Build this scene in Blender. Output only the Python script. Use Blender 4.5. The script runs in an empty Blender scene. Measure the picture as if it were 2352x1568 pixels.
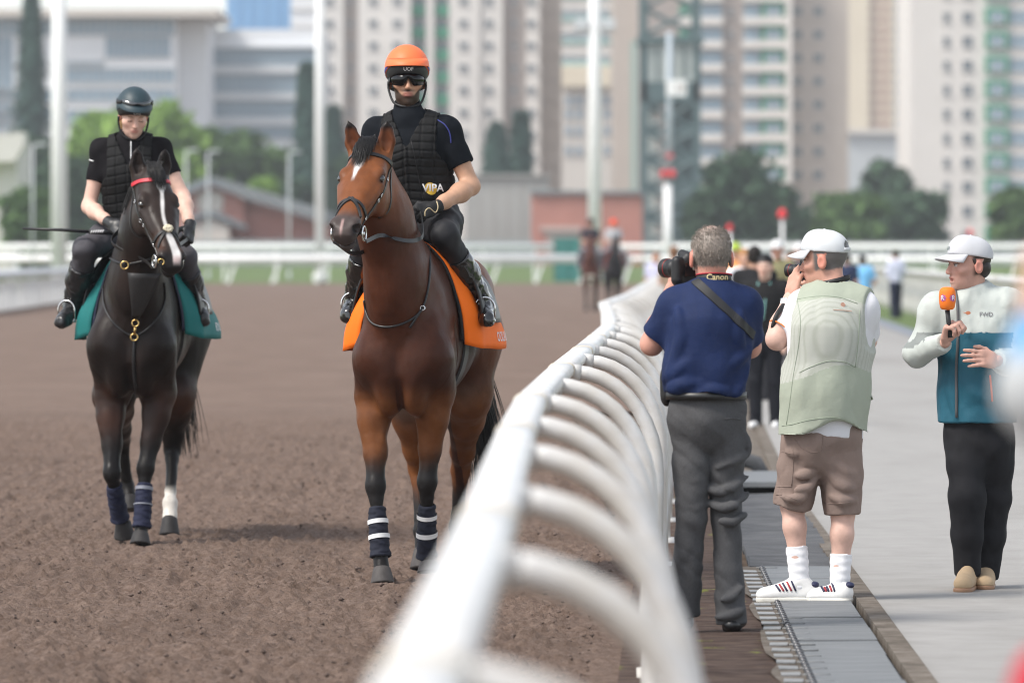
import bpy, bmesh, math, random
import numpy as np
from mathutils import Vector, Matrix
from mathutils.bvhtree import BVHTree
R = math.radians
random.seed(7)
rng = np.random.default_rng(11)
scene = bpy.context.scene

# ------------------------------------------------------------------ camera
HC = 1.66                       # eye height of the photographer (m)
FPX = 13067.0                   # focal length in pixels of a 2352 px wide picture (200 mm lens)
cam_data = bpy.data.cameras.new('camera')
cam_data.sensor_width = 36.0
cam_data.lens = 200.0
cam_data.shift_y = -(784 - 580) / 2352.0
cam_data.clip_start = 0.5
cam_data.clip_end = 6000
cam_data.dof.use_dof = True
cam_data.dof.focus_distance = 27.6
cam_data.dof.aperture_fstop = 3.7
cam = bpy.data.objects.new('camera', cam_data)
scene.collection.objects.link(cam)
cam.location = (0, 0, HC)
cam.rotation_euler = (R(90), 0, 0)
scene.camera = cam

# ------------------------------------------------------------------ sky and sun (bright hazy overcast)
world = bpy.data.worlds.new('World')
scene.world = world
world.use_nodes = True
wn = world.node_tree
for n in list(wn.nodes):
    wn.nodes.remove(n)
SUN_EL, SUN_AZ = 52.0, -120.0   # azimuth measured from +Y (view direction) towards +X
sky = wn.nodes.new('ShaderNodeTexSky')
sky.sky_type = 'NISHITA'
sky.sun_disc = False
sky.sun_elevation = R(SUN_EL)
sky.sun_rotation = R(SUN_AZ)
sky.air_density = 1.0
sky.dust_density = 1.0
sky.ozone_density = 1.0
hsv = wn.nodes.new('ShaderNodeHueSaturation')
hsv.inputs['Saturation'].default_value = 0.35
hsv.inputs['Value'].default_value = 1.0
bg = wn.nodes.new('ShaderNodeBackground')
bg.inputs['Strength'].default_value = 0.105
wo = wn.nodes.new('ShaderNodeOutputWorld')
wn.links.new(sky.outputs[0], hsv.inputs['Color'])
wn.links.new(hsv.outputs[0], bg.inputs['Color'])
wn.links.new(bg.outputs[0], wo.inputs['Surface'])

sun_data = bpy.data.lights.new('sun', 'SUN')
sun_data.energy = 1.5
sun_data.angle = R(18)
sun_data.color = (1.0, 0.94, 0.86)
sun = bpy.data.objects.new('sun', sun_data)
scene.collection.objects.link(sun)
sd = Vector((math.sin(R(SUN_AZ)) * math.cos(R(SUN_EL)), math.cos(R(SUN_AZ)) * math.cos(R(SUN_EL)), math.sin(R(SUN_EL))))
sun.rotation_euler = (-sd).to_track_quat('-Z', 'Y').to_euler()
sun.location = (0, 0, 60)

vs = scene.view_settings
vs.view_transform = 'Standard'
vs.look = 'None'
vs.exposure = 1.32
vs.gamma = 1.0
vs.use_curve_mapping = False
scene.render.engine = 'CYCLES'
scene.cycles.use_denoising = True
scene.cycles.filter_width = 1.1
scene.cycles.max_bounces = 6
scene.cycles.diffuse_bounces = 3
scene.cycles.glossy_bounces = 3
scene.cycles.transparent_max_bounces = 12
scene.cycles.volume_bounces = 0
scene.cycles.caustics_reflective = False
scene.cycles.caustics_refractive = False

COL = scene.collection

def P(px, py, Y):
    """a point of the place: picture position (2352 px wide) at a distance of Y metres"""
    return np.array([(px - 1176) * Y / FPX, Y, HC - (py - 580) * Y / FPX])

def GY(py):
    """distance of the ground seen at picture row py"""
    return FPX * HC / (py - 580)

# ------------------------------------------------------------------ objects
def link(o, parent=None, label=None, cat=None, group=None, kind=None):
    COL.objects.link(o)
    if parent is not None:
        o.parent = parent
        o.matrix_parent_inverse = Matrix.Identity(4)
    if label: o['label'] = label
    if cat: o['category'] = cat
    if group: o['group'] = group
    if kind: o['kind'] = kind
    return o

def empty(name, loc=(0, 0, 0), label=None, cat=None, group=None, rz=0.0):
    e = bpy.data.objects.new(name, None)
    e.empty_display_size = 0.1
    e.location = loc
    e.rotation_euler = (0, 0, rz)
    return link(e, None, label, cat, group)

def mesh_np(name, verts, faces, mat=None, smooth=True, cols=None):
    """faces: list of index lists or an (n,4)/(n,3) array"""
    me = bpy.data.meshes.new(name)
    verts = np.asarray(verts, dtype=np.float32)
    if isinstance(faces, np.ndarray) and faces.ndim == 2:
        n, k = faces.shape
        me.vertices.add(len(verts)); me.vertices.foreach_set('co', verts.ravel())
        me.loops.add(n * k); me.loops.foreach_set('vertex_index', faces.astype(np.int32).ravel())
        me.polygons.add(n)
        me.polygons.foreach_set('loop_start', np.arange(0, n * k, k, dtype=np.int32))
        me.update(calc_edges=True)
    else:
        me.from_pydata([tuple(map(float, v)) for v in verts], [], [list(map(int, f)) for f in faces])
        me.update()
    me.validate(verbose=False)
    if smooth:
        me.polygons.foreach_set('use_smooth', np.ones(len(me.polygons), dtype=bool))
    if cols is not None:
        at = me.color_attributes.new('Col', 'FLOAT_COLOR', 'POINT')
        c4 = np.ones((len(verts), 4), dtype=np.float32); c4[:, :3] = cols
        at.data.foreach_set('color', c4.ravel())
    if mat: me.materials.append(mat)
    return me

def mobj(name, me, parent=None, label=None, cat=None, group=None, kind=None, loc=None):
    o = bpy.data.objects.new(name, me)
    if loc is not None: o.location = loc
    return link(o, parent, label, cat, group, kind)

class MB:
    """collects simple solids into one mesh"""
    def __init__(s): s.v = []; s.f = []
    def add(s, vs, fs):
        b = len(s.v); s.v += [tuple(map(float, v)) for v in vs]; s.f += [[i + b for i in f] for f in fs]; return s
    def box(s, c, d, rot=None):
        c = np.array(c, float); h = np.array(d, float) / 2
        vs = np.array([[x, y, z] for x in (-1, 1) for y in (-1, 1) for z in (-1, 1)]) * h
        if rot is not None: vs = vs @ np.array(rot.to_3x3()).T
        return s.add(vs + c, [[0, 1, 3, 2], [4, 6, 7, 5], [0, 4, 5, 1], [2, 3, 7, 6], [0, 2, 6, 4], [1, 5, 7, 3]])
    def bx(s, x0, x1, y0, y1, z0, z1):
        return s.box(((x0 + x1) / 2, (y0 + y1) / 2, (z0 + z1) / 2), (x1 - x0, y1 - y0, z1 - z0))
    def tube(s, pts, r, n=8, cap=True, squash=None):
        pts = np.array(pts, float); m = len(pts)
        r = np.full(m, r) if np.isscalar(r) else np.array(r, float)
        t = np.gradient(pts, axis=0); t /= np.linalg.norm(t, axis=1)[:, None] + 1e-12
        ref = np.array([0, 0, 1.0]) if abs(t[0][2]) < 0.9 else np.array([1.0, 0, 0])
        u = np.cross(t[0], ref); u /= np.linalg.norm(u)
        vs = []
        for i in range(m):
            u = u - t[i] * np.dot(u, t[i]); u /= np.linalg.norm(u) + 1e-12
            w = np.cross(t[i], u)
            for k in range(n):
                a = 2 * math.pi * k / n
                vs.append(pts[i] + r[i] * (math.cos(a) * u + math.sin(a) * w))
        fs = [[i * n + k, i * n + (k + 1) % n, (i + 1) * n + (k + 1) % n, (i + 1) * n + k] for i in range(m - 1) for k in range(n)]
        if cap: fs += [list(range(n))[::-1], [(m - 1) * n + k for k in range(n)]]
        return s.add(vs, fs)
    def lathe(s, prof, c=(0, 0, 0), n=16):
        vs = []; m = len(prof)
        for (r, z) in prof:
            for k in range(n):
                a = 2 * math.pi * k / n
                vs.append((c[0] + r * math.cos(a), c[1] + r * math.sin(a), c[2] + z))
        fs = [[i * n + k, i * n + (k + 1) % n, (i + 1) * n + (k + 1) % n, (i + 1) * n + k] for i in range(m - 1) for k in range(n)]
        fs += [list(range(n))[::-1], [(m - 1) * n + k for k in range(n)]]
        return s.add(vs, fs)
    def prism(s, poly, y0, y1):
        """polygon in xz extruded along y"""
        n = len(poly)
        vs = [(x, y0, z) for x, z in poly] + [(x, y1, z) for x, z in poly]
        fs = [list(range(n)), list(range(n, 2 * n))[::-1]] + [[i, i + n, (i + 1) % n + n, (i + 1) % n] for i in range(n)]
        return s.add(vs, fs)
    def mesh(s, name, mat, smooth=False, fix=True):
        me = mesh_np(name, s.v, s.f, mat, smooth)
        if fix:
            bm = bmesh.new(); bm.from_mesh(me); bmesh.ops.recalc_face_normals(bm, faces=bm.faces); bm.to_mesh(me); bm.free()
        return me
    def build(s, name, mat, parent=None, smooth=False, loc=None, **kw):
        return mobj(name, s.mesh(name, mat, smooth), parent, loc=loc, **kw)

def bevel(o, w=0.004, seg=2):
    m = o.modifiers.new('bevel', 'BEVEL'); m.width = w; m.segments = seg; m.limit_method = 'ANGLE'; m.angle_limit = R(40)
    return o

def catmull(pts, n=8):
    pts = np.array(pts, float)
    p = np.vstack([2 * pts[0] - pts[1], pts, 2 * pts[-1] - pts[-2]])
    out = []
    for i in range(1, len(p) - 2):
        for t in np.linspace(0, 1, n, endpoint=False):
            out.append(0.5 * ((2 * p[i]) + (-p[i - 1] + p[i + 1]) * t + (2 * p[i - 1] - 5 * p[i] + 4 * p[i + 1] - p[i + 2]) * t * t + (-p[i - 1] + 3 * p[i] - 3 * p[i + 1] + p[i + 2]) * t ** 3))
    out.append(pts[-1])
    return np.array(out)

# ------------------------------------------------------------------ noise for vertices
def _hash(i, j, k, seed):
    h = (i.astype(np.int64) * 374761393 + j.astype(np.int64) * 668265263 + k.astype(np.int64) * 2147483647 + seed * 144665) & 0xFFFFFFFF
    h = ((h ^ (h >> 13)) * 1274126177) & 0xFFFFFFFF
    return ((h ^ (h >> 16)) & 0xFFFF).astype(np.float32) / 32767.5 - 1.0

def noise(p, scale=1.0, seed=0):
    p = np.asarray(p, np.float32) * scale
    i = np.floor(p).astype(np.int64); f = p - i
    f = f * f * (3 - 2 * f)
    out = 0
    for a in (0, 1):
        for b in (0, 1):
            for c in (0, 1):
                w = (f[:, 0] if a else 1 - f[:, 0]) * (f[:, 1] if b else 1 - f[:, 1]) * (f[:, 2] if c else 1 - f[:, 2])
                out = out + w * _hash(i[:, 0] + a, i[:, 1] + b, i[:, 2] + c, seed)
    return out

def fbm(p, scale, octs=3, seed=0, gain=0.5):
    s = 0; a = 1.0; t = 0
    for o in range(octs):
        s = s + a * noise(p, scale * 2 ** o, seed + o * 17); t += a; a *= gain
    return s / t

# ------------------------------------------------------------------ implicit surfaces: soft unions of tapered limbs, meshed on a grid
def nrm(v):
    v = np.array(v, float); return v / (np.linalg.norm(v) + 1e-12)

def cone(a, b, r0, r1, k=0.03, n=None, c=1.0, op='u', fl=0):
    """tapered limb from a to b; n, c: squash along direction n by factor c"""
    return dict(t='cone', a=np.array(a, float), b=np.array(b, float), r0=r0, r1=r1, k=k, n=None if n is None else nrm(n), c=c, op=op, fl=fl)

def chain(pts, rs, k=0.03, n=None, c=1.0, first_k=None):
    return [cone(pts[i], pts[i + 1], rs[i], rs[i + 1], k if i or first_k is None else first_k, n, c) for i in range(len(pts) - 1)]

def ell(c, r, k=0.03, ax=None, op='u'):
    """ellipsoid; ax: 3x3 rows = axes"""
    return dict(t='ell', c0=np.array(c, float), r=np.array(r, float) * np.ones(3), k=k, ax=None if ax is None else np.array([nrm(a) for a in ax]), op=op)

def loft(o, u, v, w, secs, k=0.03, op='u', e=2.0):
    """body of superelliptic sections along u; secs rows: (u, v centre, w centre, v radius, w+ radius, w- radius)"""
    s = np.array(secs, float)
    d = catmull(s, 6)
    d = d[np.argsort(d[:, 0])]
    return dict(t='loft', o=np.array(o, float), u=nrm(u), v=nrm(v), w=nrm(w), s=d, k=k, op=op, e=e)

def _bb(p):
    if p['t'] == 'cone':
        m = max(p['r0'], p['r1']) * max(1, p['c']) + p['k']
        return np.minimum(p['a'], p['b']) - m, np.maximum(p['a'], p['b']) + m
    if p['t'] == 'ell':
        m = p['r'].max() + p['k']
        return p['c0'] - m, p['c0'] + m
    s = p['s']; pts = []
    for row in s[::3].tolist() + [s[-1].tolist()]:
        for sv in (-1, 1):
            for sw in (1, -1):
                pts.append(p['o'] + p['u'] * row[0] + p['v'] * (row[1] + sv * row[3]) + p['w'] * (row[2] + sw * (row[4] if sw > 0 else row[5])))
    pts = np.array(pts); m = p['k'] + 0.03
    return pts.min(0) - m, pts.max(0) + m

def _ev(p, X, Y, Z):
    if p['t'] == 'cone':
        a = p['a'].astype(np.float32); ab = (p['b'] - p['a']).astype(np.float32); L2 = max(float(ab @ ab), 1e-12)
        dx, dy, dz = X - a[0], Y - a[1], Z - a[2]
        tt = (dx * ab[0] + dy * ab[1] + dz * ab[2]) / L2
        t = np.clip(tt, 0, 1)
        vx, vy, vz = dx - t * ab[0], dy - t * ab[1], dz - t * ab[2]
        q = vx * vx + vy * vy + vz * vz
        if p['n'] is not None:
            n = p['n']; d = vx * n[0] + vy * n[1] + vz * n[2]
            q = q + d * d * (1 / p['c'] ** 2 - 1)
        r = p['r0'] + (p['r1'] - p['r0']) * t
        d = (np.sqrt(q) - r) * min(1.0, p['c'])
        if p['fl'] & 1: d = np.maximum(d, (tt - 1) * math.sqrt(L2))
        if p['fl'] & 2: d = np.maximum(d, -tt * math.sqrt(L2))
        return d
    if p['t'] == 'ell':
        dx, dy, dz = X - p['c0'][0], Y - p['c0'][1], Z - p['c0'][2]
        if p['ax'] is not None:
            A = p['ax']
            dx, dy, dz = [dx * A[i][0] + dy * A[i][1] + dz * A[i][2] for i in range(3)]
        r = p['r']
        k0 = np.sqrt((dx / r[0]) ** 2 + (dy / r[1]) ** 2 + (dz / r[2]) ** 2)
        k1 = np.sqrt((dx / r[0] ** 2) ** 2 + (dy / r[1] ** 2) ** 2 + (dz / r[2] ** 2) ** 2)
        return k0 * (k0 - 1) / (k1 + 1e-6)
    dx, dy, dz = X - p['o'][0], Y - p['o'][1], Z - p['o'][2]
    U = dx * p['u'][0] + dy * p['u'][1] + dz * p['u'][2]
    V = dx * p['v'][0] + dy * p['v'][1] + dz * p['v'][2]
    W = dx * p['w'][0] + dy * p['w'][1] + dz * p['w'][2]
    s = p['s']
    cv, cw, rv, rp, rm = [np.interp(U, s[:, 0], s[:, i]).astype(np.float32) for i in range(1, 6)]
    v = V - cv; w = W - cw
    rw = np.where(w > 0, rp, rm)
    e = p['e']
    g = (np.abs(v / rv) ** e + np.abs(w / rw) ** e) ** (1 / e)
    d = (g - 1) * np.minimum(rv, rw)
    out = np.maximum(s[0, 0] - U, U - s[-1, 0])
    return np.where(out > 0, np.sqrt(np.maximum(d, 0) ** 2 + out ** 2), np.maximum(d, out))

def sdf_grid(prims, h, pad=0.03):
    bbs = [_bb(p) for p in prims if p['op'] == 'u']
    lo = np.min([b[0] for b in bbs], 0) - pad; hi = np.max([b[1] for b in bbs], 0) + pad
    n = np.ceil((hi - lo) / h).astype(int) + 1
    D = np.full(n, 0.5, np.float32)
    ax = [(lo[i] + h * np.arange(n[i])).astype(np.float32) for i in range(3)]
    for p in prims:
        b0, b1 = _bb(p)
        i0 = np.clip(np.floor((b0 - 0.02 - lo) / h).astype(int), 0, n); i1 = np.clip(np.ceil((b1 + 0.02 - lo) / h).astype(int) + 1, 0, n)
        if np.any(i1 <= i0): continue
        sl = tuple(slice(i0[j], i1[j]) for j in range(3))
        X = ax[0][sl[0]][:, None, None]; Y = ax[1][sl[1]][None, :, None]; Z = ax[2][sl[2]][None, None, :]
        d = _ev(p, X, Y, Z).astype(np.float32)
        a = D[sl]; k = max(p['k'], 1e-4)
        if p['op'] == 'u':
            hh = np.clip(0.5 + 0.5 * (a - d) / k, 0, 1)
            D[sl] = a * (1 - hh) + d * hh - k * hh * (1 - hh)
        else:                                    # carve
            hh = np.clip(0.5 - 0.5 * (a + d) / k, 0, 1)
            D[sl] = a * (1 - hh) - d * hh + k * hh * (1 - hh)
    return D, ax, lo, h

def surf(D, lo, h):
    """surface nets"""
    n = np.array(D.shape)
    S = D < 0
    cnt = np.zeros(n - 1, np.int8)
    for a in (0, 1):
        for b in (0, 1):
            for c in (0, 1):
                cnt += S[a:n[0] - 1 + a, b:n[1] - 1 + b, c:n[2] - 1 + c]
    act = np.argwhere((cnt > 0) & (cnt < 8))
    idx = np.full(n - 1, -1, np.int32)
    idx[act[:, 0], act[:, 1], act[:, 2]] = np.arange(len(act))
    cor = [(a, b, c) for a in (0, 1) for b in (0, 1) for c in (0, 1)]
    val = np.stack([D[act[:, 0] + a, act[:, 1] + b, act[:, 2] + c] for a, b, c in cor], 1)
    acc = np.zeros((len(act), 3), np.float32); num = np.zeros(len(act), np.float32)
    cf = np.array(cor, np.float32)
    for i in range(8):
        for j in range(i + 1, 8):
            if sum(abs(cor[i][q] - cor[j][q]) for q in range(3)) != 1: continue
            m = (val[:, i] < 0) != (val[:, j] < 0)
            t = val[m, i] / (val[m, i] - val[m, j])
            acc[m] += cf[i] + (cf[j] - cf[i]) * t[:, None]; num[m] += 1
    V = (act + acc / num[:, None]) * h + lo
    Q = []
    for axis in range(3):
        s0 = [slice(None)] * 3; s1 = [slice(None)] * 3
        s0[axis] = slice(0, n[axis] - 1); s1[axis] = slice(1, n[axis])
        ch = S[tuple(s0)] != S[tuple(s1)]
        e = np.argwhere(ch)
        o1, o2 = [(1, 2), (2, 0), (0, 1)][axis]
        ok = (e[:, o1] > 0) & (e[:, o2] > 0) & (e[:, o1] < n[o1] - 1) & (e[:, o2] < n[o2] - 1)
        e = e[ok]
        q = []
        for d1, d2 in ((-1, -1), (0, -1), (0, 0), (-1, 0)):
            c = e.copy(); c[:, o1] += d1; c[:, o2] += d2
            q.append(idx[c[:, 0], c[:, 1], c[:, 2]])
        q = np.stack(q, 1)
        ins = S[e[:, 0], e[:, 1], e[:, 2]]
        q[~ins] = q[~ins][:, ::-1]
        Q.append(q)
    return V.astype(np.float32), np.vstack(Q)

def vnormals(V, Q):
    fn = np.cross(V[Q[:, 2]] - V[Q[:, 0]], V[Q[:, 3]] - V[Q[:, 1]])
    N = np.zeros_like(V)
    for c in range(4): np.add.at(N, Q[:, c], fn)
    return N / (np.linalg.norm(N, axis=1)[:, None] + 1e-12)

def relax(V, Q, it=2, lam=0.5):
    e = np.vstack([Q[:, [0, 1]], Q[:, [1, 2]], Q[:, [2, 3]], Q[:, [3, 0]]])
    deg = np.bincount(e.ravel(), minlength=len(V)).astype(np.float32)
    for _ in range(it):
        acc = np.zeros_like(V)
        for d in range(3):
            acc[:, d] = np.bincount(e[:, 0], V[e[:, 1], d], len(V)) + np.bincount(e[:, 1], V[e[:, 0], d], len(V))
        V = V + lam * (acc / np.maximum(deg, 1)[:, None] - V)
    return V

def organic(prims, h=0.008, clip=None, disp=None, it=2):
    """mesh a list of prims; clip(X,Y,Z) gives a field that must also be negative; disp(V, N) moves vertices along normals"""
    flat = []
    for p in prims: flat += p if isinstance(p, list) else [p]
    D, ax, lo, h = sdf_grid(flat, h)
    if clip is not None:
        X = ax[0][:, None, None]; Y = ax[1][None, :, None]; Z = ax[2][None, None, :]
        D = np.maximum(D, clip(X, Y, Z).astype(np.float32))
    V, Q = surf(D, lo, h)
    if it: V = relax(V, Q, it)
    N = vnormals(V, Q)
    if disp is not None:
        V = (V + N * np.asarray(disp(V, N))[:, None]).astype(np.float32)
    return V, Q, N

def bvh_of(V, Q):
    return BVHTree.FromPolygons([tuple(map(float, v)) for v in V], [tuple(map(int, q)) for q in Q])

def sst(a, b, x):
    t = np.clip((x - a) / (b - a), 0, 1); return t * t * (3 - 2 * t)

def mixc(c0, c1, t):
    t = np.asarray(t)[:, None]; return np.asarray(c0) * (1 - t) + np.asarray(c1) * t

def srgb(r, g, b):
    f = lambda c: (c / 255 / 12.92) if c / 255 <= 0.04045 else ((c / 255 + 0.055) / 1.055) ** 2.4
    return (f(r), f(g), f(b))

# ------------------------------------------------------------------ materials
MATS = {}
def mat(name, col=(0.5, 0.5, 0.5), rough=0.6, vcol=False, var=0.0, vscale=8.0, bump=0.0, bscale=60.0, bdist=0.01, metal=0.0, spec=0.5,
        coat=0.0, sheen=0.0, col2=None, stretch=None, sss=0.0, fine=0.0, fscale=200.0, alpha=None, trans=0.0, coatrough=0.1, crease=None, rvar=0.0):
    if name in MATS: return MATS[name]
    m = bpy.data.materials.new(name); m.use_nodes = True
    nt = m.node_tree; L = nt.links.new
    b = nt.nodes['Principled BSDF']
    b.inputs['Roughness'].default_value = rough
    b.inputs['Metallic'].default_value = metal
    b.inputs['Specular IOR Level'].default_value = spec
    b.inputs['Coat Weight'].default_value = coat
    b.inputs['Coat Roughness'].default_value = coatrough
    b.inputs['Sheen Weight'].default_value = sheen
    b.inputs['Transmission Weight'].default_value = trans
    if sss:
        b.inputs['Subsurface Weight'].default_value = sss
        b.inputs['Subsurface Radius'].default_value = (0.012, 0.005, 0.003)
        b.inputs['Subsurface Scale'].default_value = 1.0
    b.inputs['Base Color'].default_value = (*col, 1)
    tc = nt.nodes.new('ShaderNodeTexCoord')
    src = tc.outputs['Object']
    if stretch:
        mp = nt.nodes.new('ShaderNodeMapping'); mp.inputs['Scale'].default_value = stretch
        L(src, mp.inputs['Vector']); src = mp.outputs['Vector']
    cur = None
    if vcol:
        a = nt.nodes.new('ShaderNodeVertexColor'); a.layer_name = 'Col'; cur = a.outputs['Color']
    if var > 0:
        t = nt.nodes.new('ShaderNodeTexNoise'); t.inputs['Scale'].default_value = vscale; t.inputs['Detail'].default_value = 6; t.inputs['Roughness'].default_value = 0.6
        L(src, t.inputs['Vector'])
        if col2 is not None:
            rp = nt.nodes.new('ShaderNodeMapRange'); rp.inputs[1].default_value = 0.5 - 0.5 * (1 - var) - 0.08; rp.inputs[2].default_value = 0.5 + 0.5 * (1 - var) + 0.08
            L(t.outputs['Fac'], rp.inputs[0])
            mx = nt.nodes.new('ShaderNodeMix'); mx.data_type = 'RGBA'
            L(rp.outputs[0], mx.inputs['Factor'])
            if cur is not None: L(cur, mx.inputs['A'])
            else: mx.inputs['A'].default_value = (*col, 1)
            mx.inputs['B'].default_value = (*col2, 1)
            cur = mx.outputs['Result']
        else:
            rp = nt.nodes.new('ShaderNodeMapRange'); rp.inputs[1].default_value = 0.25; rp.inputs[2].default_value = 0.75
            rp.inputs[3].default_value = 1 - var; rp.inputs[4].default_value = 1 + var
            L(t.outputs['Fac'], rp.inputs[0])
            mx = nt.nodes.new('ShaderNodeVectorMath'); mx.operation = 'SCALE'
            if cur is not None: L(cur, mx.inputs[0])
            else: mx.inputs[0].default_value = col
            L(rp.outputs[0], mx.inputs['Scale']); cur = mx.outputs[0]
    if cur is not None: L(cur, b.inputs['Base Color'])
    if rvar > 0:
        tr = nt.nodes.new('ShaderNodeTexNoise'); tr.inputs['Scale'].default_value = vscale * .5; tr.inputs['Detail'].default_value = 5
        L(src, tr.inputs['Vector'])
        rr = nt.nodes.new('ShaderNodeMapRange'); rr.inputs[1].default_value = 0.3; rr.inputs[2].default_value = 0.7; rr.inputs[3].default_value = max(.05, rough - rvar); rr.inputs[4].default_value = rough + rvar
        L(tr.outputs['Fac'], rr.inputs[0]); L(rr.outputs[0], b.inputs['Roughness'])
    if bump > 0:
        t2 = nt.nodes.new('ShaderNodeTexNoise'); t2.inputs['Scale'].default_value = bscale; t2.inputs['Detail'].default_value = 5; t2.inputs['Roughness'].default_value = 0.6
        L(src, t2.inputs['Vector'])
        bp = nt.nodes.new('ShaderNodeBump'); bp.inputs['Strength'].default_value = bump; bp.inputs['Distance'].default_value = bdist
        L(t2.outputs['Fac'], bp.inputs['Height']); last = bp.outputs[0]
        if fine > 0:
            t3 = nt.nodes.new('ShaderNodeTexNoise'); t3.inputs['Scale'].default_value = fscale; t3.inputs['Detail'].default_value = 3
            L(src, t3.inputs['Vector'])
            b2 = nt.nodes.new('ShaderNodeBump'); b2.inputs['Strength'].default_value = fine; b2.inputs['Distance'].default_value = 0.002
            L(t3.outputs['Fac'], b2.inputs['Height']); L(last, b2.inputs['Normal']); last = b2.outputs[0]
        if crease:
            cs, csc, cd, cst = crease
            mc = nt.nodes.new('ShaderNodeMapping'); mc.inputs['Scale'].default_value = cst[:3]; mc.inputs['Rotation'].default_value = (0, cst[3] if len(cst) > 3 else 0, 0); L(tc.outputs['Object'], mc.inputs['Vector'])
            tk = nt.nodes.new('ShaderNodeTexNoise'); tk.noise_type = 'RIDGED_MULTIFRACTAL'; tk.inputs['Scale'].default_value = csc; tk.inputs['Detail'].default_value = 2.5; tk.inputs['Distortion'].default_value = .6
            L(mc.outputs[0], tk.inputs['Vector'])
            bc = nt.nodes.new('ShaderNodeBump'); bc.inputs['Strength'].default_value = cs; bc.inputs['Distance'].default_value = cd
            L(tk.outputs['Fac'], bc.inputs['Height']); L(last, bc.inputs['Normal']); last = bc.outputs[0]
        L(last, b.inputs['Normal'])
    MATS[name] = m
    return m
# ================================================================== THE SETTING
def sheet(name, pts, z, m, kind='structure', label=None, cat=None):
    me = mesh_np(name, [(x, y, z) for x, y in pts], [list(range(len(pts)))], m, smooth=False)
    return mobj(name, me, None, label, cat, None, kind)

RAILPTS = np.array([(4.0, -.15), (6.75, -.106), (10.7, -.046), (15.9, .011), (19.3, .062), (24.7, .215), (33.3, .495), (38.6, .66),
                    (47.6, .80), (55.6, .90), (66.7, 1.36), (88.0, 2.05), (111, 2.75), (150, 3.9), (221, 6.0), (300, 8.4)])
def rail_x(Y): return np.interp(Y, RAILPTS[:, 0], RAILPTS[:, 1])
def strip_x(Y, c): return c + 0.019 * (np.minimum(Y, 40) - 22) + 0.030 * np.maximum(Y - 40, 0)

def noisy(name, stops, scale, rough=0.9, bump=0.6, bscale=14.0, bdist=0.03, detail=10, stretch=(1, 1, 1), spec=0.2, fine=0.0, fscale=90.0, patch=None):
    """ground material: colour ramp over fractal noise, bump, optional large patches"""
    m = bpy.data.materials.new(name); m.use_nodes = True; nt = m.node_tree; L = nt.links.new
    b = nt.nodes['Principled BSDF']; b.inputs['Roughness'].default_value = rough; b.inputs['Specular IOR Level'].default_value = spec
    tc = nt.nodes.new('ShaderNodeTexCoord'); mp = nt.nodes.new('ShaderNodeMapping'); mp.inputs['Scale'].default_value = stretch
    L(tc.outputs['Object'], mp.inputs['Vector'])
    t = nt.nodes.new('ShaderNodeTexNoise'); t.inputs['Scale'].default_value = scale; t.inputs['Detail'].default_value = detail; t.inputs['Roughness'].default_value = 0.65
    L(mp.outputs[0], t.inputs['Vector'])
    cr = nt.nodes.new('ShaderNodeValToRGB')
    el = cr.color_ramp.elements
    while len(el) > 1: el.remove(el[0])
    el[0].position = stops[0][0]; el[0].color = (*stops[0][1], 1)
    for p, c in stops[1:]:
        e = el.new(p); e.color = (*c, 1)
    L(t.outputs['Fac'], cr.inputs['Fac'])
    cur = cr.outputs['Color']
    if patch:
        pc, ps, lo, hi, pst = patch
        mp2 = nt.nodes.new('ShaderNodeMapping'); mp2.inputs['Scale'].default_value = pst; L(tc.outputs['Object'], mp2.inputs['Vector'])
        t4 = nt.nodes.new('ShaderNodeTexNoise'); t4.inputs['Scale'].default_value = ps; t4.inputs['Detail'].default_value = 5
        L(mp2.outputs[0], t4.inputs['Vector'])
        mr = nt.nodes.new('ShaderNodeMapRange'); mr.inputs[1].default_value = lo; mr.inputs[2].default_value = hi
        L(t4.outputs['Fac'], mr.inputs[0])
        mx = nt.nodes.new('ShaderNodeMix'); mx.data_type = 'RGBA'
        L(mr.outputs[0], mx.inputs['Factor']); L(cur, mx.inputs['A']); mx.inputs['B'].default_value = (*pc, 1)
        cur = mx.outputs['Result']
    L(cur, b.inputs['Base Color'])
    if bump:
        t2 = nt.nodes.new('ShaderNodeTexNoise'); t2.inputs['Scale'].default_value = bscale; t2.inputs['Detail'].default_value = 8; t2.inputs['Roughness'].default_value = 0.7
        L(mp.outputs[0], t2.inputs['Vector'])
        bp = nt.nodes.new('ShaderNodeBump'); bp.inputs['Strength'].default_value = bump; bp.inputs['Distance'].default_value = bdist
        L(t2.outputs['Fac'], bp.inputs['Height']); L(bp.outputs[0], b.inputs['Normal'])
    return m

DIRT_A, DIRT_B, DIRT_C = (0.102, 0.068, 0.050), (0.168, 0.116, 0.089), (0.235, 0.172, 0.138)
m_dirt = noisy('track_dirt', [(0.28, (0.128, 0.085, 0.064)), (0.5, (0.205, 0.143, 0.111)), (0.72, (0.295, 0.217, 0.175))], 26.0, 0.95, 1.0, 45.0, 0.03, patch=((0.15, 0.103, 0.079), 1.1, 0.50, 0.85, (1, .35, 1)))
m_dirtfar = noisy('track_dirt_far', [(0.3, (0.142, 0.098, 0.076)), (0.5, DIRT_B), (0.72, (0.197, 0.142, 0.113))], 0.9, 0.95, 0.8, 6.0, 0.05, stretch=(1, 0.35, 1))
m_soil = noisy('soil', [(0.3, (0.10, 0.075, 0.055)), (0.7, (0.2, 0.15, 0.12))], 1.2, 0.95, 0.5, 6.0)
m_grass = noisy('turf', [(0.3, (0.085, 0.125, 0.040)), (0.55, (0.13, 0.185, 0.065)), (0.75, (0.18, 0.235, 0.095))], 2.0, 0.9, 0.8, 40.0, 0.04)
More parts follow.
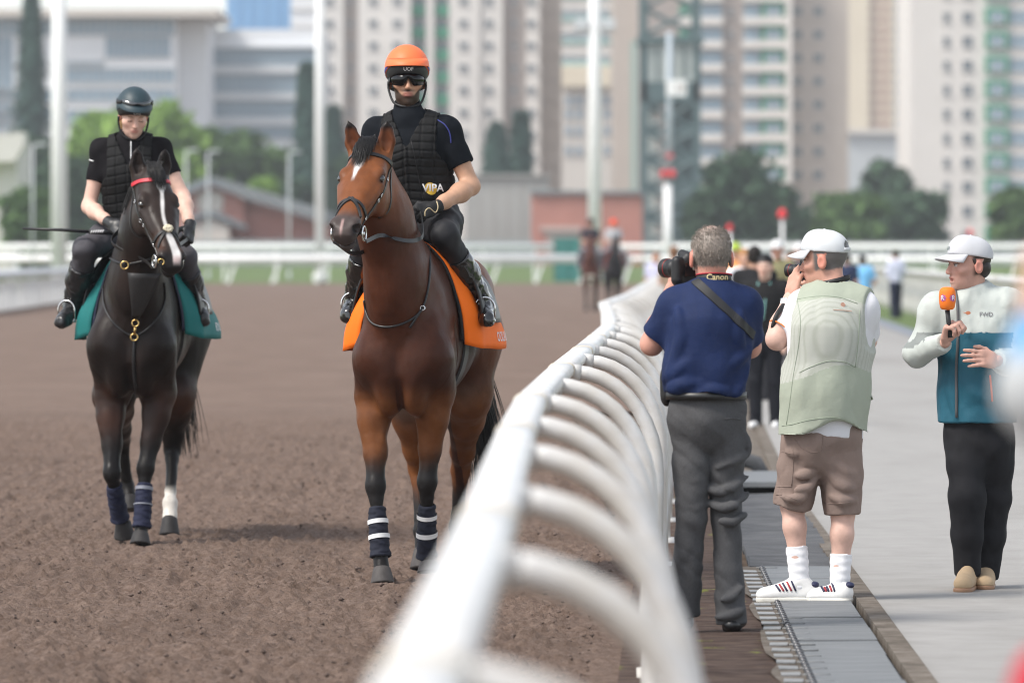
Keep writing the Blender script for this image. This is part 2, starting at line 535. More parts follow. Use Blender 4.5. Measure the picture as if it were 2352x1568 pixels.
m_asphalt = noisy('walkway_concrete', [(0.3, (0.275, 0.267, 0.254)), (0.5, (0.31, 0.301, 0.288)), (0.75, (0.345, 0.335, 0.321))], 3.5, 0.85, 0.3, 120.0, 0.004, patch=((0.235, 0.225, 0.21), 0.6, 0.50, 0.80, (1, 0.25, 1)))
m_mat = noisy('worn_rubber_mat', [(0.28, (0.045, 0.028, 0.022)), (0.5, (0.115, 0.078, 0.062)), (0.75, (0.20, 0.145, 0.115))], 7.0, 0.9, 1.0, 16.0, 0.03,
              stretch=(0.8, 3.0, 1), patch=((0.24, 0.26, 0.05), 2.2, 0.62, 0.70, (2.5, 1.0, 1)))
m_panel = noisy('grey_panel', [(0.3, (0.105, 0.112, 0.117)), (0.5, (0.16, 0.168, 0.174)), (0.75, (0.225, 0.232, 0.236))], 5.0, 0.6, 0.3, 30.0, 0.005, stretch=(0.5, 4, 1), spec=0.4)
m_slat = noisy('dark_slat', [(0.3, (0.06, 0.062, 0.066)), (0.55, (0.105, 0.107, 0.112)), (0.75, (0.16, 0.16, 0.16))], 6.0, 0.75, 0.5, 30.0, 0.006, stretch=(0.5, 5, 1))
m_kerb = noisy('kerb_concrete', [(0.3, (0.075, 0.062, 0.048)), (0.5, (0.145, 0.122, 0.10)), (0.75, (0.24, 0.21, 0.18))], 6.0, 0.9, 0.6, 30.0, 0.01)

BIG = 3000
sheet('ground', [(-BIG, -60), (BIG, -60), (BIG, 3500), (-BIG, 3500)], -0.06, m_soil)

# dirt track: the near part is real clods, the far part a sheet
def dirt_height(x, y):
    p = np.stack([x, y, np.zeros_like(x)], 1)
    big = fbm(p, 0.9, 2, 3) * 0.012
    clod = np.abs(fbm(p * np.array([1, .8, 1]), 11.0, 3, 5, .65)) * 0.030
    lump = np.maximum(fbm(p, 22.0, 2, 9), 0) ** 1.5 * 0.036
    rut = np.maximum(0, noise(p * np.array([1.0, .33, 1]), 2.2, 21) - 0.25) * 0.02
    hoof = np.maximum(0, noise(p * np.array([1.0, .7, 1]), 4.2, 41) - 0.35) * 0.075
    harrow = .006 * np.sin((x + .012 * y + .05 * noise(p, .6, 51)) * 2 * math.pi / .16) * np.clip(.5 + noise(p * np.array([.6, .12, 1]), 1.0, 53), 0, 1)
    return harrow + big + clod * 1.15 + lump * 1.3 - rut - hoof
xs = np.arange(-7.0, 0.62, 0.017)
ys = [20.0]
while ys[-1] < 62: ys.append(ys[-1] + 0.028 * (ys[-1] / 24.0) ** 1.3)
ys = np.array(ys)
GX, GYY = np.meshgrid(xs, ys)
edge = rail_x(GYY) + 0.28
XX = np.where(GX > edge - 0.02, edge, GX)
H = dirt_height(XX.ravel().astype(np.float32), GYY.ravel().astype(np.float32)).reshape(XX.shape)
fade = sst(62, 52, GYY)
keep = sst(-0.02, 0.35, edge - XX)
pr_ = np.random.default_rng(77)
for _ in range(600):                                   # hoof prints: sunk crescents with a pushed-up rim
    cy = 21.5 + 32 * pr_.random() ** 1.3; cx = -6.2 + pr_.random() * (rail_x(cy) + 6.1)
    j0, j1 = np.searchsorted(ys, cy - .16), np.searchsorted(ys, cy + .16); i0, i1 = np.searchsorted(xs, cx - .13), np.searchsorted(xs, cx + .13)
    if i1 - i0 < 3 or j1 - j0 < 3: continue
    dx = (GX[j0:j1, i0:i1] - cx) / .062; dy = (GYY[j0:j1, i0:i1] - cy) / .078; rr = np.sqrt(dx * dx + dy * dy); dp = pr_.uniform(.5, 1.0)
    H[j0:j1, i0:i1] += dp * (-.026 * np.exp(-(rr / .8) ** 4) + .010 * np.exp(-((rr - 1.25) / .28) ** 2))
H = H * fade * (0.35 + 0.65 * keep) - 0.012
nx, ny = len(xs), len(ys)
Vd = np.stack([XX, GYY, H], -1).reshape(-1, 3)
ii = (np.arange(ny - 1)[:, None] * nx + np.arange(nx - 1)[None, :]).ravel()
Qd = np.stack([ii, ii + 1, ii + nx + 1, ii + nx], 1)
far = sheet('dirt_track', [(-15.4, 20), (-7, 20), (-7, 60), (rail_x(60) + .3, 60), (rail_x(111) + .3, 111), (rail_x(300) + .3, 300), (12, 310), (-60, 310), (-19, 300)], -0.016, m_dirtfar)
mobj('raked_dirt', mesh_np('raked_dirt', Vd, Qd, m_dirt), far, kind='structure')

# loose clods on the raked dirt
def clods(n, seed):
    r = np.random.default_rng(seed)
    base = np.array([(1, 0, 0), (-1, 0, 0), (0, 1, 0), (0, -1, 0), (0, 0, 1), (0, 0, -1)], np.float32)
    fc = np.array([(0, 2, 4), (2, 1, 4), (1, 3, 4), (3, 0, 4), (2, 0, 5), (1, 2, 5), (3, 1, 5), (0, 3, 5)])
    y = 21 + 30 * r.random(n) ** 1.6
    x = -6.5 + r.random(n) * (rail_x(y) + .15 + 6.5)
    s = (0.003 + 0.011 * r.random(n) ** 4.5) * (1 + 0.4 * (y - 21) / 30)
    z = dirt_height(x.astype(np.float32), y.astype(np.float32)) - 0.012
    V = base[None] * s[:, None, None] * (0.6 + 0.8 * r.random((n, 6, 1))) * np.array([1.1, 1.1, 0.8])
    V = V + np.stack([x, y, z], 1)[:, None, :]
    F = fc[None] + (np.arange(n) * 6)[:, None, None]
    return V.reshape(-1, 3), F.reshape(-1, 3)
Vc, Fc = clods(26000, 5)
m_clod = noisy('clod', [(0.3, (0.06, 0.042, 0.034)), (0.6, (0.17, 0.125, 0.105))], 3.0, 0.95, 0.4, 60)
mobj('loose_clods', mesh_np('loose_clods', Vc, Fc, m_clod, smooth=False), None, 'loose brown dirt clods lying on the raked track', 'dirt', None, 'stuff')

def strip(name, c0, c1, y0, y1, z, m, n=60, follow0=None, parent=None, wob=0.0, kind='structure'):
    Y = np.linspace(y0, y1, n)
    a = follow0(Y) if follow0 is not None else strip_x(Y, c0)
    b = strip_x(Y, c1)
    if wob: a = a + wob * np.array([noise(np.array([[0, y * 1.7, 3]]), 1, 4)[0] for y in Y])
    V = np.vstack([np.stack([a, Y, np.full(n, z)], 1), np.stack([b, Y, np.full(n, z)], 1)])
    i = np.arange(n - 1)
    return mobj(name, mesh_np(name, V, np.stack([i, i + n, i + n + 1, i + 1], 1), m, smooth=False), parent, kind=kind if parent is None else None)

# worn mat under the rail: fine cross ribs as real relief
Ym = np.arange(19.5, 47, 0.024); Sm = np.linspace(0, 1, 46)
xa = rail_x(Ym) + 0.27; xb = strip_x(Ym, 1.05)
MX = xa[:, None] * (1 - Sm) + xb[:, None] * Sm; MY = np.repeat(Ym[:, None], len(Sm), 1)
p = np.stack([MX.ravel(), MY.ravel(), np.zeros(MX.size)], 1).astype(np.float32)
MZ = fbm(p * np.array([1.2, 9, 1]), 1.0, 3, 31) * 0.011 + np.maximum(0, noise(p * np.array([3, 3, 1]), 1.0, 77)) * 0.01
MZ = MZ.reshape(MX.shape)
Vm = np.stack([MX, MY, MZ + 0.0], -1).reshape(-1, 3)
nn = len(Sm); ii = (np.arange(len(Ym) - 1)[:, None] * nn + np.arange(nn - 1)[None, :]).ravel()
mobj('rail_side_matting', mesh_np('rail_side_matting', Vm, np.stack([ii, ii + 1, ii + nn + 1, ii + nn], 1), m_mat), None, kind='structure')
strip('rail_side_path', None, 1.05, 46.9, 300, -0.004, m_kerb, 80, follow0=lambda Y: rail_x(Y) + 0.27)

# concrete edge with hinge plates, hinged drain panels, kerb and walkway
strip('drain_edge', 1.03, 1.16, 19, 29.9, 0.012, m_kerb, 60, wob=0.03)
m_plate = mat('hinge_plate', (0.30, 0.30, 0.295), 0.45, var=0.2, vscale=20, metal=0.3, bump=0.2, bscale=80)
m_steel = mat('hinge_steel', (0.10, 0.10, 0.105), 0.4, var=0.3, vscale=60, metal=0.7)
m_black = mat('gap_black', (0.012, 0.012, 0.013), 0.8)
strip('drain_gap', 1.12, 1.62, 19, 42, -0.01, m_black, 60)
drain = empty('drain_cover', (strip_x(22, 1.3), 22, 0), 'row of hinged grey drain panels between the matting and the kerb', 'drain cover')
def on(Y, c, z): return np.array([strip_x(Y, c), Y, z])
m_hp = MB().bx(-.038, .038, -.075, .075, 0, .005).mesh('hinge_plate', m_plate)
knb = MB(); knb.tube([(0, -.035, 0), (0, .035, 0)], 0.016, 8)
m_kn = knb.mesh('hinge_knuckle', m_steel, True)
rdb = MB(); rdb.tube([(-.05, 0, 0), (.06, 0, 0)], 0.004, 6)
m_rd = rdb.mesh('hinge_rod', m_plate, True)
def child(name, me, parent, loc, rz=0.0, rx=0.0, ry=0.0, scale=None):
    o = bpy.data.objects.new(name, me); o.location = Vector(loc) - parent.location; o.rotation_euler = (rx, ry, rz)
    if scale is not None: o.scale = scale
    return link(o, parent)
y = 21.2; k = 0
while y < 29.7:
    a = math.atan(-0.019)
    if k % 2 == 0: child('hinge_plate', m_hp, drain, on(y, 1.085, 0.0135), a + random.uniform(-.05, .05), 0, random.uniform(-.02, .02))
    child('hinge_knuckle', m_kn, drain, on(y, 1.155, 0.02), a)
    if k % 2: child('hinge_rod', m_rd, drain, on(y + .03, 1.175, 0.024), a + random.uniform(-.04, .04))
    y += 0.17; k += 1
y = 20.3; k = 0
while y < 29.6:
    L_ = [0.78, 0.72, 1.45, 0.8][k % 4]
    L_ = min(L_, 29.75 - y)
    pb = MB(); w0, w1 = strip_x(y, 1.175), strip_x(y, 1.515)
    z0 = 0.012 + random.uniform(-.004, .004)
    pb.box(((w0 + w1) / 2, y + L_ / 2, z0), (w1 - w0, L_ - 0.028, 0.024), Matrix.Rotation(-0.019, 3, 'Z') @ Matrix.Rotation(random.uniform(-.012, .012), 3, 'Y'))
    o = pb.build('panel', m_panel, drain, loc=-Vector(drain.location)); bevel(o, 0.004)
    y += L_; k += 1
# sagging dark slats beyond the panels, a lifted cover plate behind them
y = 29.85
while y < 38.6:
    w0, w1 = strip_x(y, 1.10), strip_x(y, 1.56)
    pb = MB(); pb.box(((w0 + w1) / 2, y + 0.1, 0.01 + 0.018 * math.sin((y - 29.8) / 8.8 * math.pi * 1.2)), (w1 - w0, 0.205, 0.02), Matrix.Rotation(0.16 + random.uniform(-.05, .05), 3, 'X') @ Matrix.Rotation(random.uniform(-.08, .08), 3, 'Y') @ Matrix.Rotation(random.uniform(-.05, .05), 3, 'Z'))
    pb.build('slat', m_slat, drain, loc=-Vector(drain.location))
    y += 0.225
cov = empty('cover_plate', (strip_x(39.2, 1.3), 39.2, 0), 'lifted light grey cover plate behind the dark slats', 'cover plate')
MB().bx(-.25, .30, -.1, 1.9, .05, .085).build('plate', m_panel, cov)
MB().bx(-.24, .29, 0.05, 1.85, -.02, .048).build('frame', m_black, cov)  # black block painting the dark gap beneath the lifted plate, not a real frame
rb = MB(); rb.tube([(-.18, 2.3, .03), (-.12, 2.35, .13), (.0, 2.4, .17), (.16, 2.4, .12), (.22, 2.4, .0)], 0.06, 10)
rb.build('rolled_mat', m_slat, cov, smooth=True)
strip('drain_far', 1.10, 1.62, 42, 130, 0.004, m_kerb, 60)
# kerb blocks
kerb = strip('kerb', 1.535, 1.625, 19, 130, 0.030, m_kerb, 90, wob=0.01)
y = 19.0
while y < 46:
    w0, w1 = strip_x(y, 1.535), strip_x(y, 1.625)
    MB().box(((w0 + w1) / 2, y + 0.5, 0.016), (w1 - w0 - 0.004, 0.988, 0.05), Matrix.Rotation(-0.019, 3, 'Z') @ Matrix.Rotation(random.uniform(-.006, .006), 3, 'Y')).build('kerb_block', m_kerb, kerb)
    y += 1.0
def verge_x(Y): return 5.05 + 0.030 * (Y - 20)
Yw = np.linspace(15, 330, 90)
Vw = np.vstack([np.stack([strip_x(Yw, 1.628), Yw, np.full(90, .026)], 1), np.stack([verge_x(Yw), Yw, np.full(90, .026)], 1)])
i = np.arange(89)
mobj('walkway', mesh_np('walkway', Vw, np.stack([i, i + 90, i + 91, i + 1], 1), m_asphalt, smooth=False), kind='structure')
m_kd = mat('verge_kerb', (0.20, 0.22, 0.26), 0.8, var=0.2)
Vk = np.vstack([np.stack([verge_x(Yw) - .02, Yw, np.full(90, .045)], 1), np.stack([verge_x(Yw) + .35, Yw, np.full(90, .06)], 1)])
mobj('verge_kerb', mesh_np('verge_kerb', Vk, np.stack([i, i + 90, i + 91, i + 1], 1), m_kd, smooth=False), kind='structure')
Vk = np.vstack([np.stack([verge_x(Yw) + .33, Yw, np.full(90, .07)], 1), np.stack([verge_x(Yw) + 130, Yw, np.full(90, .07)], 1)])
mobj('grass_verge', mesh_np('grass_verge', Vk, np.stack([i, i + 90, i + 91, i + 1], 1), m_grass, smooth=False), kind='structure')
Yb = np.array([310, 340, 380, 396, 400.5]); Zb = np.array([-.012, -.008, .25, .72, .75])
Vb = np.array([(x, y, z) for y, z in zip(Yb, Zb) for x in (-140, 160)])
mobj('infield_turf', mesh_np('infield_turf', Vb, np.array([[2 * i, 2 * i + 1, 2 * i + 3, 2 * i + 2] for i in range(4)]), m_grass, smooth=False), kind='structure')
sheet('inner_turf', [(-150, 20), (-15.8, 20), (-19.4, 300), (-60, 309), (-150, 309)], -0.014, m_grass)
# ================================================================== RAILS
m_white = mat('rail_white', (0.70, 0.71, 0.725), 0.36, var=0.55, vscale=2.2, col2=(0.62, 0.595, 0.55), bump=0.08, bscale=12, spec=0.45, fine=.15, fscale=60, rvar=.12)
m_grimy = mat('upright_white', (0.70, 0.71, 0.72), 0.4, var=0.62, vscale=5.0, col2=(0.50, 0.46, 0.40), bump=0.1, bscale=14, spec=0.4, rvar=.12)
m_joint = mat('rail_joint', (0.62, 0.56, 0.46), 0.6, var=0.2, vscale=25)
def bar_section(w=0.105, h=0.062, n=16):
    a = np.linspace(0, 2 * math.pi, n, endpoint=False)
    e = 2.8
    return np.stack([w / 2 * np.sign(np.cos(a)) * np.abs(np.cos(a)) ** (2 / e), h / 2 * np.sign(np.sin(a)) * np.abs(np.sin(a)) ** (2 / e)], 1)
def sweep_flat(pts, sec):
    """sweep a section (lateral, vertical) along a nearly level path"""
    pts = np.array(pts, float); t = np.gradient(pts, axis=0); t[:, 2] = 0; t /= np.linalg.norm(t, axis=1)[:, None]
    n = len(sec); V = []
    for p, d in zip(pts, t):
        lat = np.array([d[1], -d[0], 0])
        for a, b in sec: V.append(p + lat * a + np.array([0, 0, b]))
    F = [[i * n + k, i * n + (k + 1) % n, (i + 1) * n + (k + 1) % n, (i + 1) * n + k] for i in range(len(pts) - 1) for k in range(n)]
    F += [list(range(n))[::-1], [(len(pts) - 1) * n + k for k in range(n)]]
    return V, F
def rib_mesh(name, side, m, drop=0.43, out=0.37, r=0.028, n=10, top=1.135, seg=10):
    pts = []
    for t in np.linspace(0, math.pi / 2, seg):
        pts.append((side * (0.035 + out * math.sin(t)), 0, top - drop * (1 - math.cos(t))))
    pts += [(side * (0.035 + out), 0, 0.35), (side * (0.035 + out), 0, -0.05)]
    b = MB(); b.tube(pts, r, n); b.tube([(side * .02, 0, top), (side * .068, 0, top - .003)], r * 1.12, n); b.tube([(side * (.035 + out), 0, -.04), (side * (.035 + out), 0, .03)], r * 2.0, n); return b.mesh(name, m, True)
def running_rail(name, pathfn, breaks, top, side, spacing, label, y_end, y_start, sec, offs=0.0, rib_r=0.028, nrib=10):
    root = empty(name, (float(pathfn(y_start)), y_start, 0), label, 'rail', None)
    off = -np.array(root.location)
    sec_ = np.array(sec)
    for j, (a, b) in enumerate(zip(breaks[:-1], breaks[1:])):
        yy = np.linspace(a, b, 7)
        pts = np.stack([pathfn(yy), yy, np.full(7, top)], 1)
        V, F = sweep_flat(pts, sec_)
        mobj('rail_bar', mesh_np('rail_bar', np.array(V) + off, F, m_white), root)
        if b < 120:
            ym = np.array([b - .07, b, b + .07]); pts = np.stack([pathfn(ym), ym, np.full(3, top)], 1)
            V, F = sweep_flat(pts, sec_ * 1.07)
            mobj('joint_sleeve', mesh_np('joint_sleeve', np.array(V) + off, F, m_joint), root)
    me = rib_mesh('upright', side, m_grimy, r=rib_r, n=nrib, top=top - 0.01)
    y = y_start + offs
    while y < y_end:
        o = bpy.data.objects.new('upright', me); o.location = Vector((float(pathfn(y)), y, 0)) + Vector(off)
        o.rotation_euler = (random.uniform(-.02, .02), random.uniform(-.02, .02), random.uniform(-.07, .07)); link(o, root)
        y += spacing * random.uniform(0.97, 1.03)
    return root
near_breaks = [4.0, 6.75, 10.7, 15.9, 19.3, 24.7, 29.0, 33.3, 38.6, 47.6, 55.6, 66.7, 88, 111, 150, 221, 300]
running_rail('running_rail', rail_x, near_breaks, 1.15, 1, 2.58, 'white running rail with curved uprights between the track and the photographers', 230, 4.3, bar_section(0.11, 0.066), offs=2.55, rib_r=.033)
right_x = lambda Y: verge_x(np.asarray(Y, float)) + 1.1
running_rail('running_rail', right_x, list(np.linspace(60, 290, 24)), 1.2, 1, 1.1, 'white running rail with close uprights on the grass verge beyond the walkway', 240, 62, bar_section(0.16, 0.12, 10), rib_r=0.045, nrib=6)

# straight far rails: posts and bars
m_white_far = mat('far_rail_white', (0.86, 0.86, 0.85), 0.5, var=0.05, vscale=.5)
def post_rail(label, p0, p1, heights, th, post_every, post_w, lean=0.0, kick=0.0, m=None, board=None, name='rail_fence'):
    p0 = np.array(p0, float); p1 = np.array(p1, float); L = np.linalg.norm(p1 - p0); d = (p1 - p0) / L
    root = empty(name, (p0[0], p0[1], 0), label, 'rail'); off = -np.array(root.location)
    ang = math.atan2(d[1], d[0])
    c = np.array([(p0[0] + p1[0]) / 2, (p0[1] + p1[1]) / 2, 0])
    for h in heights:
        MB().tube([(p0[0], p0[1], h), (p1[0], p1[1], h)], th * .5, 12).build('rail_bar', m or m_white_far, root, smooth=True, loc=off)
    hh = max(heights)
    me = MB().box((0, 0, 0), (post_w, post_w, hh + .1)).mesh('post', m or m_white_far)
    s = 0.3
    while s < L:
        q = p0[:2] + d[:2] * s
        o = bpy.data.objects.new('post', me); o.location = Vector((q[0], q[1], hh / 2 - .05)) + Vector(off); o.rotation_euler = (0, lean, ang); link(o, root)
        s += post_every
    return root
post_rail('white inner rail along the far grass in front of the brick buildings', (-30, 311), (6.5, 311), [1.32], 0.46, 2.4, 0.16, lean=0.35)
post_rail('taller white double rail behind the far inner rail, left of the teal gate', (-32, 330), (3.0, 330), [1.98, 1.35], 0.36, 3.0, 0.14)
post_rail('white far rail right of the teal gate behind the riders', (6.0, 330), (60, 330), [2.0, 1.3], 0.30, 3.0, 0.12)
post_rail('white low rail behind the crowd on the far turf', (7.5, 313), (60, 313), [1.28], 0.34, 2.2, 0.12, lean=0.3)
# boarded inner rail at the left edge
root = empty('boarded_rail', (-14.7, 160, 0), 'white boarded inner rail with a thick grey top bar left of the track', 'rail')
off = -np.array(root.location)
m_board = mat('board_white', (0.80, 0.80, 0.79), 0.6, var=0.1, vscale=2)
m_rust = mat('board_rust', (0.42, 0.24, 0.17), 0.8, var=0.2)
m_greybar = mat('bar_grey', (0.60, 0.62, 0.65), 0.5, var=0.05)
lx = lambda Y: -14.6 - 0.0215 * (np.asarray(Y, float) - 160)
yy = np.linspace(150, 300, 12)
V, F = sweep_flat(np.stack([lx(yy), yy, np.full(12, 1.02)], 1), bar_section(0.55, 0.26, 12))
mobj('rail_bar', mesh_np('rail_bar', np.array(V) + off, F, m_greybar), root)
me_b = MB().bx(-.03, .03, -.42, .42, 0, .84).mesh('board', m_board); me_r = MB().bx(-.03, .03, -.42, .42, 0, .84).mesh('board', m_rust)
y = 151.0; k = 0
while y < 240:
    o = bpy.data.objects.new('board', me_r if k in (32,) else me_b); o.location = Vector((float(lx(y)) + 0.1 * (k % 2), y, 0.0)) + Vector(off); o.rotation_euler = (0, random.uniform(-.05, .05), 0.02); link(o, root)
    y += 0.97; k += 1
# ================================================================== BUILDINGS AND TREES BEYOND THE TRACK
m_wall_w = mat('wall_white', (0.68, 0.65, 0.61), 0.85, var=0.05, vscale=.15)
m_wall_k = mat('wall_coolwhite', (0.78, 0.80, 0.82), 0.8, var=0.04, vscale=.15)
m_wall_b = mat('wall_beige', (0.62, 0.575, 0.52), 0.85, var=0.05, vscale=.15)
m_wall_g = mat('wall_taupe', (0.50, 0.445, 0.395), 0.85, var=0.05, vscale=.15)
m_wall_d = mat('wall_recess', (0.36, 0.31, 0.28), 0.85, var=0.08, vscale=.2)  # on the towers this darker tone paints in the shade of the recesses
m_wall_c = mat('wall_cream', (0.72, 0.63, 0.48), 0.85, var=0.04, vscale=.15)
m_wall_br = mat('wall_brownband', (0.45, 0.30, 0.23), 0.85)
m_green = mat('panel_green', (0.045, 0.27, 0.16), 0.7, var=0.1, vscale=.3)
m_tealp = mat('panel_teal', (0.32, 0.47, 0.43), 0.8)
m_win = mat('window_glass', (0.085, 0.115, 0.145), 0.15, var=0.3, vscale=.2, spec=0.6)
m_winb = mat('window_blue', (0.22, 0.31, 0.385), 0.15, var=0.25, vscale=.12, spec=0.6)
m_sill = mat('window_sill', (0.55, 0.54, 0.52), 0.8)
m_brick = mat('brick_red', (0.44, 0.20, 0.16), 0.9, var=0.12, vscale=.6)
m_roof = mat('roof_grey', (0.19, 0.215, 0.23), 0.7, var=0.12, vscale=.5)
m_conc = mat('retaining_concrete', (0.36, 0.36, 0.34), 0.9, var=0.10, vscale=.35)
m_pole = mat('mast_white', (0.86, 0.86, 0.86), 0.45)
m_steelg = mat('tower_green', (0.075, 0.125, 0.13), 0.6, var=0.1)
m_panelpale = mat('tower_panel', (0.42, 0.46, 0.44), 0.7, var=0.15, vscale=.4)
m_door = mat('gate_teal', (0.035, 0.20, 0.185), 0.6, var=0.08, vscale=.5)
m_red = mat('signal_red', (0.75, 0.02, 0.03), 0.5)

def building(name, label, D, px0, px1, top, bot, depth, m, cat='building'):
    """a block standing at distance D between two picture columns; returns root and helpers"""
    x0, x1 = P(px0, 0, D)[0], P(px1, 0, D)[0]; z1, z0 = P(0, top, D)[2], max(-.5, P(0, bot, D)[2])
    e = empty(name, ((x0 + x1) / 2, D, 0), label, cat); off = -np.array(e.location)
    MB().bx(x0, x1, D, D + depth, 0 - .06, z1).build('wall', m, e, loc=off)
    return e, off
def slab(e, off, name, D, px0, px1, y0, y1, out, m, depth=.4):
    """a piece proud of (out > 0) or set into the front"""
    x0, x1 = P(px0, 0, D)[0], P(px1, 0, D)[0]; za, zb = P(0, y1, D)[2], P(0, y0, D)[2]
    return MB().bx(x0, x1, D - out, D - out + depth, za, zb).build(name, m, e, loc=off)
def windows(e, off, D, cols, rows, w, h, m, out=.06, sill=True, name='window', frame=None):
    """one window object for each opening: pane recessed in a frame, with a sill"""
    s = D / FPX; ww, hh = w * s, h * s
    pane = MB().bx(-ww / 2, ww / 2, 0, .10, -hh / 2, hh / 2).mesh('window', m)
    fb = MB(); t = .07; fb.bx(-ww / 2 - t, ww / 2 + t, -.06, .06, hh / 2, hh / 2 + t); fb.bx(-ww / 2 - t, -ww / 2, -.06, .06, -hh / 2, hh / 2); fb.bx(ww / 2, ww / 2 + t, -.06, .06, -hh / 2, hh / 2); fb.bx(-.03, .03, -.05, -.005, -hh / 2, hh / 2)
    fb.bx(-ww / 2 - .15, ww / 2 + .15, -.18, .06, -hh / 2 - .12, -hh / 2)
    fr = fb.mesh('frame', frame or m_sill)
    for px in cols:
        for py in rows:
            q = P(px, py, D); q[1] = D - out
            o = bpy.data.objects.new(name, pane); o.location = Vector(q) + Vector(off); link(o, e)
            f_ = bpy.data.objects.new('frame', fr); link(f_, o)
    return e

# --- white institute with glazed bands, at the left
e, off = building('institute_building', 'white institute with long blue glazed bands and a broad flat roof', 620, -90, 404, 22, 600, 26, m_wall_k)
D = 620
MB().bx(P(-95, 0, D)[0], P(505, 0, D)[0], D - 2.5, D + 24, P(0, 40, D)[2], P(0, 22, D)[2]).build('roof', m_wall_b, e, loc=off)
MB().bx(P(404, 0, D)[0], P(470, 0, D)[0], D + 6, D + 30, 0, P(0, 42, D)[2]).build('side_wing', m_wall_k, e, loc=off)
for (y0, y1, a, b_, n) in ((44, 80, -60, 402, 16), (158, 190, 152, 402, 9), (84, 132, 242, 392, 6), (84, 300, -60, 30, 3), (142, 152, 150, 240, 4), (205, 232, -60, 402, 14), (252, 284, -60, 402, 14)):
    w = (b_ - a) / n
    windows(e, off, D, [a + w * (i + .5) for i in range(n)], [(y0 + y1) / 2], w - 2.2, y1 - y0, m_winb, out=.05)
e, off = building('office_wing', 'pale office wing with four glazed storeys left of the tall white mast', 640, 462, 740, 68, 600, 24, m_wall_k); D = 640
for (y0, y1) in ((112, 150), (172, 212), (232, 268), (290, 318)):
    n = 11; w = (728 - 468) / n
    windows(e, off, D, [468 + w * (i + .5) for i in range(n)], [(y0 + y1) / 2], w - 1.6, y1 - y0, m_winb, out=.05)
for y in (104, 160, 222, 278): slab(e, off, 'ledge', D, 460, 742, y, y + 6, .5, m_wall_k, .5)
m_blueglass = mat('blue_curtain_glass', (0.16, 0.36, 0.62), 0.25, var=0.05, vscale=.05)
e, off = building('glass_tower', 'plain light blue glass block above the office wing', 900, 520, 672, -200, 600, 20, m_blueglass)
for k in range(1, 5): slab(e, off, 'mullion', 900, 520 + k * 30, 521.2 + k * 30, -200, 100, .15, m_blueglass, .2)
e, off = building('stair_tower', 'blank white tower block beside the blue glass block', 860, 668, 748, -200, 600, 20, m_wall_k)
for k in range(4): slab(e, off, 'ledge', 860, 667, 749, -20 + 40 * k, -17 + 40 * k, .3, m_wall_b, .4)

# --- apartment towers
D = 700; rows = [4 + 51 * i for i in range(-2, 8)]
e, off = building('apartment_tower', 'white apartment tower with green recesses behind the rider in the orange helmet', D, 750, 1240, -150, 640, 22, m_wall_d)
for (a, b_, mm, o_) in ((746, 790, m_wall_w, 1.2), (823, 883, m_wall_w, 1.6), (883.5, 944, m_wall_w, 1.9), (979, 997, m_wall_w, 1.2), (1032, 1102, m_wall_w, 1.9), (1102.5, 1155, m_wall_w, 1.5), (1208, 1240, m_wall_w, 1.2)):
    slab(e, off, 'bay', D, a, b_, -150, 640, o_, mm, o_ + .02)
for cx, o_ in ((757, 1.2), (858, 1.6), (913, 1.9), (1065, 1.9), (1123, 1.5), (1220, 1.2)): windows(e, off, D, [cx], rows, 19, 14, m_win, out=o_ + .05)
for a, b_ in ((944, 979), (997, 1032)):
    for r_ in rows: slab(e, off, 'balcony', D, a + 2, b_ - 2, r_ + 8, r_ + 34, .5, m_green, .4)
    windows(e, off, D, [(a + b_) / 2], rows, 24, 20, m_win, out=.1)
windows(e, off, D, [806, 1181], rows[::1], 10, 12, m_win, out=.08)
e, off = building('slab_block', 'plain grey slab block right of the white apartment tower', 705, 1240, 1290, -150, 640, 16, m_wall_g)
for k in range(9): slab(e, off, 'joint', 705, 1240, 1290, -20 + 51 * k, -18 + 51 * k, .1, m_wall_d, .2)
D = 800
e, off = building('low_tower', 'pale green and grey block seen beside the tall floodlight mast', D, 1284, 1420, -150, 640, 16, m_wall_b)
for k in range(9):
    slab(e, off, 'spandrel', D, 1290, 1410, -40 + 26 * k, -28 + 26 * k, .3, m_tealp if k % 2 else m_wall_w, .4)
windows(e, off, D, [1300, 1322, 1344, 1390], [-20 + 52 * k for k in range(0, 4)], 14, 12, m_winb, out=.1)
slab(e, off, 'canopy', D, 1288, 1410, 152, 200, 1.5, m_wall_c, 1.4)
windows(e, off, D, [1306, 1330, 1395], [232, 262, 300, 345], 15, 18, m_winb, out=.1)
e, off = building('slab_block', 'taupe slab block with a pale teal edge left of the green tower', 690, 1408, 1450, -150, 640, 16, m_wall_g)
slab(e, off, 'edge_panel', 690, 1449.5, 1472, 95, 640, .2, m_tealp, 10)
slab(e, off, 'upper_edge', 690, 1449.5, 1480, -150, 95, .2, m_wall_g, 10)
D = 670; rows = [-27 + 53.6 * i for i in range(-1, 10)]
e, off = building('apartment_tower', 'tall apartment tower with green window bays right of the green steel tower', D, 1470, 1812, -150, 640, 20, m_wall_d)
for (a, b_) in ((1560, 1660), (1704, 1806)):
    for r_ in rows: slab(e, off, 'floor_band', D, a, b_, r_ + 14, r_ + 32, 1.2, m_wall_w, 1.1)
windows(e, off, D, [1634], rows, 46, 30, m_winb, out=.4)
windows(e, off, D, [1580], rows, 40, 30, m_green, out=.4)
windows(e, off, D, [1726], rows, 34, 30, m_winb, out=.4)
for r_ in rows: slab(e, off, 'green_bay', D, 1748, 1802, r_ - 20, r_ + 13, .6, m_green, .5)
windows(e, off, D, [1776], rows, 32, 18, m_winb, out=.7)
windows(e, off, D, [1678], rows, 9, 14, m_win, out=.1)
slab(e, off, 'fin', D, 1805, 1817, -150, 455, 2.0, m_wall_w, 3)
